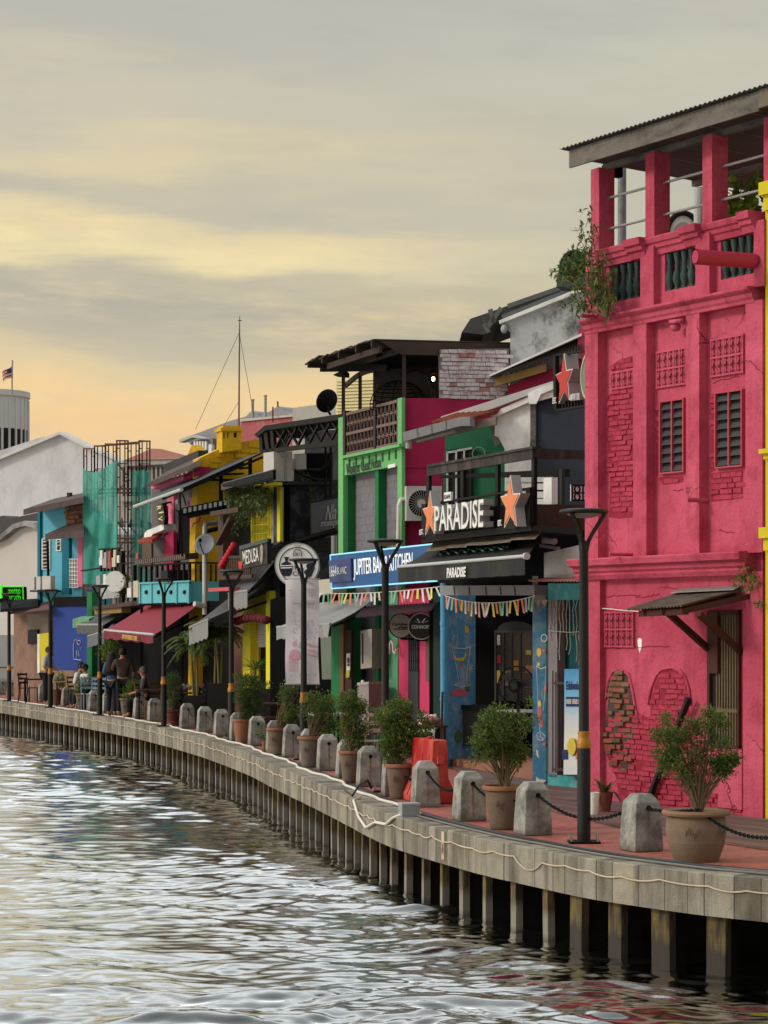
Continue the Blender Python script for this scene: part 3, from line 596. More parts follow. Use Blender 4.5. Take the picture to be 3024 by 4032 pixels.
# square black planters with palms
def planter(label, x0, x1, y0, y1, hz, fronds, palm_y, spread):
    Y = hz; w = (x1-x0)/FPX*Y; h = EYE-(y0-HY)/FPX*Y; c = P((x0+x1)/2, y1, Y+w/2); c.z = 0; t = thing('potted_palm', label, 'potted palm', c, 'palms in black planters')
    mb = MB(); a, b = w*.36, w*.5; vs = [c+Vector((p*r, q*r, z)) for r, z in ((a, 0), (b, h)) for p, q in ((-1, -1), (1, -1), (1, 1), (-1, 1))]
    mb.add(vs, [(3, 2, 1, 0), (4, 5, 6, 7)]+[(i, (i+1) % 4, (i+1) % 4+4, i+4) for i in range(4)]); p = obj('planter', mb, m_black, t)
    obj('soil', MB().box(c+Vector((0, 0, h+.004)), w*.9, w*.9, .03), m_soil, p)
    top = EYE-(palm_y-HY)/FPX*Y; lm = MB(); sm = MB()
    for s in range(3):
        b0 = c+Vector((random.uniform(-.08, .08), random.uniform(-.08, .08), h)); hh = top-random.uniform(.1, .55); t0 = Vector((b0.x+random.uniform(-.12, .12), b0.y, hh))
        sm.tube([b0, b0.lerp(t0, .5)+rdir()*.02, t0], [.03, .026, .02], 7)
        for f in range(fronds):
            an = random.random()*6.283; L = spread*random.uniform(.7, 1.15); lift = random.uniform(.15, .9); pts = []
            for i in range(9):
                u = i/8; pts.append(t0+Vector((math.cos(an)*L*u, math.sin(an)*L*u, L*(lift*u-1.0*u*u*(1.1-lift*.4)))))
            sm.tube(pts, [.008*(1-i/9) + .002 for i in range(9)], 4)
            for i in range(1, 9):
                d = (pts[i]-pts[i-1]).normalized(); s3 = d.cross(Vector((0, 0, 1))).normalized()
                for q in range(3):
                    p3 = pts[i-1].lerp(pts[i], q/3)
                    for sg in (-1, 1): leaf(lm, p3, d*.7+s3*sg*.8-Vector((0, 0, .35)), .3*spread*(1.1-i/11)*random.uniform(.8, 1.1), .035, .1, .12)
    obj('fronds', lm, m_palm, t, fix=False); obj('trunk', sm, M('palm_stem', (112, 108, 70), .8, .2), t)
planter('feathery palm in a low square black planter behind the bollards', 732, 800, 2742, 2822, 58.3, 10, 2480, .8)
planter('tall feathery palm in a tall square black planter', 818, 898, 2694, 2818, 57.2, 11, 2440, .8)
t = thing('potted_palm', 'spiky leaved plant standing before the yellow doorway', 'potted palm', P(1005, 2800, 55)*1.0, 'palms in black planters'); c = ORG[t.name]; c0 = Vector((c.x, c.y, 0))
mb = MB()
for i in range(34): a = random.random()*6.283; mb_d = Vector((math.cos(a), math.sin(a), random.uniform(.1, 1.6))); leaf(mb, Vector((c.x, c.y, EYE-(2640-HY)/FPX*55)), mb_d, random.uniform(.35, .62), .05, .1, .25)
obj('fronds', mb, m_leaf2, t, fix=False); obj('trunk', MB().tube([(c.x, c.y, 0), (c.x, c.y, EYE-(2640-HY)/FPX*55)], [.04, .03], 7), m_bark, t); obj('planter', MB().lathe([(.15, 0), (.2, .4), (.17, .4)], c0, 16), m_black, t)
# snake plant by the pink wall, in a red pot, and a white pot
def ground_pt(x, y): Y = gY(y); return Vector(((x-CX)/FPX*Y, Y, 0))
c = ground_pt(2382, 3204); t = thing('snake_plant', 'variegated snake plant in a dark red pot at the foot of the pink wall', 'potted plant', c)
obj('pot', MB().lathe([(.065, 0), (.105, .25), (.11, .29), (.095, .29), (.09, .24)], c, 20), m_redclay, t)
mb = MB()
for i in range(26): a = random.random()*6.283; leaf(mb, c+Vector((0, 0, .27)), Vector((math.cos(a), math.sin(a), random.uniform(.5, 2.2))), random.uniform(.16, .3), .045, .12, .05)
for a in (.1, -.5, 3.6): leaf(mb, c+Vector((0, 0, .28)), Vector((math.cos(a), math.sin(a), .1)), .3, .05, .1, .8)
obj('leaves', mb, leafmat('snake_leaf', (88, 100, 62)), t, fix=False)
c = ground_pt(2338, 3216); t = thing('flower_pot', 'slim white flower pot beside the snake plant', 'flower pot', c); obj('pot', MB().lathe([(.05, 0), (.078, .32), (.07, .32), (.065, .28)], c, 20), m_white, t, smooth=.7); obj('soil', MB().lathe([(.066, .3), (.01, .305)], c, 12, cap=False), m_soil, t)
# ---------------------------------------------------------------- street lamps
L0 = ground_pt(2299, 3318)
def make_lamp(loc):
    t = thing('street_lamp', 'black street lamp', 'street lamp', loc, 'street lamps along the quay'); c = Vector(loc); up = Vector((0, 0, 1))
    obj('base_plate', MB().box(c+up*.012, .36, .3, .022), m_iron, t)
    for a, b in ((-.15, -.12), (.15, -.12), (.15, .12), (-.15, .12)): obj('anchor_bolt', MB().tube([c+Vector((a, b, 0)), c+Vector((a, b, .09))], .011, 6), m_steel, t)
    obj('pole', MB().lathe([(.077, .01), (.077, 1.1), (.06, 1.22), (.052, 3.34), (.058, 3.36), (.058, 3.44), (.03, 3.46)], c, 20), m_black, t, smooth=.6)
    obj('collar', MB().lathe([(.079, 1.085), (.083, 1.10), (.083, 1.15), (.066, 1.19), (.066, 1.235), (.071, 1.25), (.071, 1.275), (.056, 1.28), (.05, 1.1)], c, 20), m_gold, t, smooth=.5)
    for k in range(3):
        a = math.pi*.5+k*2*math.pi/3+.35; d = Vector((math.cos(a), math.sin(a), 0))
        pts = [c+d*r+up*z for r, z in ((.03, 3.36), (.055, 3.46), (.10, 3.55), (.17, 3.66), (.235, 3.765))]
        am = MB()
        for i in range(len(pts)-1): am.bar(pts[i], pts[i+1]+(pts[i+1]-pts[i])*.08, .036, .045)
        obj('arm', am, m_black, t)
    h = obj('lamp_head', MB().lathe([(.02, 3.83), (.2, 3.828), (.275, 3.815), (.282, 3.80), (.278, 3.785), (.25, 3.775), (.2, 3.77), (.02, 3.77)], c, 36), m_black, t, smooth=.6)
    obj('diffuser', MB().lathe([(.2, 3.772), (.16, 3.745), (.08, 3.725), (.01, 3.72)], c, 28, cap=False), M('lamp_diffuser', (150, 140, 130), .35, .05), h, smooth=True)
    return t
lamp = make_lamp(L0); lamp['label'] = 'tall black street lamp with gold collar before the pink shophouse'
LAMPS = [(1517, 34.5, 'street lamp standing before the blue lit bar sign'), (1196, 43.3, 'street lamp carrying the long white banner'), (911, 51.3, 'street lamp in front of the yellow doorway and black awnings'), (645, 58.8, 'street lamp in front of the turquoise balcony'), (393, 66.8, 'street lamp left of the dark red awning'), (198, 73.7, 'street lamp beside the standing man in white'), (36, 81, 'street lamp at the far left edge below the neon sign')]
for x, Y, lb in LAMPS: copy_tree(lamp, ((x-CX)/FPX*Y, Y, 0), random.uniform(-.3, .3), lb)
# ---------------------------------------------------------------- banner on the third lamp, road barrier, box, cables, plate
bl = Pl(1125, 43.28, 1255, 43.16); t = thing('banner', 'long faded white banner hanging on a lamp pole below the round sign', 'banner', P(1190, 2700, 43.45)); mb = MB(); n = 24; N = 8
m_ban = M('banner_cloth', (216, 212, 216), .8, .05, 3, .1)
def bpt(u, w): 
    p = bl.pt(1125+130*u+1.5*math.sin(w*7), 2281+412*w, -.32); return p+bl.n3*(.025*math.sin(w*9+u*2)+.012*math.sin(u*9+w*3))
vs = [bpt(i/N, j/n) for j in range(n+1) for i in range(N+1)]; vs += [v-bl.n3*.006 for v in vs]; o_ = (n+1)*(N+1)
fs = [(j*(N+1)+i, j*(N+1)+i+1, (j+1)*(N+1)+i+1, (j+1)*(N+1)+i) for j in range(n) for i in range(N)]; mb.add(vs, fs+[tuple(q+o_ for q in f) for f in fs]); obj('cloth', mb, m_ban, t, smooth=True)
mb = MB()
for y in (2280, 2694): mb.tube([bl.pt(1120, y, -.32), bl.pt(1260, y, -.32)], .014, 8)
mb.bar(bl.pt(1190, 2280, -.32), P(1196, 2280, 43.3), .03); mb.bar(bl.pt(1190, 2694, -.32), P(1196, 2694, 43.3), .03); obj('rod', mb, m_steel, t)
fad = M('faded_print', (188, 180, 188), .8, .1, 8, 0); pkp = M('faded_pink_print', (206, 160, 172), .8, .1, 8, 0); mb = MB(); mp = MB()
OB = -.285
for y_, x0_, x1_ in ((2318, 1206, 1246), (2328, 1206, 1240), (2338, 1210, 1244), (2322, 1136, 1150), (2334, 1138, 1152), (2346, 1136, 1148)): mb.face(bl, [(x0_, y_), (x1_, y_+1), (x1_, y_+4), (x0_, y_+4)], OB, .003)
mb.face(bl, [(1148, 2364), (1238, 2364), (1238, 2373), (1148, 2373)], OB, .003); mb.face(bl, [(1180, 2378), (1215, 2378), (1215, 2383), (1180, 2383)], OB, .003)
for i in range(130):
    x, y = random.gauss(1192, 22), random.gauss(2470, 34); w = random.uniform(2, 7); mb.face(bl, [(x, y), (x+w, y+random.uniform(-3, 3)), (x+w, y+w*1.6), (x, y+w)], OB+random.random()*.002, .002)
mp.disc(bl.pt(1160, 2536, OB), bl.n3, .05, .003, 16, .06); mp.face(bl, [(1136, 2595), (1142, 2566), (1154, 2556), (1168, 2556), (1178, 2568), (1184, 2595)], OB-.002, .003)
for y in (2536, 2556, 2572): mp.face(bl, [(1208, y), (1252, y+6), (1252, y+13), (1208, y+6)], OB, .003)
ptext(mp, '30', bl, [(1168, 2595), (1140, 2595), (1140, 2614), (1168, 2614)], OB, .003, bold=.02); 
for y_ in (2585, 2618, 2626, 2634): mp.face(bl, [(1142, y_), (1166, y_), (1166, y_+4), (1142, y_+4)], OB, .003)
for a, b, c_, d in ((1137, 2580, 1139, 2642), (1170, 2580, 1172, 2642), (1137, 2580, 1172, 2582), (1137, 2641, 1172, 2643)): mp.face(bl, [(a, b), (c_, b), (c_, d), (a, d)], OB, .003)
for x in (1143, 1163, 1182, 1214, 1240): mb.disc(bl.pt(x, 2657, OB), bl.n3, .026, .003, 12)
mb.face(bl, [(1134, 2674), (1165, 2674), (1165, 2678), (1134, 2678)], OB, .003); obj('faded_print', mb, fad, t); obj('pink_print', mp, pkp, t)
# red water filled barrier
m_red = M('red_plastic', (168, 30, 30), .55, .12, 4, .15, 20, dirt=(222, 120, 104), damt=.5, ds=2.6, streak=.35)
c = ground_pt(1694, 3166); c.y += .45; t = thing('road_barrier', 'red plastic road barrier standing behind the bollards', 'barrier', c); mb = MB()
pr = [(-.25, 0), (.25, 0), (.25, .1), (.13, .36), (.105, .90), (-.105, .90), (-.13, .36), (-.25, .1)]; ang = math.radians(16); R = Matrix.Rotation(ang, 3, 'Z')
mb.prism([c+R@Vector((x, -.5, z)) for x, z in pr], R@Vector((0, 1.0, 0))); me = mb.mesh('body', m_red, org=c); bevel(me, .02, 2, .4); b_ = link('body', me, t)
gm = MB()
for y in (-.32, 0, .32): gm.prism([c+R@Vector((x, y-.05, z)) for x, z in ((-.262, .1), (-.14, .37), (-.12, .7), (-.1, .7), (-.1, .1))], R@Vector((0, .1, 0)))
obj('rib', gm, m_red, t); 
for z_ in (.62, .3): obj('coupling_lug', MB().box(c+R@Vector((0, -.53, z_)), .1, .07, .1, ang), m_red, t)
obj('filler_cap', MB().lathe([(.04, .9), (.04, .925), (.02, .93)], c, 14), m_red, t)
# electrical box on the quay edge
k = QS[qs_of(P(1584, 3195, 29.8).xy)]; p, tt, nn = qat(k); c = Vector((p.x+nn.x*.16, p.y+nn.y*.16, 0)); rz = math.atan2(tt.y, tt.x)
t = thing('junction_box', 'grey electrical box sitting on the quay edge', 'electrical box', c); mb = MB().box(c+Vector((0, 0, .075)), .2, .24, .15, rz); obj('body', mb, M('grey_plastic', (138, 142, 146), .5, .06), t); obj('lid', MB().box(c+Vector((0, 0, .165)), .215, .255, .028, rz), M('pale_plastic', (158, 162, 164), .5, .06), t)
# cables lying along the coping
def along(s0, s1, off, z, n, wob=0.0, zw=0.0): return [q3(s0+(s1-s0)*i/n, off+wob*math.sin(i*.37)+wob*.6*math.sin(i*1.3+1), z+zw*abs(math.sin(i*.9))) for i in range(n+1)]
sB = k
tag(obj('conduit', MB().tube(along(.5, sB-.15, .30, .028, 60, .01), .024, 8), m_cable, org=q3(5, .3, 0)), 'thick black conduit lying along the quay edge', 'conduit')
tag(obj('conduit', MB().tube(along(.5, sB-.1, .245, .016, 60, .006), .012, 6), M('grey_pipe_dull', (120, 118, 112), .5, .1, 5, 0), org=q3(5, .25, 0)), 'thin grey pipe beside the black conduit on the near quay edge', 'conduit')
tag(obj('cable', MB().tube(along(sB+.1, SLEN-20, .33, .022, 260, .05), .022, 7), m_wcable, org=q3(20, .3, 0)), 'long white cable winding along the far quay edge', 'cable')
tag(obj('cable', MB().tube([P(1358, 3120, 33.6)+Vector((0, 0, .03)), P(1388, 3146, 32.8)+Vector((0, 0, .05)), P(1412, 3126, 33.2)+Vector((0, 0, .12)), P(1448, 3099, 34.2)+Vector((0, 0, .1)), P(1462, 3103, 34.4)], .018, 7), m_cable, org=P(1400, 3120, 33.4)), 'short black cable loop beside a bollard', 'cable')
tag(obj('cable', MB().tube([q3(sB+3.2, .1, .03), q3(sB+3.0, -.03, .0), q3(sB+2.5, -.035, -.2), q3(sB+1.9, -.03, -.3), q3(sB+1.2, -.03, -.17), q3(sB+.5, -.03, -.14), q3(sB+.1, -.03, -.02), q3(sB-.05, .1, .05)], .02, 7), m_wcable, org=q3(sB+2, 0, 0)), 'white cable bent over the quay edge beside the electrical box', 'cable')
mb = MB(); pts = []; s = .6; i = 0
while s < SLEN-25:
    s2 = s+random.uniform(.45, .8); sg = random.choice([.015, .02, .03, .12 if s < 12 else .03]); z0 = -.13+random.uniform(-.02, .02)
    for j in range(6): u = j/6; pts.append(q3(s+(s2-s)*u, -.016, (-.13+.012*math.sin(i*2.1))*(1-u)+(-.13+.012*math.sin((i+1)*2.1))*u-sg*4*u*(1-u)))
    s = s2; i += 1
tag(obj('cable', mb.tube(pts, .009, 6), M('stained_cable', (190, 172, 148), .6, .25, 2, 0), org=pts[0]), 'thin stained wire looping along the face of the quay wall', 'cable')
p0 = QS[qs_of(P(1780, 3300, 28.0).xy)]; pa, ta, na = qat(p0); plc = q3(p0, -.006, -.2); nq = -Vector((na.x, na.y, 0)); tq = -Vector((ta.x, ta.y, 0))
t = thing('number_plate', 'narrow pale number plate reading 610 on the quay face', 'number plate', plc); pc = [plc+tq*a+Vector((0, 0, b)) for a, b in ((-.048, -.17), (.048, -.17), (.048, .17), (-.048, .17))]
obj('plate', MB().prism([q+nq*.012 for q in pc], -nq*.016), M('plate_paint', (192, 180, 158), .8, .1, 6, .2, dirt=(140, 124, 104)), t)
obj('lettering', text(MB(), '610', [plc+tq*a+nq*.0125+Vector((0, 0, b)) for a, b in ((-.03, .03), (.03, .03), (.03, -.1), (-.03, -.1))], nq, .002), M('plate_red', (122, 52, 40), .8), t)
# ================================================================ the pink shophouse
PK = Pl(2324, 32.63, 3000, 29.4)
def root_for(name, label, cat, pl, x, grp=None): p = pl.pt(x, HY); p.z = 0; return thing(name, label, cat, p, grp)
pk = root_for('shophouse', 'crimson pink shophouse with peeling plaster and open rooftop pergola at the right edge', 'shophouse', PK, 2660, 'shophouses along the river')
zc0, zc1, zm0, zm1, zp = 3.18, 3.46, 6.56, 6.86, 7.82
mb = MB()
mb.zr(PK, 2306, 3004, -.05, 7.0, 0, 5.5); mb.zr(PK, 2324, 3004, 7.0, 7.08, 0.0, .3)
obj('wall', mb, m_pink, pk)
# pilasters of the upper floor, flush strips of the ground floor
for x0, x1, z0, z1 in ((2303, 2354, zc1-.02, zm1-.18), (2493, 2545, zc1-.02, zm1-.18), (2701, 2753, zc1-.02, zm1-.18), (2935, 3002, zc1-.02, zm1-.18), (2316, 2362, 0, zc0+.02), (2926, 3003, 0, zc0+.02)):
    obj('pilaster', MB().zr(PK, x0, x1, z0, z1, .15 if z0 > 1 else .09, .2 if z0 > 1 else .14), m_pink, pk)
for x0, x1 in ((2310, 2353), (2521, 2573), (2738, 2793), (2968, 3008)): obj('parapet_pier', MB().zr(PK, x0, x1, zm1-.01, zp-.12, .155, .3), m_pink, pk)
# mouldings
def moulding(prof, x0, x1):
    a, b = PK.k(x0), PK.k(x1); mb = MB(); A = [PK.kz(a, z, o) for o, z in prof]; B_ = [PK.kz(b, z, o) for o, z in prof]; n = len(prof)
    return mb.add(A+B_, [tuple(range(n)), tuple(range(2*n-1, n-1, -1))]+[(i, (i+1) % n, (i+1) % n+n, i+n) for i in range(n)])
obj('lower_cornice', moulding([(-.05, zc0-.02), (.13, zc0-.02), (.17, zc0+.04), (.15, zc0+.07), (.19, zc0+.10), (.2, zc0+.15), (.28, zc0+.18), (.3, zc1-.02), (.29, zc1), (-.05, zc1+.02)], 2298, 2978), m_pink, pk)
obj('upper_cornice', moulding([(-.05, zm1-.2), (.16, zm1-.2), (.165, zm1-.16), (.19, zm1-.13), (.2, zm1-.08), (.25, zm1-.05), (.27, zm1-.03), (.27, zm1), (-.05, zm1+.02)], 2338, 3006), m_pink, pk)
obj('parapet_base', MB().zr(PK, 2353, 3006, zm1-.02, 7.06, .05, .2), m_pink, pk)
obj('coping', moulding([(-.18, zp-.24), (.08, zp-.24), (.1, zp-.17), (.13, zp-.15), (.14, zp-.1), (.17, zp-.08), (.19, zp-.02), (.18, zp), (-.18, zp)], 2353, 3006), m_pink, pk)
for x0, x1 in ((2515, 2578), (2732, 2798), (2962, 3010)): obj('pier_cap', moulding([(-.2, zp-.25), (.15, zp-.25), (.18, zp-.17), (.22, zp-.15), (.23, zp-.1), (.27, zp-.08), (.28, zp+.015), (-.2, zp+.015)], x0, x1), m_pink, pk)
obj('corner_pier', MB().zr(PK, 2306, 2353, zm1-.02, zp-.02, .158, .3), m_pink, pk)
# balustrade: turned dark green balusters in three openings
m_bal = M('green_baluster', (42, 66, 62), .7, .2, 8, .2, 40, dirt=(84, 96, 90), damt=.4)
for a, b in ((2420, 2520), (2628, 2736), (2850, 2966)):
    obj('opening_panel', MB().zr(PK, a-66, b+30, 7.06, zp-.22, -.16, .04), M('grey_render', (128, 126, 124), .9, .2, 4), pk)
    for i in range(4):
        x = a+(b-a)*(i+.35)/3.7; p = PK.xz(x, 7.06, .0); h = zp-.25-7.06
        obj('baluster', MB().lathe([(.045, 0), (.045, .04*h), (.03, .08*h), (.06, .25*h), (.064, .36*h), (.03, .58*h), (.038, .66*h), (.028, .7*h), (.05, .9*h), (.05, h)], p, 14), m_bal, pk, smooth=.9)
    tb = MB()
    for i in range(6): x = a-40+(b-a+50)*i/5; tb.zr(PK, x-5, x+5, zp-.30, zp-.23, .04, .14)
for x0, x1 in ((2353, 2400), (2573, 2618), (2793, 2838)): obj('parapet_panel', MB().zr(PK, x0, x1, 7.05, zp-.22, .045, .2), m_pink, pk)
# pergola columns, rails, roof
zt = 8.98
for x0, x1 in ((2326, 2363), (2541, 2569), (2766, 2797), (3007, 3040)):
    k0 = PK.k(x0, .12); obj('roof_column', MB().kr(PK, k0, k0+.2, zp-.6 if x0 < 2400 else zp-.02, zt+(.02), .12, .27), m_pink, pk)
for zz, in ((8.72,), (8.28,)):
    obj('rail', MB().tube([PK.xz(2390, zz-.14, -.05), PK.xz(3040, zz-.14, -.05)], .02, 8), m_steel, pk); 
for zz in (8.42, 7.98): obj('rail', MB().tube([PK.xz(2392, zz, -2.3), PK.xz(2960, zz, -2.3)], .018, 8), m_iron, pk)
obj('roof_post', MB().tube([PK.xz(2449, 7, -1.6), PK.xz(2449, 9.75, -1.6)], .066, 12), M('grey_pipe', (128, 130, 132), .6, .2, 4, .1, dirt=(70, 72, 70), damt=.6, ds=4), pk)
obj('roof_post', MB().tube([PK.xz(2754, 7, -2.2), PK.xz(2754, 9.05, -2.2)], .085, 12), M('pale_pipe', (170, 172, 170), .6, .15, 4, .1), pk)
m_board = M('weathered_board', (112, 107, 100), .9, .25, 2.5, .5, 30, dirt=(70, 66, 60), damt=.75, ds=1.5, streak=3)
k0, k1 = PK.k(2245, .55), PK.k(2992, .55)
obj('fascia_board', MB().kr(PK, k0, k1, 8.96, 9.21, .57, .035), m_board, pk)
obj('fascia_board', MB().kr(PK, k1+.012, k1+1.2, 8.99, 9.215, .585, .05), M('split_board', (112, 104, 92), .9, .3, 3, .6), pk)
rf = MB(); corrugated(rf, PK.kz(k0-.11, 9.235, .66), PK.kz(k1+1.5, 9.235, .66), PK.kz(k1+1.5, 9.02, -3.4), PK.kz(k0-.11, 9.02, -3.4), 58, .012, .006, 2); obj('roof', rf, M('grey_corrugated', (92, 92, 92), .7, .2, 3, .3, dirt=(58, 54, 50), damt=.6), pk)
bm = MB()
for i, kk in enumerate(np.linspace(k0+.1, k1+1.2, 7)): bm.bar(PK.kz(kk, 9.13, .52), PK.kz(kk, 8.96, -3.3), .05, .1)
obj('rafter', bm, m_board, pk); bm = MB()
for o in (.0, -1.6, -3.2): bm.kr(PK, k0+.02, k1+1.2, 8.985-.045*abs(o), 9.07-.045*abs(o), o, .09)
obj('wall_plate', bm, m_board, pk); obj('roof_soffit', MB().prism([PK.kz(k0+.05, 9.10, .5), PK.kz(k1+1.2, 9.10, .5), PK.kz(k1+1.2, 8.92, -3.3), PK.kz(k0+.05, 8.92, -3.3)], Vector((0, 0, -.01))), M('soffit_board', (84, 79, 74), .9, .25, 3), pk)
obj('roof_post', MB().kr(PK, PK.k(2330, .1)+.1, PK.k(2330, .1)+.2, 8.9, 9.05, .0, .3), m_dark, pk)
# drain spouts
a = PK.pt(2968, 1028, .18); obj('drain_pipe', MB().tube([a, a+PK.n3*.86-PK.t3*.12], .098, 20, cap=False).tube([a+PK.n3*.86-PK.t3*.12, a+PK.n3*.80-PK.t3*.11], .085, 20), M('pink_pipe', (168, 44, 78), .55, .1, 4, .1), pk, smooth=.9)
for x, y, L, r in ((2365, 1252, .5, .026), (2460, 2184, .42, .022), (2740, 1970, .16, .03)):
    a = PK.pt(x+45, y, .02); obj('spout', MB().tube([a, a+PK.n3*(L if r != .03 else .3)-PK.t3*.05], r, 10), m_pink, pk)
obj('lion_boss', MB().ball(PK.pt(2660, 1288, .14), .075, 10, 7, (1, 1, .8)).bar(PK.pt(2640, 1268, .2), PK.pt(2690, 1262, .2), .06, .05), m_pink, pk, smooth=True)
# ventilation blocks: pierced lattice over a flat panel darkened with a hollow's shade
def vents(x0, x1, z0, z1, nx, nz):
    a, b = PK.k(x0, .02), PK.k(x1, .02); p = obj('vent_block', MB().kr(PK, a, b, z0, z1, .004, .05), M('vent_shade_panel', (122, 62, 66), .9, .25, 6), pk); mb = MB(); w = (b-a)/nx; h = (z1-z0)/nz; g = .018
    for i in range(nx+1): mb.kr(PK, a+w*i-g/2, a+w*i+g/2, z0-g, z1+g, .034, .03)
    for j in range(nz+1): mb.kr(PK, a-g, b+g, z0+h*j-g*.7, z0+h*j+g*.7, .036, .03)
    for i in range(nx):
        for j in range(nz):
            ca, cz = a+w*(i+.5), z0+h*(j+.5)
            for sx in (-1, 1):
                for sz in (-1, 1):
                    mb.prism([PK.kz(ca+sx*w*.06, cz+sz*h*.30, .03), PK.kz(ca+sx*w*.14, cz+sz*h*.36, .03), PK.kz(ca+sx*w*.34, cz+sz*h*.1, .03), PK.kz(ca+sx*w*.26, cz+sz*h*.02, .03)], -PK.n3*.026)
                    mb.prism([PK.kz(ca+sx*w*.42, cz+sz*h*.02, .028), PK.kz(ca+sx*w*.5, cz+sz*h*.10, .028), PK.kz(ca+sx*w*.24, cz+sz*h*.5, .028), PK.kz(ca+sx*w*.16, cz+sz*h*.46, .028)], -PK.n3*.024)
    obj('lattice', mb, m_pink, p)
def zpk(x, y): return PK.z(x, y)
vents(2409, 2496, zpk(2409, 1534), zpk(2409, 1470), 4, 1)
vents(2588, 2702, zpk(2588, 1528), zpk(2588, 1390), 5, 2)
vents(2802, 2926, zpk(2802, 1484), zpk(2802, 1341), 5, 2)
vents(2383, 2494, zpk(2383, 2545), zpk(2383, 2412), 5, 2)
# louvred windows
m_lv = M('grey_louvre', (46, 47, 50), .55, .2, 6, .1); m_hole = M('window_dark', (14, 14, 16), .7, .1)
for x0, x1, yt, yb in ((2612, 2700, 1586, 1862), (2830, 2930, 1552, 1840)):
    a, b = PK.k(x0), PK.k(x1); z1, z0 = zpk(x0, yt), zpk(x0, yb); f = obj('window', MB().kr(PK, a, b, z0, z1, .006, .05), m_hole, pk); mb = MB(); g = .022
    for q0, q1, w0, w1 in ((a-g, a, z0-g, z1+g), (b, b+g, z0-g, z1+g), (a, b, z0-g, z0), (a, b, z1, z1+g)): mb.kr(PK, q0, q1, w0, w1, .06, .07)
    mb.kr(PK, (a+b)/2-.012, (a+b)/2+.012, z0, z1, .055, .05); obj('frame', mb, M('pink_frame', (176, 70, 84), .7, .15), f); lm = MB(); N = 8
    for j in range(N):
        zz = z0+(z1-z0)*(j+.1)/N; h = (z1-z0)/N*.62
        for p, q in ((a+.008, (a+b)/2-.016), ((a+b)/2+.016, b-.008)): lm.prism([PK.kz(p, zz, .048), PK.kz(q, zz, .048), PK.kz(q, zz+h, .014), PK.kz(p, zz+h, .014)], -PK.n3*.008)
    obj('louvre', lm, m_lv, f)
# exposed painted brick
pal = [(1, 1, 1), (.88, .84, .86), (1.1, 1.05, 1.05), (.95, .9, .9), (1.04, .96, 1)]
def patch(poly, z0, z1, proud=.016, jit=.012, mat=m_pinkbrick, palette=pal, miss=.03, rec=True, **k):
    xs = [p[0] for p in poly]; mb = MB(); bricks(mb, PK, inpoly(poly), PK.k(min(xs)), PK.k(max(xs)), z0, z1, 0.0, proud=proud, jit=jit, pal=palette, miss=miss, **k)
    back = MB().face(PK, poly, .003, .02); p = obj('brick_patch', back, M('pink_mortar', (146, 38, 58), .9, .25, 8, .6), pk); obj('bricks', mb, mat, p); return p
patch([(2393, 1560), (2420, 1540), (2495, 1520), (2494, 1700), (2491, 1900), (2490, 2036), (2440, 2042), (2398, 2036), (2402, 1900), (2396, 1760)], 4.1, 6.2, wob=.01)
patch([(2408, 1440), (2440, 1416), (2490, 1402), (2493, 1448), (2412, 1466)], 6.05, 6.5)
patch([(2584, 1600), (2606, 1590), (2602, 1850), (2584, 1880)], 4.6, 5.9, miss=.25)
patch([(2800, 1560), (2818, 1548), (2818, 1850), (2800, 1860)], 4.6, 5.9, miss=.3)
patch([(2800, 1862), (2926, 1850), (2924, 1960), (2800, 1976)], 4.1, 5.0)
patch([(2590, 1880), (2690, 1874), (2690, 1898), (2610, 1910)], 4.3, 4.9, miss=.15)
arch2 = [(2560, 2830), (2562, 2780), (2572, 2715), (2590, 2670), (2612, 2642), (2640, 2634), (2668, 2644), (2690, 2672), (2706, 2720), (2712, 2780), (2718, 2832)]
patch(arch2, .5, 2.2, proud=.012, jit=.008)
low = [(2398, 2810), (2500, 2800), (2560, 2830), (2720, 2832), (2722, 2900), (2760, 3010), (2790, 3120), (2850, 3140), (2924, 3165), (2924, 3216), (2800, 3200), (2660, 3184), (2440, 3164), (2425, 3060), (2384, 2960), (2384, 2860)]
patch(low, 0, 1.6, miss=.05, wob=.008)
patch([(2326, 2990), (2358, 2990), (2356, 3100), (2332, 3110)], .1, 1.3, miss=.2) if 0 else None
a1 = [(2392, 2960), (2384, 2860), (2394, 2760), (2402, 2690), (2420, 2652), (2446, 2638), (2468, 2662), (2484, 2730), (2496, 2800), (2510, 2850), (2498, 2890), (2490, 2960), (2488, 3000), (2460, 3042), (2430, 3040), (2420, 2990)]
rough = [(.55, .5, .45), (.75, .68, .6), (1.0, .62, .5), (.9, .55, .45), (.62, .58, .5), (1.25, .55, .62), (1.35, .5, .6), (.8, .75, .66), (1.0, .95, .85)]
mb = MB(); bricks(mb, PK, inpoly(a1), PK.k(2380), PK.k(2512), .3, 2.2, 0.0, proud=.03, jit=.03, pal=rough, miss=.2, bl=.2, bh=.08, gap=.02)
p = obj('brick_patch', MB().face(PK, a1, .006, .02), M('old_mortar', (78, 68, 58), .95, .3, 6, .8, 25, dirt=(70, 62, 56), damt=.6, ds=5), pk); p['label'] = 'arched niche of bare unpainted brick'; obj('bricks', mb, M('bare_brick', (134, 102, 86), .95, .2, 12, .7, 50, tint=True), p)
for poly in (a1[2:10], arch2[1:10]):
    mb = MB(); q = [PK.pt(x, y, .012) for x, y in poly]; cx_ = sum(p[0] for p in poly)/len(poly); mb.tube([PK.pt(x+(8 if x > cx_ else -8), y-6, .008) for x, y in poly], .022, 6); obj('arch_rim', mb, m_pink, pk, smooth=True)
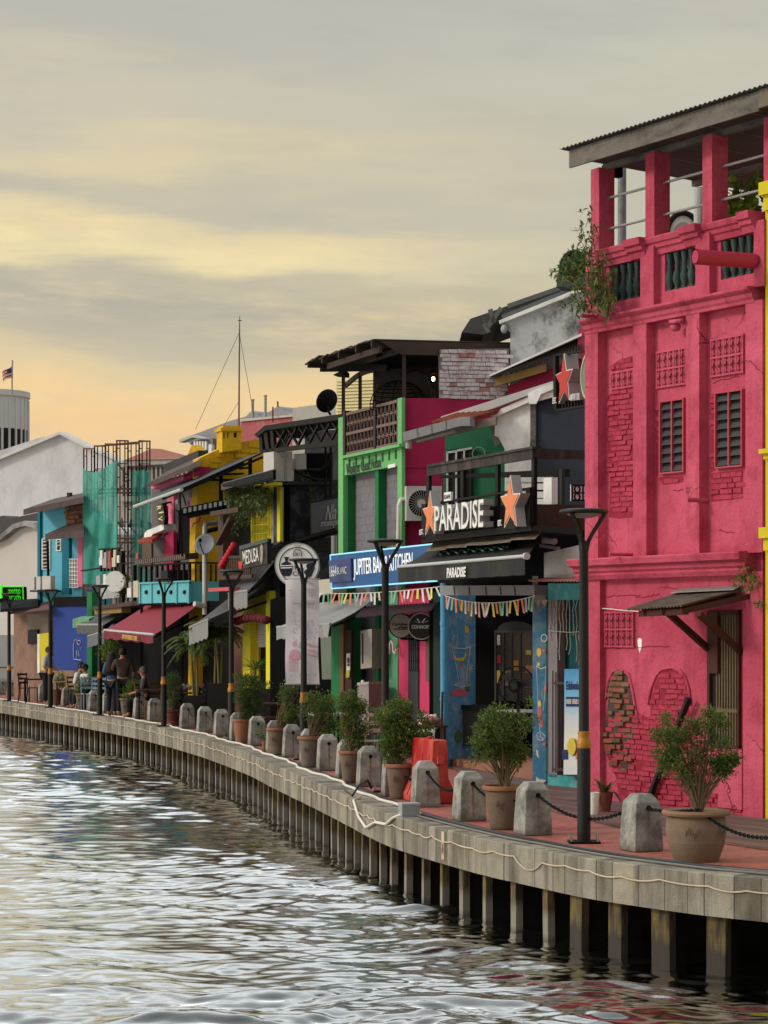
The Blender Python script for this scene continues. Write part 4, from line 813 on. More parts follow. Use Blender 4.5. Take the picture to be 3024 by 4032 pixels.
# hairline cracks and blisters in the plaster
mb = MB()
def crack(pts, w=.006):
    for (x0, y0), (x1, y1) in zip(pts, pts[1:]): mb.bar(PK.pt(x0, y0, .004), PK.pt(x1, y1, .004), w, .008)
def wander(x, y, n, dx, dy, a): 
    o = [(x, y)]
    for _ in range(n): x += dx*random.uniform(.5, 1.5); y += dy+random.uniform(-a, a); o.append((x, y))
    return o
for q in ((2372, 2352, 16, 9, -.6, 5), (2500, 2350, 10, 9, -3, 5), (2600, 2312, 12, 9, 1, 4), (2385, 2552, 14, 16, -.5, 4), (2660, 1376, 8, 9, -2, 4), (2810, 1510, 12, 10, -2.5, 5), (2820, 1400, 6, 12, -3, 5), (2650, 1930, 6, 9, -1, 5), (2830, 2090, 8, 8, 0, 5)): mb = MB(); crack(wander(*q)); obj('crack', mb, m_pinkdk, pk)
obj('plaster_scar', MB().face(PK, [(2510, 2520), (2516, 2512), (2527, 2516), (2526, 2548), (2518, 2570), (2512, 2545)], .006, .02), m_white, pk)
# barred window with its hanging dark shutter, and the little awning
m_brown = M('brown_wood', (70, 38, 30), .8, .25, 3, .3, 25)
a, b = PK.k(2795), PK.k(2920); z1, z0 = zpk(2795, 2405), zpk(2812, 2938); w = obj('barred_window', MB().kr(PK, a, b, z0, z1, .006, .05), m_hole, pk); mb = MB()
for q0, q1, w0, w1 in ((a, a+.05, z0, z1), (b-.04, b, z0, z1), (a, b, z1-.06, z1), (a, b, z0, z0+.03)): mb.kr(PK, q0, q1, w0, w1, .05, .07)
obj('frame', mb, m_brown, w); mb = MB(); kb0 = PK.k(2826)
for i in range(9): q = kb0+(b-.05-kb0)*i/8; mb.kr(PK, q, q+.024, z0+.03, z1-.06, .03, .025)
mb.kr(PK, kb0, b-.04, 1.36, 1.41, .036, .02); obj('bar', mb, M('timber_bar', (104, 90, 68), .8, .2), w)
obj('shutter', MB().kr(PK, PK.k(2792, .06), PK.k(2828, .06), zpk(2792, 2650), z1-.02, .075, .05), m_brown, w)
obj('sill_panel', MB().zr(PK, 2826, 2921, .1, z0-.02, .03, .05), m_pink, pk)
aw = obj('awning', corrugated(MB(), PK.kz(PK.k(2471, 1.0), 2.72, 1.02), PK.kz(PK.k(2690, 1.0), 2.76, 1.02), PK.kz(PK.k(2950), 2.99, .0), PK.kz(PK.k(2700), 2.97, .0), 17, .012, .008, 3), M('rusty_sheet', (104, 92, 84), .8, .3, 3, .3, dirt=(62, 52, 46), damt=.7, ds=2.5), pk); kA, kB = PK.k(2510, 1.0), PK.k(2690, 1.0)
mb = MB(); mb.bar(PK.kz(kA-.05, 2.66, .92), PK.kz(kB-.02, 2.68, .92), .05, .08)
for kk in (kA+.08, (kA+kB)/2, kB-.06): mb.bar(PK.kz(kk, 2.68, .98), PK.kz(kk+.3, 2.9, .0), .04, .07)
obj('rafter', mb, m_brown, aw)
for x, y, x2, y2 in ((2790, 2556, 2632, 2414), (2918, 2566, 2752, 2416)): obj('brace', MB().bar(PK.pt(x, y, .03), PK.pt(x2, y2, .85), .06, .08), m_brown, aw)
obj('flashing', MB().prism([PK.kz(PK.k(2680), 3.01, .02), PK.kz(PK.k(2930), 3.03, .02), PK.kz(PK.k(2890, .3), 2.97, .3), PK.kz(PK.k(2640, .3), 2.95, .3)], Vector((0, 0, -.008))), m_steel, aw)
mb = MB()
for x in (2555, 2582, 2748): mb.tube([PK.pt(x, 2412, .8), PK.pt(x, 2436, .8)], .02, 8)
# timber plank leaning on the wall
tag(obj('plank', MB().bar(PK.pt(2712, 2750, .12), ground_pt(2545, 3180)+Vector((0, 0, .03)), .08, .05), M('charred_plank', (48, 40, 36), .9, .3, 4, .4), org=ground_pt(2545, 3180)), 'dark timber plank leaning against the pink brick wall', 'plank')
# string light wire
tag(obj('cable', MB().tube([PK.pt(x, y, .05) for x, y in ((2318, 2404), (2360, 2395), (2405, 2398), (2460, 2404), (2520, 2408), (2560, 2415))], .008, 5), m_wcable, org=PK.pt(2400, 2400)), 'thin pale wire strung across the pink wall under the awning', 'cable')
# saplings and weeds that grow on the building
def sapling(label, base, tips, L, per, mat=m_leaf, name='sapling', w=.3, cr=.12):
    t = thing(name, label, 'plant', base); lm = MB(); sm = MB()
    for q in tips:
        m = Vector(base).lerp(q, .5)+rdir()*.06; sm.tube([base, m, q], [.016, .01, .003], 5)
        for i in range(per):
            u = random.uniform(.45, 1.02); p = (m.lerp(q, (u-.5)*2) if u > .5 else Vector(base).lerp(m, u*2))+rdir()*cr*random.random(); leaf(lm, p, rdir(-.2), L*random.uniform(.6, 1.2), L*w, .15, .2)
    obj('foliage', lm, mat, t, fix=False); obj('stems', sm, m_bark, t)
b0 = PK.pt(2392, 1246, .34)
sapling('sapling rooted on the cornice at the corner of the pink shophouse', b0, [PK.pt(x, y, .4+random.uniform(-.15, .25)) for x, y in ((2318, 830), (2290, 880), (2280, 930), (2330, 900), (2235, 1010), (2225, 1060), (2300, 1020), (2370, 1000), (2400, 1060), (2350, 1090), (2225, 1190), (2250, 1160), (2330, 1120), (2390, 1120), (2160, 1055), (2270, 1085), (2410, 1160), (2320, 1060))], .125, 44)
sapling('tuft of fern and grass growing where the pink wall meets the yellow one', PK.pt(2945, 2320, .03), [PK.pt(x, y, .15) for x, y in ((2890, 2290), (2910, 2250), (2930, 2210), (2945, 2230), (2965, 2260), (2990, 2280), (2960, 2300), (2925, 2270))], .13, 26, m_leaf2, 'wall_fern', .16, .1)
sapling('small grass tuft on the pink pilaster below the fern', PK.pt(2990, 2375, .12), [PK.pt(x, y, .2) for x, y in ((2975, 2365), (2990, 2360), (3000, 2372), (2985, 2390))], .08, 12, m_leaf2, 'wall_grass', .12, .04)
sapling('broad leaved creeper growing on the rooftop of the pink shophouse', PK.pt(2900, 860, -.9), [PK.pt(x, y, -.9) for x, y in ((2880, 690), (2900, 740), (2930, 680), (2960, 720), (2990, 660), (2940, 780), (2970, 800), (2880, 800), (2990, 760), (2915, 830), (3000, 700))], .19, 10, m_leaf2, 'roof_creeper', .75, .1)
# ---------------------------------------------------------------- yellow neighbour at the very edge
m_yel = M('bright_yellow_paint', (206, 188, 34), .85, .08, 3, .3, 25, dirt=(178, 160, 40), damt=.4)
yb = root_for('shophouse', 'bright yellow shophouse with moulded cornices, only its edge in view', 'shophouse', PK, 3030, 'shophouses along the river'); YP = Pl(2324, 32.63, 3000, 29.4)
obj('wall', MB().zr(YP, 3014, 3800, -.05, 7.9, .12, 5.5), m_yel, yb)
for z0, z1 in ((3.3, 3.75), (4.55, 4.75), (7.6, 8.15)):
    a = PK.k(2984, .3); mb = MB(); 
    for i, (o, f0, f1) in enumerate(((.15, 0, .35), (.2, .35, .7), (.26, .7, 1))): mb.kr(PK, PK.k(3009-i*4, .2), PK.k(3800), z0+(z1-z0)*f0, z0+(z1-z0)*f1, o, .5)
    obj('cornice', mb, m_yel, yb)

t = thing('shrub', 'leafy wild shrub on the rooftop left of the pink corner column', 'shrub', P(2262, 1110, 41.5), 'plants on the buildings'); lm = MB(); q_ = crown(lm, P(2258, 1062, 41.5), (.3, .25, .3), 26, 30, .1, .06, .12, .3); obj('foliage', lm, m_leaf3, t, fix=False); sm = MB(); twigs(sm, P(2262, 1120, 41.5), q_[::3], .012, 4); obj('stems', sm, m_bark, t)
# ================================================================ decking in front of the houses
DK = [(5.9, 22.6), (4.25, 25.2), (3.86, 26), (2.91, 28), (2.24, 30.7), (1.75, 34.5), (1.57, 36.7), (1.2, 40.6), (2.3, 41.5), (4.5, 33), (7, 29), (8, 24)]
def clip(poly, n, d, keep):        # half plane n.p >= d (keep=1) or <= d (keep=-1)
    out = []
    for i in range(len(poly)):
        a, b = poly[i], poly[(i+1) % len(poly)]; fa, fb = (n.dot(a)-d)*keep, (n.dot(b)-d)*keep
        if fa >= 0: out.append(a)
        if fa*fb < 0: out.append(a.lerp(b, fa/(fa-fb)))
    return out
mb = MB(); nv = PK.n; poly = [Vector(p) for p in DK]; lo = min(nv.dot(p) for p in poly); hi = max(nv.dot(p) for p in poly); d = lo
while d < hi:
    q = clip(clip(poly, nv, d, 1), nv, d+.128, -1)
    if len(q) > 2:
        g = random.uniform(.7, 1.15); mb.cc = (g*random.choice([1, 1.05]), g*random.choice([.9, .97]), g*random.choice([.9, .96])); mb.prism([Vector((p.x, p.y, .03+random.uniform(-.003, .003))) for p in q], Vector((0, 0, -.03)))
    d += .142
mb.cc = None; tag(obj('boardwalk', mb, M('deck_boards', (104, 84, 80), .85, .25, 2, .5, 25, tint=True)), kind='structure')
tag(obj('deck_joists', MB().add([(p[0], p[1], .004) for p in DK], [tuple(range(len(DK)))]), m_dark), kind='structure')
# ================================================================ teal bay between the pink house and the cafe
PA = Pl(1768, 40.9, 2131, 36.2)
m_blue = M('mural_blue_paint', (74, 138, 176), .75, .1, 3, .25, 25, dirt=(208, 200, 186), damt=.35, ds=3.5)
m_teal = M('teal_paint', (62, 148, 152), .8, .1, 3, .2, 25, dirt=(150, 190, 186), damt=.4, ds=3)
m_navy = M('navy_black_wall', (46, 52, 64), .85, .12, 2, .3, 18, dirt=(32, 36, 44), damt=.5)
TE = Pl(2150, 35.75, 2330, 34.6)
te = root_for('shop_bay', 'teal shop bay with railing gate and white parapet beside the pink house', 'shop front', TE, 2240, 'shop fronts along the river')
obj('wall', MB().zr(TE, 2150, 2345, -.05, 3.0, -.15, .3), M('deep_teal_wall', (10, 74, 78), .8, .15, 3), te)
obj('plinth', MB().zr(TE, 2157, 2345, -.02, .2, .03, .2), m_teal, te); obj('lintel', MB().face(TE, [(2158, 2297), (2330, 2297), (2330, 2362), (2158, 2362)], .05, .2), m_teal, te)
obj('post', MB().face(TE, [(2159, 2362), (2194, 2362), (2194, 3060), (2159, 3060)], .03, .15), M('grey_post', (124, 118, 122), .85, .15, 3), te)
obj('parapet', MB().face(TE, [(2142, 2178), (2330, 2135), (2330, 2280), (2142, 2283)], .12, .3), m_white, te)
obj('canopy', corrugated(MB(), TE.pt(2080, 2286, .75), TE.pt(2330, 2287, .75), TE.pt(2330, 2276, .13), TE.pt(2140, 2279, .13), 20, .012, .008), M('faded_tiles', (186, 142, 126), .85, .2, 5), te)
g = MB()
for i in range(9): x = 2177+i*11.5; g.bar(TE.pt(x, 2640+(i % 3)*6, .1), TE.pt(x, 3042, .1), .018, .018)
g.bar(TE.pt(2175, 2690, .1), TE.pt(2290, 2690, .1), .02, .04); g.bar(TE.pt(2175, 3030, .1), TE.pt(2290, 3030, .1), .02, .04); obj('gate', g, M('rusty_gate', (72, 62, 64), .8, .2, 6), te)
# advertising banner tied to the gate
t = thing('advertising_banner', 'blue and white beer banner with a yellow glass tied to the gate', 'banner', TE.pt(2248, 3052, .16)); N = 16; mb = MB()
def ebp(u, w, o=0.0): return TE.pt(2222+64*u+(-8*(1-u)*max(0, w-.55)), 2634+(3050-2634)*w, .17+.03*math.sin(w*6+1.2)+o)
vs = [ebp(i/4, j/N) for j in range(N+1) for i in range(5)]; vs += [v-TE.n3*.006 for v in vs]; F_ = [(j*5+i, j*5+i+1, j*5+i+6, j*5+i+5) for j in range(N) for i in range(4)]
mb.add(vs, F_+[tuple(q+(N+1)*5 for q in f) for f in F_])
def banner_mat():
    m = bpy.data.materials.new('printed_banner'); m.use_nodes = True; nt = m.node_tree; nt.nodes.clear(); B = NT(nt); co = B.n('ShaderNodeTexCoord').outputs['Generated']; z = B.n('ShaderNodeSeparateXYZ', inp={0: co}).outputs[2]
    cc = B.ramp(z, [(0, lin((205, 210, 214))), (.35, lin((214, 214, 204))), (.55, lin((190, 206, 216))), (.72, lin((112, 180, 214))), (1, lin((46, 134, 190)))])
    d = B.n('ShaderNodeBsdfPrincipled', inp={'Base Color': cc, 'Roughness': .6}); nt.links.new(d.outputs[0], B.n('ShaderNodeOutputMaterial').inputs[0]); return m
obj('cloth', mb, banner_mat(), t, smooth=True); m_ink = M('dark_blue_ink', (24, 44, 96), .6, .1, 6, 0); m_wink = M('white_ink', (224, 224, 220), .6, .04, 6, 0)
def eq(x0, y0, x1, y1, o): return [TE.pt(x0, y0, .17+.03*math.sin((y0-2634)/416*6+1.2)+o), TE.pt(x1, y0, .17+.03*math.sin((y0-2634)/416*6+1.2)+o), TE.pt(x1, y1, .17+.03*math.sin((y1-2634)/416*6+1.2)+o), TE.pt(x0, y1, .17+.03*math.sin((y1-2634)/416*6+1.2)+o)]
mb = MB(); text(mb, 'Edelweiss', eq(2229, 2682, 2284, 2716, .008), TE.n3, .003, bold=.02); mb.prism(eq(2228, 2744, 2286, 2782, .008), -TE.n3*.004); mb.prism(eq(2213, 2952, 2236, 2990, .01), -TE.n3*.004); mb.disc(TE.pt(2256, 2664, .19), TE.n3, .035, .004, 12); obj('lettering', mb, m_ink, t)
obj('price', text(MB(), '888 888.8', eq(2230, 2752, 2284, 2772, .012), TE.n3, .003), m_wink, t)
obj('glass_print', MB().disc(TE.pt(2250, 2940, .20), TE.n3, .12, .005, 20, .13).prism(eq(2243, 2906, 2262, 2940, .035), -TE.n3*.004), M('yellow_print', (206, 190, 70), .6, .15, 6, 0), t)
obj('orange_print', MB().prism(eq(2266, 2955, 2284, 2990, .01), -TE.n3*.004), M('orange_print', (200, 110, 70), .6, .1, 6, 0), t)
# hanging fairy lights
mb = MB()
for i in range(12):
    x = 2166+i*13; y1 = random.uniform(2440, 2640); pts = [TE.pt(x+random.uniform(-4, 4), 2362+(y1-2362)*j/7, .05) for j in range(8)]; mb.tube(pts, .006, 4)
    for p in pts[1:]: mb.ball(p, .012, 5, 4)
mb.tube([TE.pt(2162, 2484, .06), TE.pt(2240, 2490, .06), TE.pt(2330, 2484, .06)], .006, 4)
tag(obj('fairy_lights', mb, M('pale_wire', (170, 174, 168), .6), org=TE.pt(2240, 2362)), 'unlit white fairy lights hanging inside the teal bay', 'string lights')
# ================================================================ the cafe with the black deck
cf = root_for('cafe', 'black and blue riverside cafe with star signs, balcony and murals', 'cafe', PA, 1950, 'shop fronts along the river')
BK = Pl(1740, 42.6, 2180, 41.6)
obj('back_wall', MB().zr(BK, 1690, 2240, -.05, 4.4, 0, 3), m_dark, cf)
obj('mural_wall', MB().face(Pl(1766, 41.0, 1900, 41.9), [(1766, 2330), (1872, 2330), (1872, 3035), (1766, 3022)], 0, .12), m_blue, cf)
obj('floor_step', MB().prism([Vector((p.x, p.y, 0)) for p in (PA.pt(1770, HY, -.1), PA.pt(2150, HY, -.1), BK.pt(2200, HY, .1), BK.pt(1770, HY, .1))], Vector((0, 0, .14))), M('tiled_step', (150, 104, 84), .8, .15, 6), cf)
pr = PA.xz(2131, 0); obj('pillar', MB().box((pr.x, pr.y+.1, 1.62), .225, .225, 3.3, math.radians(-14)), m_blue, cf)
obj('pillar_plaster', MB().box((pr.x, pr.y+.1, 3.1), .232, .232, .42, math.radians(-14)), M('peeling_plaster', (186, 178, 166), .9, .2, 6, .5, dirt=(120, 110, 100), damt=.6, ds=5), cf)
pp = PA.xz(1750, 0, .1); obj('downpipe', MB().tube([pp, pp+Vector((0, 0, 3.3))], .073, 14).tube([pp+Vector((0, 0, 2.55)), pp+Vector((0, 0, 2.62))], .082, 14).tube([pp+Vector((0, 0, 1.2)), pp+Vector((0, 0, 1.26))], .082, 14), M('blue_pipe', (74, 150, 190), .5, .08, 3, .1, dirt=(50, 104, 140), damt=.4), cf, smooth=.7)
gt = MB().face(PA, [(1729, 2306), (2104, 2304), (2104, 2344), (1740, 2344)], .3, .5); obj('soffit_box', gt, M('grey_soffit', (128, 128, 130), .8, .1, 4), cf)
for x in (1785, 1844, 1909, 1967, 2023): obj('soffit_seam', MB().face(PA, [(x, 2309), (x+5, 2309), (x+8, 2343), (x+3, 2343)], .303, .02), m_iron, cf)
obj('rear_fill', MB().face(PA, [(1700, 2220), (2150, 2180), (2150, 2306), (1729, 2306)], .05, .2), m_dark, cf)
# bar counter, serving hatch and glazed rear door
obj('counter', MB().zr(BK, 1772, 1960, 1.02, 1.1, 1.0, .6), m_black, cf); obj('counter_front', MB().zr(BK, 1795, 1898, .35, 1.0, .95, .06), M('grey_panel', (76, 76, 80), .8, .15), cf)
obj('counter_top', MB().zr(BK, 1950, 2120, .99, 1.03, 1.2, .5), M('white_counter', (176, 178, 182), .5, .05), cf)
dg = obj('glazed_door', MB().face(BK, [(1946, 2484), (2106, 2484), (2106, 2760), (1946, 2760)], .06, .05), M('shop_glass', (62, 62, 62), .25, .25, 2, .05, spec=.5), cf)
mb = MB()
for x in (1948, 1978, 2010, 2046, 2103): mb.face(BK, [(x, 2484), (x+5, 2484), (x+5, 2760), (x, 2760)], .09, .05)
mb.face(BK, [(1946, 2482), (2106, 2482), (2106, 2492), (1946, 2492)], .095, .05); obj('frame', mb, M('dark_frame', (72, 70, 66), .7, .1), dg)
obj('arch', MB().prism([BK.pt(2028+72*math.cos(a), 2484-38*math.sin(a), .08) for a in np.linspace(0, math.pi, 14)], -BK.n3*.05), M('arch_grey', (58, 56, 58), .8, .2), cf)
for i, (x, y, w, h, c) in enumerate(((1958, 2580, 14, 30, (150, 44, 44)), (1955, 2640, 14, 50, (180, 160, 70)), (2022, 2600, 20, 40, (184, 130, 66)), (2070, 2560, 22, 18, (190, 170, 96)), (2070, 2620, 26, 30, (178, 130, 92)), (1990, 2640, 20, 60, (120, 110, 92)), (1957, 2500, 12, 40, (190, 190, 184)))):
    obj('menu_card', MB().face(BK, [(x, y), (x+w, y), (x+w, y+h), (x, y+h)], .075+.002*i, .01), M('card_%s' % ['red', 'lemon', 'amber', 'cream', 'tan', 'brown', 'white'][i], c, .6, .35, 30, 0), dg)
# murals: cocktail glasses, fruit
m_chalk = M('mural_white', (206, 212, 210), .8, .1, 8, 0); m_lem = M('mural_yellow', (206, 184, 80), .8, .2, 10, 0); m_ros = M('mural_pink', (190, 96, 104), .8, .2, 10, 0); m_grn = M('mural_green', (70, 110, 66), .8, .2, 10, 0)
MU = Pl(1766, 41.0, 1900, 41.9)
def stroke(mb, pl, pts, off, w): mb.tube([pl.pt(x, y, off) for x, y in pts], w, 5); return mb
mb = MB(); stroke(mb, MU, [(1776, 2545), (1790, 2552), (1830, 2554), (1854, 2546)], .012, .008); stroke(mb, MU, [(1778, 2548), (1800, 2640), (1806, 2690), (1790, 2698)], .012, .007); stroke(mb, MU, [(1852, 2548), (1838, 2640), (1836, 2690), (1848, 2700)], .012, .007); stroke(mb, MU, [(1790, 2698), (1815, 2706), (1848, 2698)], .012, .007); stroke(mb, MU, [(1778, 2520), (1790, 2504), (1802, 2500), (1796, 2545)], .012, .006)
for a in range(9): stroke(mb, MU, [(1852, 2632), (1852+12*math.cos(a*.7), 2632+20*math.sin(a*.7))], .012, .005)
obj('mural', mb, m_chalk, cf)
obj('mural', MB().disc(MU.pt(1838, 2478, .012), MU.n3, .065, .01, 14).prism([MU.pt(x, y, .012) for x, y in ((1788, 2580), (1800, 2592), (1826, 2588), (1834, 2566), (1838, 2580), (1826, 2602), (1802, 2604), (1788, 2594))], -MU.n3*.01), m_lem, cf)
obj('mural', MB().prism([MU.pt(1810+34*math.cos(a), 2740-28*math.sin(a), .012) for a in np.linspace(0, math.pi, 12)], -MU.n3*.01).disc(MU.pt(1822, 2618, .012), MU.n3, .04, .01, 10), m_ros, cf)
obj('mural', MB().disc(MU.pt(1842, 2708, .014), MU.n3, .07, .01, 12).disc(MU.pt(1806, 2900, .012), MU.n3, .12, .01, 12), m_grn, cf)
PM = Pl(2106, 36.13, 2158, 35.98)
mb = MB(); stroke(mb, PM, [(2112, 2622), (2130, 2634), (2150, 2626)], .02, .007); stroke(mb, PM, [(2112, 2624), (2116, 2700), (2118, 2780), (2128, 2900), (2140, 2912)], .02, .005); stroke(mb, PM, [(2150, 2626), (2146, 2720), (2138, 2800)], .02, .005); stroke(mb, PM, [(2112, 2892), (2118, 2912), (2136, 2916), (2148, 2900), (2128, 2880), (2114, 2890)], .02, .006); mb.ring(PM.pt(2142, 2512, .02), PM.n3, .05, .062, .008, 14); obj('mural', mb, m_chalk, cf)
obj('mural', MB().disc(PM.pt(2122, 2568, .022), PM.n3, .045, .008, 12, .07).disc(PM.pt(2120, 2616, .022), PM.n3, .03, .008, 12).disc(PM.pt(2124, 2776, .022), PM.n3, .03, .008, 10, .08), m_lem, cf)
obj('mural', MB().disc(PM.pt(2124, 2810, .024), PM.n3, .045, .008, 12, .12).disc(PM.pt(2146, 2710, .022), PM.n3, .025, .008, 10, .06).disc(PM.pt(2132, 2850, .022), PM.n3, .03, .008, 12, .06).disc(PM.pt(2140, 2562, .022), PM.n3, .03, .008, 12).disc(PM.pt(2142, 2930, .022), PM.n3, .03, .008, 12), m_ros, cf)
obj('peeled_patch', MB().face(PM, [(2110, 2950), (2118, 2955), (2121, 2985), (2113, 2975)], .02, .01).face(PM, [(2110, 3058), (2124, 3068), (2150, 3072), (2140, 3082), (2112, 3080)], .02, .01).face(PM, [(2112, 2362), (2126, 2362), (2122, 2392), (2114, 2380)], .02, .01).face(PM, [(2130, 2362), (2156, 2362), (2146, 2386), (2136, 2378)], .02, .01), M('bare_plaster', (196, 192, 176), .9, .15), cf)
# awning with valance and lettering
m_awn = M('black_awning_cloth', (34, 35, 37), .85, .2, 2, .15, 20, dirt=(74, 66, 52), damt=.45, ds=1.6, streak=.3)
fl, fr = PA.pt(1572, 2232, 1.35), PA.pt(2071, 2190, 1.35); bl_, br_ = PA.pt(1705, 2150, .35), PA.pt(2116, 2118, .35)
aw = obj('awning', quad(MB(), fl, fr, br_, bl_, .012, 4, .04), m_awn, cf)
obj('front_bar', MB().tube([fl+PA.n3*.02, fr+PA.n3*.02], .028, 10).disc(fr+PA.t3*.05, PA.t3, .05, .08, 14), M('white_bar', (176, 178, 178), .4, .06), aw)
mb = MB(); nn = 26; top = [fl.lerp(fr, i/nn)+PA.n3*(.02+.008*math.sin(i*1.1)) for i in range(nn+1)]; bot = [p-Vector((0, 0, .27+.006*math.sin(i*2.3))) for i, p in enumerate(top)]
vs = top+bot; vs += [v-PA.n3*.008 for v in vs]; K = nn+1; F_ = [(i, i+1, K+i+1, K+i) for i in range(nn)]; mb.add(vs, F_+[tuple(q+2*K for q in f) for f in F_]); obj('valance', mb, m_awn, aw)
def onq(pl, pts, off): return [pl.pt(x, y, off) for x, y in pts]
obj('lettering', text(MB(), 'PARADISE', onq(PA, [(1761, 2236), (1835, 2231), (1833, 2271), (1760, 2276)], 1.4), PA.n3, .006, bold=.03), m_wink, aw)
gm = MB(); m_grl = M('green_script', (62, 104, 84), .8, .2, 5, 0)
for i in range(8):
    u = .22+.52*i/7; p = lambda a, w: fl.lerp(fr, a).lerp(bl_.lerp(br_, a), w)+Vector((0, 0, .022)); gm.tube([p(u, .8), p(u+.02, .45), p(u+.05, .4), p(u+.07, .65), p(u+.04, .8), p(u+.03, .55), p(u+.08, .5)], .014, 5)
obj('script', gm, m_grl, aw)
ms = MB(); s0, s1, s2, s3 = PA.pt(1676, 2172, 1.0), PA.pt(2100, 2122, 1.0), PA.pt(2140, 2094, .5), PA.pt(1712, 2142, .5)
for i in range(5):
    a, b = i/5, (i+1)/5+.012; quad(ms, s0.lerp(s1, a)+Vector((0, 0, random.uniform(0, .03))), s0.lerp(s1, b), s3.lerp(s2, b)+Vector((0, 0, .06)), s3.lerp(s2, a)+Vector((0, 0, .05)), .006)
obj('metal_sheet', ms, M('rust_streaked_sheet', (130, 124, 112), .7, .2, 2, .2, dirt=(112, 72, 44), damt=.7, ds=2, streak=.3), cf)
# balcony deck, pergola frame, rails
de = obj('deck', MB().prism([PA.pt(1660, 2116, 1.02), PA.pt(2090, 2066, 1.02), PA.pt(2330, 2066, .0)+Vector((0, 1.5, 0)), PA.pt(1740, 2116, .0)], Vector((0, 0, -.09))), m_iron, cf)
obj('fascia', MB().face(Pl(2086, 35.9, 2330, 36.6), [(2086, 1984), (2330, 1990), (2330, 2086), (2086, 2080)], 0, .08), m_wood, cf)
CL = Pl(2096, 36.1, 2330, 36.9)
m_beam = M('blackened_timber', (46, 42, 40), .85, .3, 3, .4, 20, dirt=(96, 88, 80), damt=.5, ds=6, streak=.15)
mb = MB().face(PA, [(1681, 1838), (2096, 1764), (2096, 1806), (1681, 1874)], .95, .06); mb.face(PA, [(1681, 1830), (2096, 1757), (2096, 1766), (1681, 1840)], .98, .14); obj('pergola_beam', mb, m_beam, cf)
obj('pergola_beam', MB().face(CL, [(2096, 1764), (2330, 1775), (2330, 1808), (2096, 1806)], 0, .06), m_beam, cf)
mb = MB(); mb.face(Pl(1690, 40.6, 2230, 38.4), [(1730, 1872), (2225, 1846), (2225, 1876), (1730, 1882)], 0, .12); obj('pergola_beam', mb, m_iron, cf)
for x, yt, yb_ in ((1683, 1870, 2105), (1818, 1848, 2060), (1954, 1822, 2040), (2097, 1800, 2068)): obj('post', MB().face(PA, [(x-5, yt), (x+6, yt), (x+6, yb_), (x-5, yb_)], .93, .05), m_iron, cf)
obj('post', MB().face(CL, [(2212, 1846), (2224, 1846), (2224, 1990), (2212, 1990)], -.6, .06), m_black, cf)
obj('white_column', MB().face(CL, [(2172, 1880), (2196, 1880), (2196, 1985), (2172, 1985)], -.9, .2), m_white, cf)
sb = MB(); 
for q in ([(1659, 1984), (1676, 1984), (1676, 2124), (1659, 2126)], [(2070, 1926), (2086, 1924), (2086, 2068), (2072, 2072)], [(1712, 1978), (2086, 1918), (2086, 1926), (1712, 1986)], [(1659, 2114), (2086, 2062), (2086, 2076), (1659, 2126)]): sb.face(PA, q, 1.03, .06)
obj('rail', sb, m_iron, cf)
obj('panel', MB().face(PA, [(1676, 2022), (1990, 1988), (1990, 2076), (1676, 2116)], .96, .03).face(PA, [(2046, 1990), (2086, 1982), (2086, 2066), (2046, 2072)], .96, .03), m_dark, cf)
m_star = M('orange_star_paint', (214, 128, 84), .6, .1, 6, .1); m_let = M('grey_sign_metal', (150, 150, 148), .5, .12, 5, .1, metal=.2); m_face = M('white_sign_face', (222, 222, 218), .5, .04, 6, 0)
sg = obj('sign', text(MB(), 'PARADISE', onq(PA, [(1748, 1995), (1944, 1964), (1942, 2076), (1748, 2094)], 1.06), PA.n3, .16, bold=.03), m_let, cf)
obj('letter_faces', text(MB(), 'PARADISE', [p+PA.n3*.162 for p in onq(PA, [(1748, 1995), (1944, 1964), (1942, 2076), (1748, 2094)], 1.06)], PA.n3, .004, bold=.005), m_face, sg)
for x, y, r, ta, mt in ((1690, 2028, .44, .92, m_star), (2006, 1984, .48, .9, m_star)):
    c = PA.pt(x, y, 1.22); b_ = obj('sign_star', star(MB(), c-PA.n3*.02, PA.t3, Vector((0, 0, 1)), PA.n3, r, .15, .42, ta), m_let, cf); obj('rim', star(MB(), c-PA.n3*.012, PA.t3, Vector((0, 0, 1)), PA.n3, r*1.0, .01, .42, ta), m_face, b_); obj('star_face', star(MB(), c, PA.t3, Vector((0, 0, 1)), PA.n3, r*.9, .008, .42, ta), mt, b_)
obj('kafe_plate', MB().face(PA, [(1748, 1940), (1775, 1936), (1775, 1970), (1748, 1974)], 1.06, .04), m_face, cf); obj('lettering', text(MB(), 'KAFE', onq(PA, [(1750, 1950), (1773, 1946), (1773, 1962), (1750, 1966)], 1.063), PA.n3, .003, bold=.02), m_iron, cf)
mb = MB()
for s, q in (('EST.', [(1653, 2086), (1668, 2083), (1668, 2104), (1653, 2107)]), ('1873', [(1709, 2078), (1724, 2076), (1724, 2096), (1709, 2100)]), ('EST.', [(1962, 2048), (1977, 2046), (1977, 2070), (1962, 2072)]), ('1873', [(2027, 2040), (2045, 2037), (2045, 2062), (2027, 2065)])): text(mb, s, onq(PA, q, 1.13), PA.n3, .01, bold=.01)
obj('lettering', mb, m_face, cf)
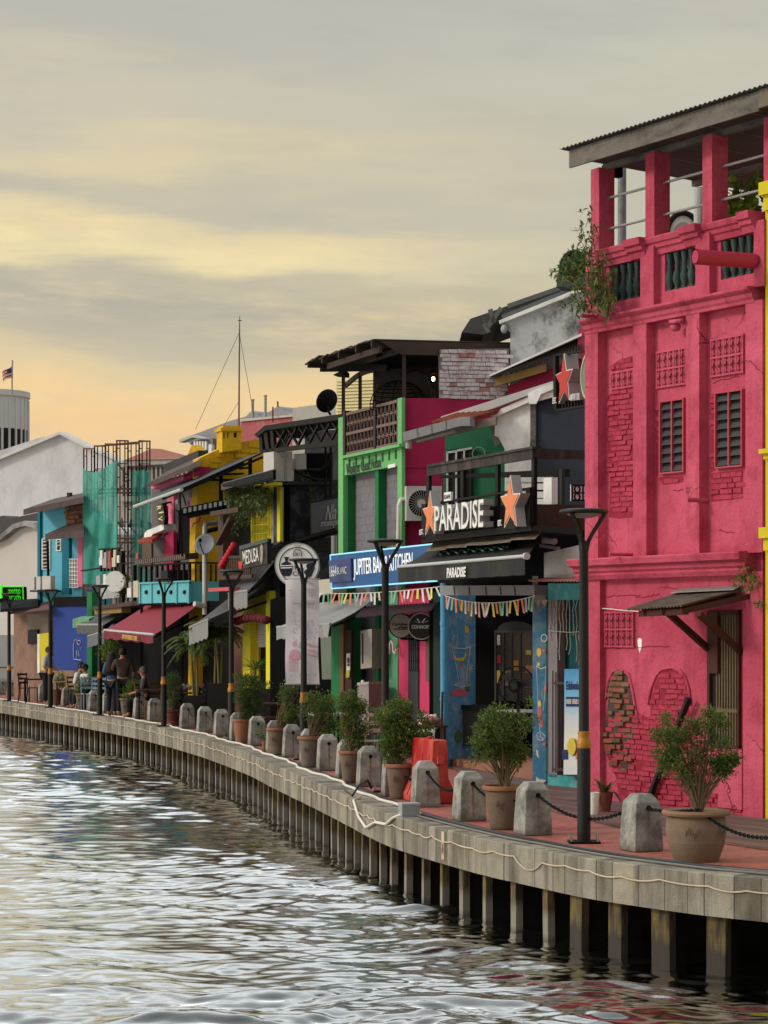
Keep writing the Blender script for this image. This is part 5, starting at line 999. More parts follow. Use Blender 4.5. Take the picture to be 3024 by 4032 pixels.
# pierced panel with white cut-outs near the pink house
pt_ = MB().face(CL, [(2252, 1908), (2330, 1908), (2330, 1973), (2252, 1973)], .05, .04); p_ = obj('screen_panel', pt_, m_face, cf); mb = MB()
for cx_ in (2274, 2318):
    for cy in (1926, 1956): mb.ring(CL.pt(cx_, cy, .06), CL.n3, .045, .075, .01, 8)
for q in ([(2252, 1908), (2330, 1908), (2330, 1914), (2252, 1914)], [(2252, 1938), (2330, 1938), (2330, 1943), (2252, 1943)], [(2252, 1967), (2330, 1967), (2330, 1973), (2252, 1973)], [(2252, 1908), (2257, 1908), (2257, 1973), (2252, 1973)], [(2293, 1908), (2299, 1908), (2299, 1973), (2293, 1973)]): mb.face(CL, q, .055, .02)
obj('screen_bars', mb, m_iron, p_)
cm = MB(); cm.box(PA.pt(2150, 2128, .2), .12, .1, .1); cm.tube([PA.pt(2150, 2125, .3), PA.pt(2184, 2132, .3)], .05, 10); cm.bar(PA.pt(2130, 2148, .2), PA.pt(2200, 2160, .2), .05); obj('camera_bracket', cm, m_steel, cf)
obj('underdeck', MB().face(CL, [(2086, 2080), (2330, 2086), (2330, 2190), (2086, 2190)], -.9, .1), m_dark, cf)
# bunting
def bunting(label, a, b, sag, n, w, h, pl, cols, tilt=.3):
    t = thing('bunting', label, 'bunting', a, 'bunting over the terraces'); pts = [a.lerp(b, i/24)-Vector((0, 0, sag*4*(i/24)*(1-i/24))) for i in range(25)]; obj('cord', MB().tube(pts, .007, 5), m_wcable, t)
    ms = {}
    for i in range(n):
        f = (i+.5)/n*24; j = int(f); p = pts[j].lerp(pts[min(24, j+1)], f-j); hh = h*random.uniform(.75, 1.15); an = random.uniform(-tilt, tilt); dx = pl.t3*math.cos(an); dz = Vector((0, 0, -1))*math.cos(an)+pl.t3*math.sin(an); d2 = pl.n3*random.uniform(-.05, .05)
        obj('pennant', MB().prism([p-dx*w/2, p+dx*w/2, p+dx*w/2+dz*hh+d2, p-dx*w/2+dz*hh*random.uniform(.9, 1)+d2], pl.n3*.003), random.choice(cols), t)
    return t
FC = [M('pennant_'+n, c, .8, .25, 14, 0) for n, c in (('cream', (206, 200, 178)), ('orange', (206, 120, 86)), ('rose', (196, 140, 134)), ('yellow', (206, 190, 92)), ('mint', (120, 164, 136)), ('grey', (150, 156, 172)), ('white', (210, 210, 206)))]
bunting('row of torn paper flags hanging across the blue cafe front', PA.pt(1752, 2346, .35), PA.pt(2108, 2345, .35), .12, 26, .1, .23, PA, FC)
# wall fan inside the cafe
c = BK.pt(2032, 2700, 1.5); t = thing('pedestal_fan', 'large black cage fan on the bar counter inside the blue cafe', 'fan', c); nf = BK.n3; mb = MB(); r = .345
mb.ring(c, nf, r-.012, r+.012, .03, 36); mb.ring(c+nf*.08, nf, .1, .115, .02, 20)
for i in range(30): a = i*6.283/30; e = Vector((BK.t3.x*math.cos(a), BK.t3.y*math.cos(a), math.sin(a))); mb.tube([c+e*.05+nf*.1, c+e*.2+nf*.09, c+e*r], .004, 4)
obj('cage', mb, m_iron, t); mb = MB()
for i in range(3):
    a = i*2.09+.4; e = Vector((BK.t3.x*math.cos(a), BK.t3.y*math.cos(a), math.sin(a))); f = Vector((-BK.t3.x*math.sin(a), -BK.t3.y*math.sin(a), math.cos(a))); mb.prism([c+e*.04-f*.04, c+e*.27-f*.11, c+e*.29+f*.05, c+e*.05+f*.04], nf*.012)
obj('blade', mb, M('fan_blade', (40, 42, 46), .5), t); obj('motor', MB().tube([c-nf*.2, c+nf*.1], .075, 14), m_black, t); obj('stand', MB().tube([c-nf*.1, c-nf*.1-Vector((0, 0, .5))], .03, 8), m_black, t)
# red star sign and round sign above the bay
SG = Pl(2177, 34.7, 2330, 32.9); st = thing('star_sign', 'red star sign in a black frame dated 1873 beside the pink house', 'sign', SG.pt(2240, 1620), 'signs over the shop fronts')
mb = MB()
for q in ([(2176, 1398), (2186, 1396), (2190, 1620), (2180, 1622)], [(2180, 1612), (2330, 1590), (2330, 1598), (2180, 1622)], [(2176, 1396), (2330, 1374), (2330, 1380), (2176, 1404)]): mb.face(SG, q, 0, .06)
for i in range(8): x = 2200+i*12; mb.face(SG, [(x, 1575-i), (x+4, 1575-i), (x+4, 1612-i*1.6), (x, 1612-i*1.6)], -.05, .03)
obj('frame', mb, m_iron, st); c = SG.pt(2218, 1497, .05); up = Vector((0, 0, 1))
obj('star_body', star(MB(), c-SG.n3*.02, SG.t3, up, SG.n3, .44, .2, .42, .92), m_let, st); obj('star_rim', star(MB(), c-SG.n3*.012, SG.t3, up, SG.n3, .44, .01, .42, .92), m_face, st); obj('star_face', star(MB(), c, SG.t3, up, SG.n3, .4, .008, .42, .92), M('red_star_paint', (176, 48, 42), .6, .1), st)
mb = MB(); ptext(mb, 'EST.', SG, [(2178, 1566), (2192, 1564), (2192, 1588), (2178, 1590)], .06); ptext(mb, '1873', SG, [(2246, 1556), (2264, 1553), (2264, 1572), (2246, 1575)], .06); obj('lettering', mb, m_face, st); obj('letter_box', MB().face(SG, [(2244, 1552), (2282, 1546), (2282, 1574), (2244, 1578)], .04, .06), m_let, st)
t = thing('round_sign', 'green round sign with pale edge, half hidden by the pink house', 'sign', SG.pt(2305, 1480), 'signs over the shop fronts'); c = SG.pt(2318, 1480, .12); obj('disc', MB().disc(c, SG.n3, .34, .1, 40), M('sage_green', (104, 128, 104), .7, .1), t); obj('rim', MB().ring(c+SG.n3*.012, SG.n3, .31, .345, .12, 40), M('cream_edge', (178, 178, 150), .6), t)
# ================================================================ white and navy house behind the balcony
WN = Pl(1700, 41.4, 2330, 40.2)
wh = root_for('house', 'white and navy gabled house with green rear wall behind the cafe balcony', 'house', WN, 2000, 'houses behind the terraces')
m_plw = M('white_render', (228, 230, 226), .88, .08, 2, .25, 15, dirt=(156, 154, 146), damt=.5, ds=1.2, streak=.4)
obj('wall', MB().face(WN, [(1948, 1640), (2092, 1574), (2092, 2030), (1988, 2030), (1987, 1768), (1962, 1720), (1948, 1716)], 0, .25), m_plw, wh)
obj('navy_wall', MB().face(WN, [(2108, 1578), (2330, 1494), (2330, 2100), (2108, 2100)], -.03, .25), m_navy, wh)
obj('mosaic_strip', MB().face(WN, [(2088, 1586), (2110, 1578), (2110, 1770), (2088, 1770)], .02, .2), M('mosaic_tiles', (92, 88, 84), .5, .9, 18, .5, 30, dirt=(40, 40, 46), damt=.7, ds=14), wh)
m_gwall = M('green_rear_wall', (30, 96, 66), .85, .15, 2, .25, dirt=(24, 70, 52), damt=.5)
obj('rear_wall', MB().face(WN, [(1756, 1680), (1962, 1650), (1990, 1760), (1990, 2040), (1740, 2040)], -.5, .2), m_gwall, wh)
w = obj('window', MB().face(WN, [(1760, 1772), (1856, 1760), (1856, 2010), (1760, 2010)], -.42, .06), m_hole, wh); mb = MB()
for q in ([(1757, 1780), (1764, 1779), (1764, 2010), (1757, 2010)], [(1792, 1772), (1799, 1772), (1799, 2010), (1792, 2010)], [(1824, 1768), (1830, 1767), (1830, 2010), (1824, 2010)], [(1757, 1778), (1800, 1772), (1800, 1780), (1757, 1786)], [(1800, 1770), (1858, 1760), (1858, 1768), (1800, 1778)]): mb.face(WN, q, -.38, .05)
obj('frame', mb, M('aluminium', (168, 172, 172), .5), w)
obj('boarding', MB().face(WN, [(1992, 1752), (2086, 1744), (2086, 1776), (1992, 1778)], .03, .06), m_plw, wh)
for y in (1900, 1930, 1962, 1990): obj('board', MB().face(WN, [(1992, y-26), (2176, y-26), (2176, y-2), (1992, y-2)], .05, .05), m_plw, wh)
obj('curtain', MB().face(WN, [(1930, 1678), (1968, 1668), (1972, 1740), (1952, 1760), (1938, 1730)], -.2, .04), M('grey_sheet', (92, 96, 92), .9, .2), wh)
obj('hose', MB().ring(WN.pt(1884, 1786, -.38), WN.n3, .11, .13, .03, 24, Vector((.55, 0, .83))), M('hose_green', (92, 130, 96), .6), wh)
def slope(pts, off, th, depth=None): return MB().prism([WN.pt(x, y, off) for x, y in pts], Vector((0, th, 0)))
obj('barge_board', slope([(1736, 1640), (2330, 1452), (2330, 1476), (2186, 1516), (1930, 1612), (1745, 1654)], .14, .22), M('pale_flashing', (176, 178, 176), .6, .1, 3, .15), wh)
obj('barge_board', slope([(1930, 1628), (2080, 1562), (2150, 1530), (2330, 1470), (2330, 1520), (2110, 1582), (2090, 1580), (1950, 1642)], .1, .2), m_plw, wh)
obj('gable_cap', slope([(2078, 1548), (2126, 1526), (2180, 1508), (2184, 1530), (2130, 1552), (2112, 1590), (2084, 1590)], .17, .3), m_plw, wh)
m_tile = M('orange_roof_tile', (150, 76, 56), .85, .25, 8, .4, 20, dirt=(92, 60, 50), damt=.5, ds=5)
rt = MB(); corrugated(rt, WN.pt(1700, 1664, .8), WN.pt(1850, 1652, .8), WN.pt(1985, 1612, .0), WN.pt(1826, 1622, .0), 7, .03, .02, 2); obj('tiles', rt, m_tile, wh)
gm = MB(); gp = [WN.pt(x, y, .9) for x, y in ((1584, 1703), (1812, 1642), (1850, 1640), (1850, 1676), (1812, 1677), (1590, 1738))]; gm.prism(gp[:2]+gp[4:], Vector((.1, .25, 0))); gm.prism([gp[1], gp[2], gp[3], gp[4]], Vector((.1, .25, 0)))
for i in range(1, 4): a = gp[0].lerp(gp[1], i/4); b = gp[5].lerp(gp[4], i/4); gm.bar(a-Vector((0, .006, 0)), b-Vector((0, .006, 0)), .012, .02)
obj('gutter', gm, M('grey_gutter', (134, 136, 136), .55, .1, 3, .15), wh); g0 = WN.pt(1610, 1722, .8); obj('downpipe', MB().tube([g0, g0-Vector((0, 0, .2))], .06, 12), m_steel, wh)
obj('eave_board', MB().face(WN, [(1640, 1718), (1850, 1664), (1952, 1640), (1952, 1672), (1858, 1692), (1640, 1744)], .5, .08), M('raw_board', (126, 116, 106), .9, .25, 4, .4), wh)
# satellite dish and clutter on the balcony
# ================================================================ weathered party wall with dark roof behind
EP = Pl(1800, 45.6, 2330, 44.8); m_mold = M('mouldy_render', (170, 174, 174), .9, .15, 2, .5, 15, dirt=(72, 76, 76), damt=.9, ds=2.4, streak=.8)
ep = root_for('house', 'tall house with mouldy grey party wall and dark sheet roof behind the cafe', 'house', EP, 2150, 'houses behind the terraces')
obj('party_wall', MB().face(EP, [(1966, 1268), (2330, 1122), (2330, 1400), (2300, 1700), (2000, 1700), (2008, 1425), (2010, 1310)], 0, .3), m_mold, ep)
obj('coping', MB().face(EP, [(1964, 1262), (2330, 1114), (2330, 1130), (1966, 1275)], .1, .35), m_plw, ep)
obj('roof', MB().prism([EP.pt(x, y, -.1) for x, y in ((1818, 1308), (1852, 1255), (1976, 1212), (2330, 1080), (2330, 1126), (1964, 1262), (1930, 1290), (1905, 1318))], Vector((0, 4, 0))), M('dark_sheet_roof', (66, 68, 68), .75, .25, 2, .3, dirt=(46, 46, 46), damt=.5), ep)
mb = MB()
for (x, y), (x2, y2) in (((1975, 1212), (1920, 1290)), ((1930, 1218), (1945, 1270)), ((1908, 1275), (1925, 1310)), ((2000, 1206), (2330, 1092)), ((1978, 1250), (2330, 1108))): mb.bar(EP.pt(x, y, .0), EP.pt(x2, y2, .0), .05, .09)
obj('ridge_flashing', mb, M('grey_flashing', (88, 90, 90), .7, .2), ep); obj('ridge_end', MB().ball(EP.pt(1985, 1296, .05), .07, 8, 6, (1, 1, 1.3)), m_mold, ep)
lt = MB(); corrugated(lt, EP.pt(1929, 1478, 1.0), EP.pt(2050, 1442, 1.0), EP.pt(2290, 1318, .03), EP.pt(2150, 1360, .03), 12, .025, .015, 2); obj('lean_to_roof', MB().prism([EP.pt(1926, 1476, .5), EP.pt(2290, 1312, .5), EP.pt(2290, 1322, .5), EP.pt(1930, 1482, .5)], Vector((0, .5, 0))), m_plw, ep)
cr_ = MB(); corrugated(cr_, EP.pt(1932, 1482, .49), EP.pt(2290, 1372, .49), EP.pt(2290, 1326, .2), EP.pt(2010, 1445, .2), 28, .022, .012, 1); obj('tile_edge', cr_, M('old_tile', (72, 64, 58), .9, .3, 8), ep)
obj('ochre_fascia', MB().face(EP, [(1949, 1492), (2150, 1430), (2150, 1462), (1951, 1521)], .36, .06), M('ochre_board', (142, 114, 68), .85, .15, 3), ep)
obj('crimson_wall', MB().face(EP, [(2000, 1520), (2160, 1455), (2330, 1395), (2330, 1560), (2000, 1600)], .25, .1), M('crimson_wall', (124, 20, 50), .85, .12, 2), ep)
obj('pink_strip', MB().face(EP, [(2278, 1292), (2300, 1292), (2300, 1430), (2272, 1380)], .4, .15), m_pink, ep)
# ================================================================ guest house: green front, crimson flank
GH = Pl(1332, 48.25, 1582, 44.85); EG = Pl(1582, 44.9, 2010, 45.25)
gh = root_for('guest_house', 'three storey guest house with green front, crimson flank and roof terrace', 'guest house', GH, 1460, 'shophouses along the river')
m_grn2 = M('green_paint', (108, 172, 108), .8, .1, 2.5, .3, 20, dirt=(84, 150, 92), damt=.5, ds=1.5, streak=.4); m_dkg = M('deep_green_and_shade', (24, 106, 58), .8, .12, 3, .25)
m_crim = M('crimson_render', (166, 34, 78), .85, .1, 2, .3, 14, dirt=(134, 26, 62), damt=.45, ds=1.2); m_gb = M('grey_brick_wall', (112, 110, 116), .85, .15, 3)
obj('flank_wall', MB().face(EG, [(1582, 1568), (2010, 1568), (2010, 2700), (1582, 2700)], 0, .25), m_crim, gh)
for q in ([(1590, 1772), (1612, 1772), (1612, 1832), (1590, 1832)], [(1582, 1832), (1700, 1834), (1700, 1842), (1582, 1840)]): obj('flank_band', MB().face(EG, q, .03, .05), m_crim, gh)
bw = [(1734, 1376), (2004, 1372), (2004, 1568), (1738, 1568)]; mb = MB(); bricks(mb, EG, inpoly(bw), EG.k(1734), EG.k(2004), EG.z(1800, 1570), EG.z(1800, 1374), .0, bl=.23, bh=.082, proud=.02, jit=.006, gap=.01, miss=.0, pal=[(1, 1, 1)]*7+[(.96, .93, .95)]*4+[(.72, .36, .3), (.85, .7, .66)])
bp_ = obj('brick_parapet', MB().face(EG, bw, .0, .25), M('mortar_grey', (120, 112, 112), .9, .2, 8), gh); obj('bricks', mb, M('whitewashed_brick', (206, 196, 200), .9, .1, 8, .5, 40, tint=True, dirt=(132, 100, 96), damt=.65, ds=7), bp_)
def gz(x, y, o=0): return GH.z(x, y, o)
z2 = gz(1562, 1768); obj('back_wall', MB().zr(GH, 1334, 1581, -.05, z2-.1, -.2, 4), m_gb, gh)
mb = MB(); br_mat = m_gb
for x0, x1, yt, o in ((1332, 1351, 1644, .06), (1565, 1582, 1568, .06)): obj('pilaster', MB().zr(GH, x0, x1, -.02, gz(x1, yt), o, .5 if x0 < 1400 else .07), m_grn2, gh)
obj('lintel_beam', MB().zr(GH, 1350, 1566, gz(1562, 1835), z2, .03, .4), m_grn2, gh); obj('ledge', MB().zr(GH, 1346, 1572, z2, z2+.06, .16, .2), m_grn2, gh)
mb = MB()
for i in range(8): x = 1372+i*26; mb.zr(GH, x, x+4, z2-.2, z2-.02, .05, .05)
obj('bracket', mb, m_dkg, gh)
for x0, x1 in ((1353, 1369), (1476, 1490)): obj('inner_post', MB().zr(GH, x0, x1, -.02, gz(1562, 1835)+.01, -.02, .17), m_dkg, gh)  # dark green puts the shade of the pilaster ends into the colour
mb = MB(); k0, k1 = GH.k(1353, -.2), GH.k(1581, -.2); bricks(mb, GH, lambda x, y: True, k0, k1, 2.9, z2-.35, -.2, bl=.4, bh=.16, proud=.006, jit=.001, gap=.012, miss=0); obj('brick_relief', mb, m_gb, gh)
obj('lettering', ptext(MB(), 'Wayfarer Guest House', GH, [(1363, 1826), (1498, 1796), (1500, 1852), (1365, 1884)], .045, .008, bold=.004), M('dark_sign_letter', (52, 50, 50), .6), gh)
obj('plate', MB().face(GH, [(1527, 1831), (1556, 1824), (1556, 1838), (1527, 1845)], .05, .02), m_face, gh)
# balcony railing: brown frame with pierced fretwork
m_brn = M('brown_frame', (54, 42, 38), .7, .15, 4, .2); m_fret = M('pale_brown_fret', (112, 90, 82), .7, .15, 4, .1)
kL, kM, kR = GH.k(1364, .05), GH.k(1478, .05), GH.k(1565, .05); zt_, zb = gz(1363, 1634), gz(1365, 1790)
rl = obj('railing', MB().kr(GH, kL-.14, kL-.02, z2, zt_+.08, .08, .14).kr(GH, kM-.05, kM+.07, z2, zt_+.1, .08, .14), m_brn, gh); mb = MB(); fr = MB()
for a, b in ((kL, kM-.06), (kM+.08, kR)):
    mb = MB(); fr = MB()
    for zz in (zb, (zb+zt_)/2, zt_): mb.kr(GH, a, b, zz-.03, zz+.03, .06, .07)
    n = max(3, int((b-a)/.2))
    for j in range(2):
        za, zb2 = (zb+.03, (zb+zt_)/2-.03) if j == 0 else ((zb+zt_)/2+.03, zt_-.03); h = zb2-za; w = (b-a)/n
        for i in range(n):
            c = a+w*(i+.5)
            for s in (-1, 1):
                for u0, v0, u1, v1 in ((0, .5, .28, .62), (.28, .62, .4, .98), (0, .5, .28, .38), (.28, .38, .4, .02)): fr.bar(GH.kz(c+s*w*u0, za+h*v0, .04), GH.kz(c+s*w*u1, za+h*v1, .04), .018, .022)
            fr.bar(GH.kz(c-w*.5, za+h*.5, .04), GH.kz(c+w*.5, za+h*.5, .04), .016, .02)
    obj('handrail', mb, m_fret, rl); obj('fretwork', fr, m_fret, rl)
obj('mesh_backing', MB().kr(GH, kL, kR, zb, zt_, -.02, .01), m_dark, rl)
# terrace roof: near edge slopes up from the river eave, then runs inland
A = GH.pt(1471, 1334, .6); zr_ = A.z; B_ = GH.xz(1204, zr_+.02, .6); inl = -GH.n3*5.2; iz = Vector((0, 0, .12))
m_rf = M('rusty_brown_roof', (74, 60, 52), .8, .2, 3, .3, dirt=(48, 40, 36), damt=.5)
rr = MB(); N_ = 9
for i in range(N_):
    a, b = A.lerp(B_, i/N_)+Vector((0, 0, .02*(i % 2))), A.lerp(B_, (i+1)/N_+.012)+Vector((0, 0, .02*(i % 2)-.008*i)); o_ = GH.n3*random.uniform(-.03, .03); rr.prism([a+o_, b+o_, b+inl+iz, a+inl+iz], Vector((0, 0, -.022)))
tr = obj('terrace_roof', rr, m_rf, gh)
mb = MB(); mb.prism([A-GH.n3*.12-Vector((0, 0, .03)), A+inl+iz-Vector((0, 0, .03)), A+inl+iz-Vector((0, 0, .3)), A-GH.n3*.6-Vector((0, 0, .28))], -GH.t3*.05); obj('verge_board', mb, m_rf, tr); mb = MB()
for f in (.03, .25, .5, .75, .97): mb.bar(A.lerp(B_, f)-Vector((0, 0, .1)), A.lerp(B_, f)+inl+iz-Vector((0, 0, .1)), .06, .12)
for o_ in (.15, .55): mb.bar(A-GH.n3*o_-Vector((0, 0, .2)), B_.lerp(A, .25)-GH.n3*o_-Vector((0, 0, .22)), .07, .12)
obj('rafter', mb, M('dark_rafter', (58, 46, 40), .85, .2), tr); mb = MB(); mb.bar(P(1268, 1452, 48.6), P(1530, 1448, 45.3), .1, .13); mb.prism([P(1310, 1476, 49), P(1350, 1456, 47.9), P(1356, 1462, 47.9), P(1356, 1480, 47.9)], Vector((.1, .4, 0))); obj('tie_beam', mb, m_dark, tr)
for x, yt, Y in ((1352, 1450, 48.0), (1418, 1470, 47.2), (1476, 1440, 46.5), (1591, 1350, 44.95)): obj('post', MB().bar(P(x, yt, Y), P(x, 1640 if x < 1590 else 1570, Y), .075), m_brn, gh)
mb = MB(); 
for i in range(8): u, v = i/8, (i+1)/8; f = lambda q: P(1362+114*q, 1518-62*q-14*math.sin(q*3.14), 48-1.6*q); mb.bar(f(u), f(v), .05, .1)
obj('arched_brace', mb, m_brn, gh)
obj('terrace_back', MB().face(Pl(1482, 47.2, 1760, 47.2), [(1482, 1455), (1760, 1455), (1760, 1600), (1482, 1600)], 0, .1), M('terrace_wall', (74, 68, 64), .9, .15), gh); obj('terrace_ceiling', MB().prism([P(1482, 1452, 47.2), P(2000, 1440, 47.4), P(2000, 1395, 45.6), P(1482, 1400, 45.6)], Vector((0, 0, .03))), m_dark, gh)
t = thing('egg_chair', 'hanging wicker egg chair on the guest house terrace', 'hanging chair', P(1575, 1600, 45.9)); c = P(1570, 1596, 45.9); mb = MB(); R_ = .58
for i in range(14):
    a = i*math.pi/14*2; mb.tube([c+Vector((math.cos(a)*R_*math.sin(p), math.sin(a)*R_*.7*math.sin(p), R_*.86*math.cos(p))) for p in np.linspace(.04, 1.75, 9)], .008, 4)
for p in np.linspace(.25, 1.7, 9): mb.tube([c+Vector((math.cos(a)*R_*math.sin(p), math.sin(a)*R_*.7*math.sin(p), R_*.86*math.cos(p))) for a in np.linspace(0, 6.283, 24)], .008, 4)
obj('basket', mb, m_dark, t); obj('stand', MB().tube([P(1705, 1570, 46), P(1700, 1520, 46), P(1680, 1475, 46), P(1640, 1458, 46), P(1572, 1476, 46)], .035, 8), m_black, t)
t = thing('wall_lantern', 'lit black wall lantern beside the whitewashed brick', 'lantern', P(1710, 1500, 45.4)); c = P(1706, 1492, 45.4); obj('cage', MB().lathe([(.06, -.16), (.09, .1), (.11, .11), (.05, .17), (.01, .2)], c, 6, cap=False) if 0 else MB().lathe([(.11, .1), (.05, .17), (.01, .2)], c, 6).lathe([(.05, -.17), (.06, -.14), (.01, -.13)], c, 6).tube([c+Vector((0, 0, -.17)), c+Vector((.1, 0, -.26)), c+Vector((.22, 0, -.2))], .012, 5), m_iron, t)
mb = MB()
for i in range(6): a = i*1.047; mb.bar(c+Vector((.06*math.cos(a), .06*math.sin(a), -.14)), c+Vector((.09*math.cos(a), .09*math.sin(a), .1)), .009)
obj('frame', mb, m_iron, t); obj('bulb', MB().ball(c, .035, 10, 8, (1, 1, 1.4)), M('glowing_bulb', (255, 196, 120), .5, .02, emit=9), t)
# air conditioner on the crimson flank
def ac_unit(label, pl, q, off, depth, fan=True, grp='air conditioner units'):
    (x0, y0), (x1, y1) = q; c = pl.pt((x0+x1)/2, y1, off); t = thing('air_conditioner', label, 'air conditioner', c, grp); mc = M('ac_casing', (186, 182, 176), .6, .06, 3, .1, dirt=(140, 134, 126), damt=.4)
    b = MB().face(pl, [(x0, y0), (x1, y0), (x1, y1), (x0, y1)], off, depth); obj('casing', b, mc, t)
    if fan:
        c2 = pl.pt(x0+(x1-x0)*.42, (y0+y1)/2, off+.004); r = (pl.pt(0, y0, off).z-pl.pt(0, y1, off).z) if 0 else (c2.z-pl.pt(x0, y1, off).z)*.8
        obj('fan_opening', MB().disc(c2, pl.n3, r, .02, 28), m_dark, t); gb = MB(); gb.ring(c2+pl.n3*.012, pl.n3, r*.94, r*1.02, .02, 28); gb.ring(c2+pl.n3*.014, pl.n3, r*.2, r*.3, .02, 16); gb.disc(c2+pl.n3*.013, pl.n3, r*.25, .01, 16)
        for i in range(28): a = i*6.283/28; e = pl.t3*math.cos(a)+Vector((0, 0, math.sin(a))); e2 = pl.t3*math.cos(a+.25)+Vector((0, 0, math.sin(a+.25))); gb.bar(c2+e*r*.25+pl.n3*.01, c2+e2*r*.95+pl.n3*.01, .006)
        obj('grille', gb, mc, t)
    return t, c
ac_unit('large outdoor air conditioner unit on the crimson flank wall', EG, ((1600, 1914), (1740, 2050)), .42, .34)
mb = MB(); mb.tube([EG.pt(1598, 1964, .2), EG.pt(1578, 1968, .25), EG.pt(1570, 1990, .25), EG.pt(1568, 2120, .22), EG.pt(1566, 2330, .2)], .04, 9); obj('pipe_cover', mb, m_wcable, gh)
# lit bar sign along the first floor
m_sign = M('deep_blue_sign', (22, 84, 138), .45, .12, 1.5, .05); m_neon = M('cyan_tube_light', (140, 214, 240), .4, .02, emit=.55)
jp = thing('bar_sign', 'long blue bar sign outlined in cyan light reading JUPITER BAR & KITCHEN', 'sign', GH.pt(1450, 2320, .6), 'signs over the shop fronts')
q = [(1301, 2186), (1765, 2136), (1765, 2284), (1306, 2318)]; obj('board', MB().face(GH, q, .6, .15), m_sign, jp)
mb = MB()
for i in range(4): a, b = q[i], q[(i+1) % 4]; mb.tube([GH.pt(*a, .615), GH.pt(*b, .615)], .016, 6)
obj('light_tube', mb, m_neon, jp); obj('lettering', ptext(MB(), 'JUPITER BAR & KITCHEN', GH, [(1392, 2202), (1626, 2174), (1624, 2258), (1394, 2286)], .605, .008, bold=.006), M('lit_letter_white', (236, 240, 244), .5, .02, emit=.25), jp)
t = thing('small_sign', 'dark blue sign reading 1664 BLANC at the end of the bar sign', 'sign', GH.pt(1338, 2290, .8), 'signs over the shop fronts'); obj('board', MB().face(GH, [(1294, 2207), (1380, 2198), (1382, 2288), (1298, 2294)], .66, .04), M('slate_blue', (46, 66, 116), .5, .1), t)
mb = MB(); ptext(mb, '1664', GH, [(1298, 2228), (1324, 2225), (1324, 2268), (1299, 2272)], .662, .003); ptext(mb, 'BLANC', GH, [(1327, 2234), (1364, 2230), (1364, 2258), (1327, 2262)], .662, .004); obj('lettering', mb, m_face, t)
bunting('tangled pale paper flags hanging under the blue bar sign', GH.pt(1255, 2336, .9), GH.pt(1745, 2308, .7), .05, 30, .1, .22, GH, FC, .6)
obj('fascia_box', MB().face(GH, [(1250, 2284), (1310, 2278), (1310, 2336), (1250, 2344)], .5, .3), M('cream_board', (176, 168, 152), .8, .1), gh)
# ground floor of the guest house
obj('front_pier', MB().zr(GH, 1304, 1352, -.02, 3.0, .35, .4), m_dkg, gh); obj('door_post', MB().zr(GH, 1340, 1352, -.02, 2.9, .42, .08), M('brown_post', (112, 76, 56), .8), gh)
obj('shop_back', MB().zr(GH, 1352, 1740, -.02, 3.1, -.6, .2), M('shop_interior', (66, 56, 50), .9, .25, 2), gh)
GF = Pl(1530, 44.6, 1745, 42.4)
obj('green_wall', MB().face(GF, [(1530, 2330), (1566, 2330), (1566, 2830), (1530, 2830)], 0, .1), M('sea_green_paint', (84, 150, 112), .8), gh)
obj('pink_wall', MB().face(GF, [(1566, 2320), (1712, 2310), (1712, 2880), (1566, 2860)], -.02, .15), M('rose_paint', (196, 60, 100), .85, .1, 2, .2), gh)
dr = obj('door', MB().face(GF, [(1607, 2420), (1646, 2420), (1646, 2850), (1607, 2840)], .01, .06), M('grey_door', (56, 58, 64), .8, .15), gh); mb = MB()
for x in (1610, 1618, 1626, 1634, 1641): mb.face(GF, [(x, 2420), (x+1.5, 2420), (x+1.5, 2640), (x, 2640)], .02, .01)
for y in (2555, 2600, 2640): mb.face(GF, [(1607, y), (1646, y), (1646, y+3), (1607, y+3)], .022, .012)
obj('door_grille', mb, m_iron, dr); obj('board', MB().face(GF, [(1676, 2480), (1704, 2480), (1704, 2682), (1676, 2682)], .02, .03), M('worn_board', (104, 82, 74), .9, .25, 4), gh)
obj('dark_post', MB().face(GF, [(1706, 2330), (1736, 2330), (1736, 2860), (1706, 2880)], .1, .2), M('bottle_green_post', (22, 46, 40), .8), gh)
mb = MB(); mb.tube([GF.pt(x, y, .12) for x, y in ((1533, 2575), (1535, 2535), (1541, 2524), (1547, 2535), (1549, 2565), (1556, 2572), (1562, 2555))], .022, 7); obj('hose', mb, m_wcable, gh)
obj('small_roof', corrugated(MB(), GF.pt(1400, 2430, 1.0), GF.pt(1700, 2400, .9), GF.pt(1730, 2372, .1), GF.pt(1440, 2388, .1), 24, .014, .01), M('maroon_sheet', (74, 48, 50), .8, .2), gh)
# grey folding awning
fl, fr, br2, bl2 = GH.pt(1092, 2470, 1.5), GH.pt(1301, 2458, 1.5), GH.pt(1488, 2346, .3), GH.pt(1255, 2374, .3)
m_gaw = M('grey_awning_cloth', (142, 142, 140), .85, .1, 2, .1, 15, dirt=(108, 108, 106), damt=.4, ds=1)
ga = thing('awning', 'grey folding awning half hidden behind the long white banner', 'awning', (fl+fr)/2, 'folding awnings'); obj('cloth', quad(MB(), fl, fr, br2, bl2, .012, 4, .05), m_gaw, ga); obj('front_bar', MB().tube([fl, fr], .03, 9), m_steel, ga)
mb = MB(); nn = 24; top = [fl.lerp(fr, i/nn)+GH.n3*(.02+.015*math.sin(i*1.2)) for i in range(nn+1)]; bot = [p-Vector((0, 0, .24+.03*(i % 4 == 0)))-GH.n3*.05*math.sin(i) for i, p in enumerate(top)]; K = nn+1; vs = top+bot; vs += [v-GH.n3*.008 for v in vs]; F_ = [(i, i+1, K+i+1, K+i) for i in range(nn)]; mb.add(vs, F_+[tuple(q+2*K for q in f) for f in F_]); obj('valance', mb, m_gaw, ga)
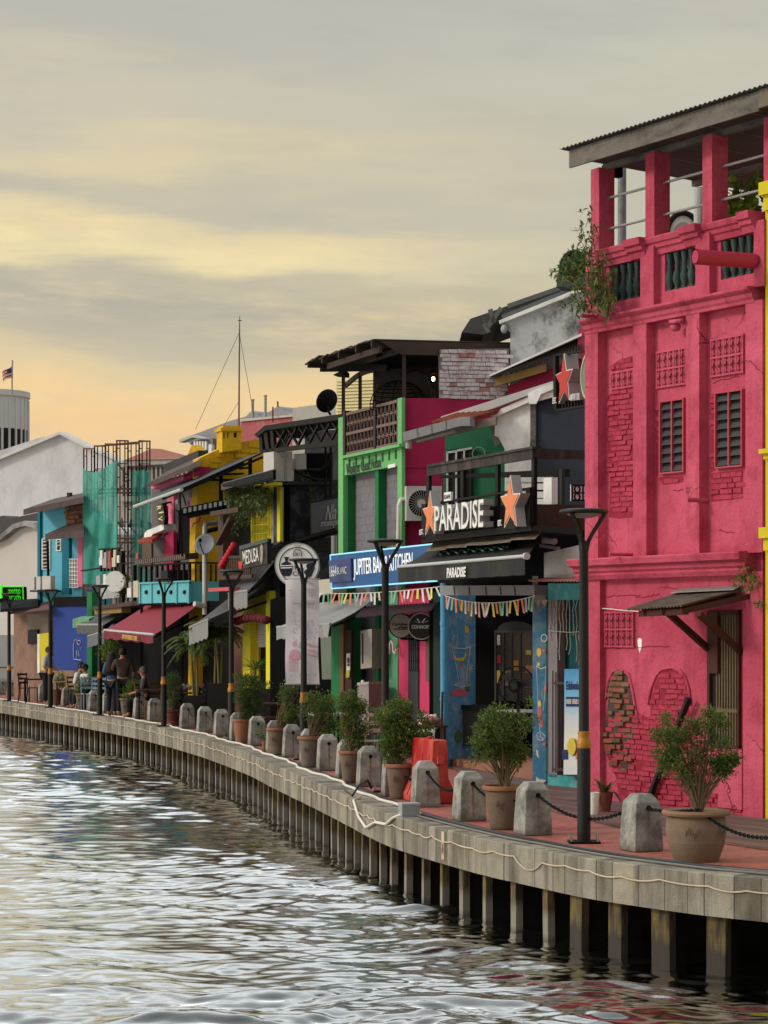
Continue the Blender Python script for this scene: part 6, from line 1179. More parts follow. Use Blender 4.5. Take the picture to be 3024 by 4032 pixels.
obj('fold_arm', MB().bar(fr+Vector((.05, 0, -.03)), br2-Vector((0, 0, .25)), .05), m_iron, ga)
# round beer signs
def round_sign(label, c, n, r, fc, edge, words, mt):
    t = thing('round_sign', label, 'sign', c, 'signs over the shop fronts'); obj('disc', MB().disc(c, n, r, .12, 40), fc, t); obj('rim', MB().ring(c+n*.01, n, r*.94, r*1.02, .14, 40), edge, t); a = Vector((0, 0, 1)).cross(n).normalized(); mb = MB()
    for s, u0, u1, v0, v1 in words: text(mb, s, [c+a*u0*r+Vector((0, 0, v1*r)), c+a*u1*r+Vector((0, 0, v1*r)), c+a*u1*r+Vector((0, 0, v0*r)), c+a*u0*r+Vector((0, 0, v0*r))], n, .012, bold=.01)
    obj('lettering', mb, mt, t); return t, a
n_ = Vector((-.25, -.97, 0)).normalized()
c1 = P(1578, 2464, 43.4); t, a = round_sign('pale round beer sign reading Carlsberg above the pink doorway', c1, n_, .235, M('grey_sign_face', (142, 134, 130), .6, .08), m_iron, [('Carlsberg', -.72, .82, -.05, .25), ('SMOOTH DRAUGHT', -.55, .6, -.32, -.22)], m_dark)
obj('swoosh', MB().tube([c1+a*.235*u+Vector((0, 0, .235*v))+n_*.01 for u, v in ((-.2, -.15), (.05, -.1), (.35, -.16), (.55, -.1))], .012, 5), m_dark, t); obj('bracket', MB().tube([c1-Vector((0, 0, .25)), c1+Vector((.4, .3, -.25))], .02, 6), m_iron, t)
c2 = P(1658, 2466, 42.9); t, a = round_sign("black round sign with a white sunburst reading CONNOR'S", c2, n_, .25, M('ink_sign_face', (18, 20, 24), .5, .1), M('silver_edge', (150, 152, 152), .4), [("CONNOR'S", -.72, .78, -.18, .1)], m_face); mb = MB()
for i, ang in enumerate((-62, -30, 30, 62)): u, v = math.sin(math.radians(ang)), math.cos(math.radians(ang)); mb.prism([c2+a*.25*(x)+Vector((0, 0, .25*y))+n_*.012 for x, y in ((u*.15-.04*v, .22+v*.05), (u*.15+.05*v, .22+v*.05), (u*.6+.07*v, .2+v*.42), (u*.6-.06*v, .2+v*.44))], -n_*.01)
obj('sunburst', mb, m_face, t); obj('bracket', MB().tube([c2-Vector((.1, 0, .26)), c2+Vector((.5, .2, -.26))], .02, 6), m_iron, t)
# appliances on the terrace
t = thing('air_conditioner', 'grey air cooler cabinet standing on a shelf under the bar sign', 'air cooler', P(1472, 2628, 44.6)); V1 = Pl(1420, 44.9, 1470, 44.5); V2 = Pl(1464, 44.5, 1535, 44.9)
obj('casing', MB().prism([P(1420, 2484, 44.9), P(1464, 2476, 44.4), P(1535, 2476, 44.9), P(1500, 2484, 45.5)], P(1464, 2628, 44.4)-P(1464, 2476, 44.4)), M('cream_casing', (150, 142, 136), .6, .08), t); obj('window', MB().face(V1, [(1424, 2494), (1448, 2490), (1448, 2612), (1424, 2614)], .02, .03), m_hole, t); obj('side_panel', MB().face(V2, [(1484, 2490), (1516, 2490), (1516, 2618), (1484, 2618)], .01, .02), M('pale_panel', (166, 158, 150), .6), t)
t = thing('freezer', 'grey chest freezer with a small white ball on its lid', 'freezer', P(1455, 2790, 44)); obj('body', MB().prism([P(1408, 2694, 44.3), P(1452, 2690, 43.9), P(1510, 2690, 44.3), P(1466, 2694, 44.9)], Vector((0, 0, -1.0))), M('freezer_grey', (138, 130, 128), .6, .06), t); obj('lid', MB().prism([P(1406, 2688, 44.3), P(1452, 2684, 43.87), P(1512, 2684, 44.3), P(1466, 2688, 44.9)], Vector((0, 0, -.05))), M('freezer_lid', (166, 160, 156), .5), t); obj('ball', MB().ball(P(1428, 2684, 44.3), .035), m_white, t)
t = thing('notice_board', 'narrow white and yellow notice hanging on a dark post', 'notice', P(1370, 2660, 46)); nb = Pl(1360, 46.1, 1382, 46.0); obj('board', MB().face(nb, [(1364, 2574), (1378, 2572), (1378, 2640), (1364, 2642)], 0, .02), m_face, t); obj('lower_panel', MB().face(nb, [(1363, 2640), (1377, 2638), (1374, 2668), (1361, 2668)], .005, .02), M('lime_paper', (170, 178, 80), .7), t); mb = MB().disc(nb.pt(1371, 2618, .01), nb.n3, .03, .01, 12); mb.face(nb, [(1367, 2590), (1375, 2589), (1375, 2610), (1367, 2611)], .01, .008); obj('symbol', mb, M('dark_red_ink', (92, 44, 44), .7), t); obj('post', MB().face(nb, [(1360, 2480), (1384, 2480), (1384, 2760), (1360, 2770)], -.05, .08), m_wood, t)
# the cream sided house beyond the terrace
ch = root_for('house', 'cream corrugated house wall seen through the terrace posts', 'house', Pl(1325, 62, 1480, 62), 1400, 'houses behind the terraces'); CH = Pl(1325, 62, 1480, 61); mb = MB()
for i in range(13): y0 = 1490+i*13; mb.prism([CH.pt(1322, y0, 0), CH.pt(1500, y0-8, 0), CH.pt(1500, y0+5, .05), CH.pt(1322, y0+13, .05)], -CH.n3*.3)
obj('wall', mb, M('cream_siding', (200, 190, 142), .7, .08, 2), ch); obj('lower_wall', MB().face(CH, [(1322, 1658), (1500, 1652), (1500, 2490), (1322, 2490)], -.1, 4), M('cream_wall', (170, 162, 128), .8), ch)
# ================================================================ black painted building with the yellow windows
BF = Pl(985, 57.6, 1101, 54.0); BE = Pl(1101, 54.0, 1345, 54.9)
bd = root_for('shophouse', 'black painted bar building with yellow windows, ivy and rubble end wall', 'shophouse', BF, 1060, 'shophouses along the river')
m_bwall = M('black_render', (34, 36, 42), .8, .3, 2, .7, 8, dirt=(104, 106, 110), damt=.5, ds=3.5); m_yw = M('lemon_yellow_paint', (214, 204, 46), .8, .08, 3, .2)
obj('end_wall', MB().face(BE, [(1101, 1900), (1345, 1888), (1345, 2900), (1101, 2900)], 0, .3), m_bwall, bd)
obj('front_wall', MB().face(BF, [(945, 1925), (1101, 1897), (1101, 2900), (945, 2900)], 0, .25), m_dark, bd)
obj('floor_slab', MB().face(BF, [(1034, 1908), (1078, 1898), (1078, 1909), (1034, 1920)], .4, .2), m_yw, bd); obj('roof_slab', MB().face(BE, [(1095, 1892), (1345, 1896), (1345, 1908), (1098, 1908)], .3, .6), m_black, bd)
w = obj('window', MB().face(BF, [(1058, 1925), (1101, 1917), (1101, 2135), (1058, 2140)], .03, .1), M('pale_shutter', (150, 150, 128), .8), bd); mb = MB()
for q in ([(1056, 1922), (1066, 1920), (1066, 2140), (1056, 2142)], [(1090, 1916), (1103, 1912), (1103, 2130), (1090, 2134)], [(1056, 1920), (1103, 1911), (1103, 1930), (1056, 1938)]): mb.face(BF, q, .04, .06)
obj('frame', mb, m_yw, w)
tp = obj('trellis_panel', MB().face(BF, [(990, 1935), (1056, 1925), (1056, 2135), (990, 2145)], .01, .1), M('dull_yellow_wall', (150, 140, 44), .85, .2), bd); mb = MB()
for i in range(12): x = 991+i*6; mb.face(BF, [(x, 1934), (x+1.6, 1934), (x+1.6, 2144), (x, 2144)], .07, .02)
for i in range(6): y = 1960+i*34; mb.face(BF, [(989, y+6), (1057, y), (1057, y+3), (989, y+9)], .08, .02)
mb.face(BF, [(987, 1935), (993, 1934), (993, 2150), (987, 2150)], .09, .1); obj('lattice', mb, m_yw, tp)
# ground floor: yellow doorway, roller shutter
obj('door_frame', MB().face(BF, [(1047, 2330), (1062, 2326), (1062, 2712), (1047, 2712)], .2, .3), m_yw, bd); obj('door_frame', MB().face(BF, [(955, 2390), (985, 2375), (985, 2712), (955, 2712)], .2, .3), m_yw, bd); obj('yellow_panel', MB().face(BF, [(985, 2380), (1018, 2372), (1018, 2712), (985, 2712)], .05, .1), M('mustard_paint', (176, 156, 36), .85), bd)
obj('door_header', MB().face(BF, [(960, 2372), (1060, 2330), (1060, 2420), (960, 2440)], .12, .1), M('mustard_paint', (176, 156, 36), .85), bd); sh = MB()
for i in range(11): sh.face(BF, [(1018, 2440+i*10), (1047, 2438+i*10), (1047, 2447+i*10), (1018, 2449+i*10)], .08+.01*(i % 2), .05)
obj('roller_shutter', sh, M('shutter_grey', (168, 168, 162), .6), bd)
obj('brick_strip', MB().face(BF, [(905, 2330), (955, 2330), (955, 2900), (905, 2900)], .1, .2), M('rust_brick', (104, 66, 52), .9, .3, 12, .5), bd)
# ivy
t = thing('ivy', 'ivy hanging over the yellow trellis of the black building', 'climbing plant', BF.pt(960, 1920, .3), 'plants on the buildings'); lm = MB(); sm = MB()
for i in range(46):
    x = random.uniform(893, 1050); y = random.uniform(1905, 1975); dx, dy = random.uniform(-15, 10), random.uniform(20, 140 if x < 985 else 70); pts = [BF.pt(x+dx*u+4*math.sin(u*5), y+dy*u, .35+random.uniform(-.25, .3)) for u in np.linspace(0, 1, 6)]; sm.tube(pts, .006, 4)
    for p in pts:
        for _ in range(9): leaf(lm, p+rdir()*.13, rdir(-.5), random.uniform(.06, .12), .07, .1, .2)
obj('foliage', lm, leafmat('ivy_leaf', (92, 106, 66)), t, fix=False); obj('stems', sm, m_bark, t)
t = thing('creeper', 'thin creeper trailing down the black end wall from the air conditioners', 'climbing plant', BE.pt(1200, 1870, .1), 'plants on the buildings'); lm = MB(); pts = [BE.pt(x, y, .12) for x, y in ((1196, 1866), (1212, 1884), (1222, 1910), (1226, 1950), (1236, 1990), (1248, 2020))]
for i in range(5):
    for _ in range(26): leaf(lm, pts[i].lerp(pts[i+1], random.random())+rdir()*.1, rdir(-.3), .09, .06)
obj('foliage', lm, leafmat('ivy_leaf', (92, 106, 66)), t, fix=False); obj('stems', MB().tube(pts, .01, 5), m_bark, t)
# hanging grey sign
t = thing('hanging_sign', 'grey board with white handwriting on the black end wall', 'sign', BE.pt(1280, 2120, .3), 'signs over the shop fronts'); obj('board', MB().face(BE, [(1226, 1982), (1334, 1962), (1334, 2112), (1228, 2122)], .35, .06), M('slate_board', (92, 94, 96), .7, .12, 3), t)
mb = MB(); ptext(mb, 'Nla', BE, [(1284, 1992), (1324, 1984), (1322, 2044), (1280, 2050)], .355, .02, shear=.3); ptext(mb, 'monique', BE, [(1262, 2048), (1336, 2040), (1336, 2074), (1262, 2086)], .355, .02, shear=.3); obj('lettering', mb, M('dusty_letter', (176, 176, 170), .7), t)
ac_unit('tall grey air conditioner unit on the black roof slab', BE, ((1078, 1778), (1151, 1894)), .5, .5, False); a_, c_ = ac_unit('second air conditioner unit behind the tall one on the black roof', BE, ((1166, 1786), (1206, 1848)), .3, .4, False)
obj('side_panel', MB().face(BE, [(1112, 1782), (1132, 1782), (1132, 1800), (1112, 1800)], .52, .03).face(BE, [(1122, 1800), (1130, 1800), (1130, 1890), (1122, 1890)], .52, .03), m_steel, a_)
obj('dark_box', MB().face(BE, [(1206, 1784), (1310, 1784), (1310, 1900), (1206, 1900)], .1, .6), m_dark, bd)
mb = MB()
for pts in (((1210, 1850), (1260, 1850), (1290, 1830), (1305, 1780)), ((1160, 1850), (1190, 1870), (1250, 1890), (1300, 1890)), ((1282, 1740), (1282, 1970)), ((1302, 1740), (1302, 1960))): mb.tube([BE.pt(x, y, .5) for x, y in pts], .03, 6)
obj('pipe', mb, m_iron, bd); obj('rear_wall', MB().face(Pl(1200, 57, 1345, 57), [(1200, 1700), (1345, 1690), (1345, 1960), (1200, 1960)], 0, .2), M('stained_rear_wall', (86, 84, 84), .9, .3, 2, .4, dirt=(38, 38, 40), damt=.7), bd)
# truss canopy
TC = Pl(1015, 56.5, 1350, 49.4); mb = MB()
tc = obj('truss_canopy', MB().prism([TC.pt(x, y, .4) for x, y in ((1000, 1712), (1040, 1676), (1352, 1628), (1352, 1650), (1045, 1694), (1012, 1722))], -TC.n3*1.2), m_iron, bd)
for q in ([(1042, 1688), (1350, 1642), (1350, 1652), (1042, 1698)], [(1030, 1772), (1350, 1728), (1350, 1752), (1030, 1786)], [(1018, 1708), (1030, 1706), (1034, 1786), (1024, 1786)], [(1036, 1700), (1050, 1696), (1060, 1782), (1048, 1784)], [(1062, 1698), (1074, 1694), (1080, 1776), (1070, 1778)], [(1340, 1650), (1350, 1648), (1350, 1752), (1340, 1752)]): mb.face(TC, q, .35, .08)
for i in range(6): x = 1080+i*44; mb.bar(TC.pt(x, 1774-i*6, .32), TC.pt(x+44, 1692-i*6.5, .32), .05); mb.bar(TC.pt(x+10, 1694-i*6.5, .3), TC.pt(x+56, 1768-i*6.2, .3), .05)
for i in range(4): x = 1084+i*9; mb.bar(TC.pt(x, 1772, .28), TC.pt(x+30, 1710, .28), .04)
obj('truss', mb, m_iron, tc)
obj('slab_roof', MB().prism([BF.pt(870, 1905, .9), BF.pt(1075, 1850, .9), BF.pt(1090, 1840, -.8), BF.pt(905, 1890, -.8)], Vector((0, 0, -.16))), M('slate_sheet', (70, 70, 72), .7, .2), bd); obj('roof_edge', MB().face(BF, [(868, 1906), (1076, 1850), (1076, 1888), (956, 1918), (880, 1918)], .9, .06), m_dark, bd)  # roof slab in dark slate grey with a near-black edge
# garland, lanterns, bar sign, wooden porch
t = thing('garland', 'thick maroon garland above the yellow doorway', 'garland', BF.pt(990, 2440, .5)); mb = MB()
for i in range(9): mb.ball(BF.pt(934+i*14, 2446-14*math.sin(i*.35), .6), .12, 8, 6, (1.1, .9, .85))
obj('tassels', mb, M('maroon_tinsel', (96, 34, 38), .9, .3, 12, .8, 40), t)
t = thing('lantern_string', 'diagonal string of round red lanterns on the wooden porch', 'lanterns', P(895, 2190, 56.2)); 
for i in range(7): u = i/6; obj('lantern', MB().lathe([(.03, -.075), (.06, -.062), (.082, -.02), (.082, .02), (.06, .062), (.03, .075)], P(872+48*u, 2228-82*u, 56.4-.8*u), 12), M('red_lantern', (188, 36, 58), .6, .1, 5, .1), t, smooth=True)
obj('cord', MB().tube([P(866, 2238, 56.4), P(927, 2130, 55.5)], .01, 4), m_iron, t)
MS = Pl(942, 55.9, 1052, 53.4); t = thing('bar_sign', 'black sign reading MEDUSA with a pale round emblem', 'sign', MS.pt(1000, 2230, .6), 'signs over the shop fronts'); obj('board', MB().face(MS, [(942, 2154), (1052, 2121), (1052, 2220), (944, 2242)], .6, .1), m_black, t); obj('header', MB().face(MS, [(942, 2150), (1052, 2120), (1052, 2134), (942, 2166)], .64, .04), M('dull_teal_board', (70, 80, 78), .8), t)
obj('lettering', ptext(MB(), 'MEDUSA', MS, [(956, 2170), (1018, 2154), (1019, 2208), (958, 2226)], .61, .006), m_face, t); obj('emblem', MB().disc(MS.pt(1029, 2180, .62), MS.n3, .13, .02, 24, .22).ring(MS.pt(1029, 2180, .63), MS.n3, .1, .12, .02, 20), M('stone_emblem', (150, 146, 136), .8, .5, 14, .3), t)
obj('red_flag', MB().face(MS, [(937, 2212), (955, 2210), (950, 2240), (942, 2240)], .8, .03), M('red_paint', (190, 52, 50), .7), t)
wp = thing('porch', 'dark timber porch with railing and diagonal brace beside the red lanterns', 'porch', P(905, 2240, 58.5)); PP = Pl(862, 59.5, 985, 56.2)
obj('post', MB().face(PP, [(858, 2030), (878, 2030), (878, 2270), (858, 2270)], .5, .2), m_wood, wp); obj('brace', MB().bar(PP.pt(860, 2140, .7), PP.pt(914, 2040, .7), .16, .1), m_wood, wp); obj('beam', MB().bar(PP.pt(835, 2024, .7), PP.pt(945, 2006, .7), .1, .12), m_wood, wp); mb = MB()
for i in range(14): mb.face(PP, [(888+i*7, 2196), (892+i*7, 2196), (892+i*7, 2272), (888+i*7, 2272)], .55, .03)
mb.face(PP, [(860, 2190), (990, 2186), (990, 2196), (860, 2200)], .57, .05); mb.face(PP, [(860, 2268), (990, 2262), (990, 2276), (860, 2284)], .57, .05); obj('railing', mb, m_wood, wp); obj('dark_interior', MB().face(PP, [(862, 1990), (1000, 1985), (1000, 2420), (862, 2420)], -.3, .1), m_dark, wp); obj('pink_board', MB().face(PP, [(820, 2316), (905, 2311), (905, 2326), (820, 2330)], .8, .3), M('faded_red_board', (180, 80, 88), .8), wp)
# two black folding awnings
def fold_awning(label, fl, fr, br, bl, cm, vh, vm=None, bar=m_steel):
    t = thing('awning', label, 'awning', (fl+fr)/2, 'folding awnings'); n = (fr-fl).cross(bl-fl).normalized(); obj('cloth', quad(MB(), fl, fr, br, bl, .012, 6, .03), cm, t); obj('front_bar', MB().tube([fl, fr], .035, 9), bar, t)
    tn = (fr-fl).normalized(); nn = Vector((tn.y, -tn.x, 0)); nn = nn if nn.y < 0 or nn.x < 0 else -nn; mb = MB(); N = 20; top = [fl.lerp(fr, i/N)+nn*(.02+.012*math.sin(i*1.7)) for i in range(N+1)]; bot = [p-Vector((0, 0, vh+.02*math.sin(i*1.5))) for i, p in enumerate(top)]; K = N+1; vs = top+bot; vs += [v-nn*.008 for v in vs]; F_ = [(i, i+1, K+i+1, K+i) for i in range(N)]; mb.add(vs, F_+[tuple(q+2*K for q in f) for f in F_]); obj('valance', mb, vm or cm, t)
    obj('fold_arm', MB().bar(fr-Vector((0, 0, .06)), br-Vector((0, 0, .3)), .05), m_iron, t); return t
m_baw = M('charcoal_awning', (60, 61, 63), .6, .2, 3, .15, 20, spec=.5); m_val = M('grey_valance', (128, 128, 126), .85, .12, 4)
fold_awning('upper black awning with short grey valance left of the round sign', P(901, 2336, 55.5), P(978, 2326, 53.6), P(1112, 2170, 53.8), P(1030, 2190, 56.5), m_baw, .4, m_val)
fold_awning('lower black awning with pale valance over the palms', P(747, 2470, 57.5), P(823, 2438, 55), P(1062, 2316, 54.5), P(930, 2330, 58), m_baw, .45, m_val)
obj('timber_eave', MB().bar(P(1010, 2180, 54.5), P(1340, 2085, 53.6), .5, .08).bar(P(1050, 2190, 53.8), P(1330, 2140, 53.2), .1, .25), m_iron, bd)
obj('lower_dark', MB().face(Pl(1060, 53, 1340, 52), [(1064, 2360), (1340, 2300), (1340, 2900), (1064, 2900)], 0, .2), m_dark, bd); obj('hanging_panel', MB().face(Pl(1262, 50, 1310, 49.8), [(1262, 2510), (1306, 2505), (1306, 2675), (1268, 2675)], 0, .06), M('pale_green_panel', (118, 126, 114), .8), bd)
for x in (1148, 1176, 1208): obj('post', MB().bar(P(x, 2130, 53), P(x, 2300, 53), .06), m_iron, bd)
obj('gutter_pipe', MB().tube([P(1316, 2110, 52), P(1316, 2220, 52)], .07, 8), m_steel, bd)
# round restaurant sign
c = P(1169, 2225, 46); n_ = Vector((-.12, -.99, 0)).normalized(); t = thing('round_sign', 'big round white sign with a black jar above the long banner', 'sign', c, 'signs over the shop fronts'); R_ = .445
obj('disc', MB().disc(c, n_, R_, .14, 48), m_face, t); obj('rim', MB().ring(c+n_*.01, n_, R_*.98, R_*1.02, .16, 48), m_steel, t); a = Vector((0, 0, 1)).cross(n_).normalized(); U = Vector((0, 0, 1)); q = lambda x, y, o=.012: c+a*((x-1169)/FPX*46)+U*((2225-y)/FPX*46)+n_*o
navy = M('navy_sign_print', (24, 32, 44), .6, .1, 6, 0); mb = MB(); mb.ring(c+n_*.008, n_, R_*.78, R_*.82, .006, 48); obj('ring_print', mb, navy, t)
mb = MB().prism([q(*p) for p in ((1118, 2193), (1138, 2193), (1134, 2203), (1132, 2210), (1146, 2218), (1152, 2232), (1152, 2240), (1148, 2258), (1140, 2268), (1118, 2268), (1110, 2258), (1104, 2240), (1104, 2230), (1110, 2218), (1124, 2210), (1122, 2203))], -n_*.004); mb.prism([q(*p) for p in ((1206, 2228), (1222, 2200), (1240, 2206), (1240, 2240), (1226, 2272), (1206, 2268), (1196, 2252), (1210, 2240))], -n_*.004); obj('jar_print', mb, navy, t); obj('band_print', MB().prism([q(x, y, .02) for x, y in ((1104, 2226), (1152, 2224), (1152, 2228), (1104, 2230))], -n_*.003).prism([q(x, y, .02) for x, y in ((1106, 2234), (1150, 2232), (1150, 2237), (1106, 2239))], -n_*.003), m_face, t)
mb = MB()
for s, x0, y0, x1, y1 in (('The', 1156, 2230, 1196, 2246), ('Ch', 1154, 2250, 1184, 2268), ('SKT', 1162, 2176, 1184, 2188), ('RESTORAN', 1160, 2146, 1186, 2150)): text(mb, s, [q(x0, y0, .012), q(x1, y0, .012), q(x1, y1, .012), q(x0, y1, .012)], n_, .004)
mb.tube([q(x, y, .014) for x, y in ((1157, 2192), (1157, 2172), (1164, 2164), (1180, 2164), (1188, 2172), (1188, 2192))], .008, 5); obj('lettering', mb, navy, t); obj('post', MB().tube([q(1169, 2300, -.2), Vector((q(1169, 2300, -.2).x, c.y+.25, 0))], .03, 8), m_iron, t)
# ================================================================ ochre yellow house with brick top
YE = Pl(770, 62.4, 1060, 63.2); yh = root_for('shophouse', 'ochre yellow shophouse with painted brick gable and square chimney', 'shophouse', YE, 900, 'shophouses along the river'); m_och = M('ochre_paint', (208, 166, 24), .85, .1, 2.5, .4, 18, dirt=(160, 122, 30), damt=.5, ds=1.4)
gp = [(781, 1806), (869, 1766), (950, 1740), (1019, 1728), (1062, 1790), (1062, 2900), (760, 2900), (768, 2120), (781, 1900)]
obj('wall', MB().face(YE, gp, 0, .5), m_och, yh); br_ = [(783, 1812), (869, 1772), (1017, 1734), (1030, 1770), (880, 1812), (783, 1862)]; mb = MB(); bricks(mb, YE, inpoly(br_), YE.k(780), YE.k(1032), YE.z(900, 1866), YE.z(900, 1730), 0, bl=.42, bh=.15, proud=.05, jit=.04, gap=.03, miss=.12); obj('brick_gable', mb, m_och, yh)
obj('chimney', MB().face(YE, [(875, 1690), (951, 1690), (951, 1770), (875, 1780)], .3, .5).face(YE, [(871, 1684), (955, 1684), (955, 1696), (871, 1696)], .36, .62).face(YE, [(878, 1676), (948, 1676), (948, 1686), (878, 1686)], .32, .54), m_och, yh); mb = MB()
for q4 in ([(921, 1703), (932, 1703), (932, 1722), (921, 1722)], [(880, 1704), (884, 1703), (884, 1724), (880, 1725)], [(895, 1703), (899, 1702), (899, 1722), (895, 1723)]): mb.face(YE, q4, .31, .05)
obj('chimney_vent', mb, m_hole, yh)
sm = MB()
for i in range(6): x = 818+i*7; sm.tube([YE.pt(x+a_, 2092-i*2+b_, .02) for a_, b_ in ((0, 8), (3, -10), (5, 6), (8, -2), (9, 6))], .02, 4)
obj('script', sm, m_dark, yh)
aw_ = thing('awning', 'very long dark corrugated awning sloping past the ochre wall', 'awning', P(620, 1960, 62), 'folding awnings'); cm = MB(); corrugated(cm, P(529, 1993, 63.0), P(715, 1926, 58.5), P(1034, 1782, 60), P(842, 1842, 65), 26, .02, .012, 2); obj('sheet', cm, M('dark_ribbed_sheet', (62, 63, 66), .6, .15, 3, .15), aw_)
obj('front_bar', MB().tube([P(529, 1995, 62.9), P(715, 1928, 58.4)], .05, 8), M('white_bar', (190, 190, 188), .4), aw_); mb = MB(); mb.bar(P(715, 1935, 58.5), P(1034, 1800, 60), .06); mb.bar(P(640, 1965, 60), P(960, 1825, 61), .06); mb.bar(P(870, 2005, 60.2), P(870, 1850, 60.2), .1); mb.bar(P(985, 1880, 60.4), P(985, 1806, 60.4), .1)
for i in range(3): mb.bar(P(820+i*60, 1890-i*22, 60), P(930+i*30, 1890-i*25, 60), .05)
mb.tube([P(712, 1935, 58.5), P(724, 1960, 58.5), P(732, 1990, 58.6)], .02, 5); mb.bar(P(708, 1935, 58.8), P(718, 2190, 59.2), .04); obj('frame', mb, m_iron, aw_)
obj('lower_canopy', MB().prism([P(715, 2000, 58.4), P(900, 1962, 57.8), P(900, 1980, 57.8), P(715, 2026, 58.4)], Vector((0, .8, 0))).prism([P(735, 2024, 58.3), P(905, 1990, 57.8), P(905, 2004, 57.8), P(735, 2040, 58.3)], Vector((0, .3, 0))), m_dark, yh)
mb = MB()
for i in range(9): x = 722+i*20; y = 2003-i*4; mb.face(Pl(715, 58.3, 900, 57.7), [(x, y), (x+11, y-2), (x+11, y+16), (x, y+18)], .02, .05)
obj('canopy_bracket', mb, M('pale_bracket', (110, 112, 112), .7), yh)
# dish on a tall white pipe
t = thing('satellite_dish', 'grey satellite dish on a white pipe before the ochre wall', 'satellite dish', P(806, 2420, 59), 'satellite dishes'); obj('pole', MB().tube([P(806, 2420, 59), P(806, 2080, 59), P(808, 2066, 59), P(820, 2062, 59.2), P(862, 2058, 59.6)], .06, 10), M('white_pipe', (196, 196, 190), .5, .06), t)
def dish(parent, c, n, r, mat, ry=None):
    n = n.normalized(); a = Vector((0, 0, 1)).cross(n).normalized(); b = n.cross(a); mb = MB(); vs = []; R = 5; N = 26
    for i in range(R+1):
        f = i/R
        for j in range(N): t_ = 6.28318*j/N; vs.append(c+(a*math.cos(t_)+b*math.sin(t_)*(ry or 1))*r*f+n*(r*.22*f*f-r*.22))
    K = len(vs); vs += [v-n*.015 for v in vs]; fs = [(i*N+j, i*N+(j+1) % N, (i+1)*N+(j+1) % N, (i+1)*N+j) for i in range(R) for j in range(N)]; fs += [tuple(q+K for q in reversed(f)) for f in fs]; fs += [(R*N+j, R*N+(j+1) % N, K+R*N+(j+1) % N, K+R*N+j) for j in range(N)]
    mb.add(vs, fs); obj('reflector', mb, mat, parent, smooth=True, fix=False); obj('feed_arm', MB().tube([c-b*r*.9-n*.02, c-b*r*.3+n*r*.9, c+n*r*1.0], .014, 6).ball(c+n*r*1.0, .05, 8, 6), m_iron, parent)
dish(t, P(806, 2142, 58.8), Vector((-.35, -.9, .3)), .29, M('grey_dish', (118, 124, 134), .5, .1)); obj('elbow', MB().tube([P(806, 2386, 58.9), P(765, 2377, 58.7)], .07, 9), M('white_pipe', (196, 196, 190), .5, .06), t)
t = thing('satellite_dish', 'black satellite dish on the truss canopy beside the guest house', 'satellite dish', P(1290, 1640, 51.5), 'satellite dishes'); dish(t, P(1286, 1578, 51.5), Vector((-.5, .75, .35)), .275, m_iron); obj('pole', MB().tube([P(1290, 1600, 51.5), P(1292, 1618, 51.5), P(1302, 1634, 51.5)], .03, 7), m_iron, t)
# ================================================================ pink house with the vertical sign, deck and red awning
RV = Pl(580, 68.5, 790, 62.9); rv = root_for('shophouse', 'pink shophouse with tiled roof above the turquoise balcony', 'shophouse', RV, 690, 'shophouses along the river'); m_pk2 = M('candy_pink_paint', (214, 106, 136), .85, .08, 2, .2); m_rose = M('deep_rose_paint', (156, 30, 74), .85, .1, 2, .2)
obj('wall', MB().face(RV, [(596, 1925), (782, 1866), (782, 2900), (596, 2900)], 0, .08), M('grey_recess', (88, 86, 88), .85, .15), rv)
obj('roof', MB().prism([RV.pt(579, 1903, .7), RV.pt(790, 1812, .7), RV.pt(790, 1795, -1.5), RV.pt(668, 1850, -1.5)], Vector((0, 0, -.14))), M('brown_tiles', (82, 66, 62), .85, .25, 6, .4, dirt=(50, 46, 46), damt=.6), rv); obj('ridge', MB().bar(RV.pt(664, 1846, -1.5), RV.pt(800, 1792, -1.5), .3, .28), M('dark_ridge', (56, 54, 54), .85), rv)
obj('fascia', MB().face(RV, [(596, 1906), (724, 1868), (724, 1888), (597, 1926)], .25, .3), m_pk2, rv); obj('gable_end', MB().face(RV, [(724, 1868), (785, 1838), (785, 1874), (724, 1888)], .2, .3), m_rose, rv)
for x0, x1 in ((658, 684), (748, 782)): obj('pilaster', MB().face(RV, [(x0, 1960), (x1, 1945), (x1, 2260), (x0, 2260)], .1, .12), m_pk2, rv)
obj('rose_panel', MB().face(RV, [(646, 2000), (660, 1992), (660, 2190), (646, 2196)], .12, .2).face(RV, [(650, 2108), (683, 2094), (683, 2240), (650, 2246)], .2, .1), m_rose, rv); obj('dark_window', MB().face(RV, [(702, 2000), (748, 1990), (748, 2180), (702, 2186)], .03, .1), m_dark, rv); obj('pale_shutter', MB().face(RV, [(686, 1970), (700, 1966), (700, 2130), (686, 2136)], .06, .1), M('pale_mauve', (150, 140, 146), .8), rv); obj('grey_beam', MB().face(RV, [(690, 1985), (748, 1972), (748, 2000), (690, 2012)], .1, .1), M('grey_recess', (88, 86, 88), .85), rv)
mb = MB(); mb.tube([RV.pt(x, y, .25) for x, y in ((788, 2038), (782, 2052), (764, 2062), (758, 2080), (758, 2110), (763, 2150))], .03, 6); obj('pipe', mb, m_rose, rv)
t = thing('vertical_sign', 'black hanging sign with pale letters RIV turned sideways', 'sign', P(632, 2065, 64.5), 'signs over the shop fronts'); VS = Pl(612, 65.6, 652, 64.4); obj('board', MB().face(VS, [(616, 1984), (640, 1980), (648, 2040), (644, 2066), (624, 2064)], 0, .12), m_black, t); mb = MB()
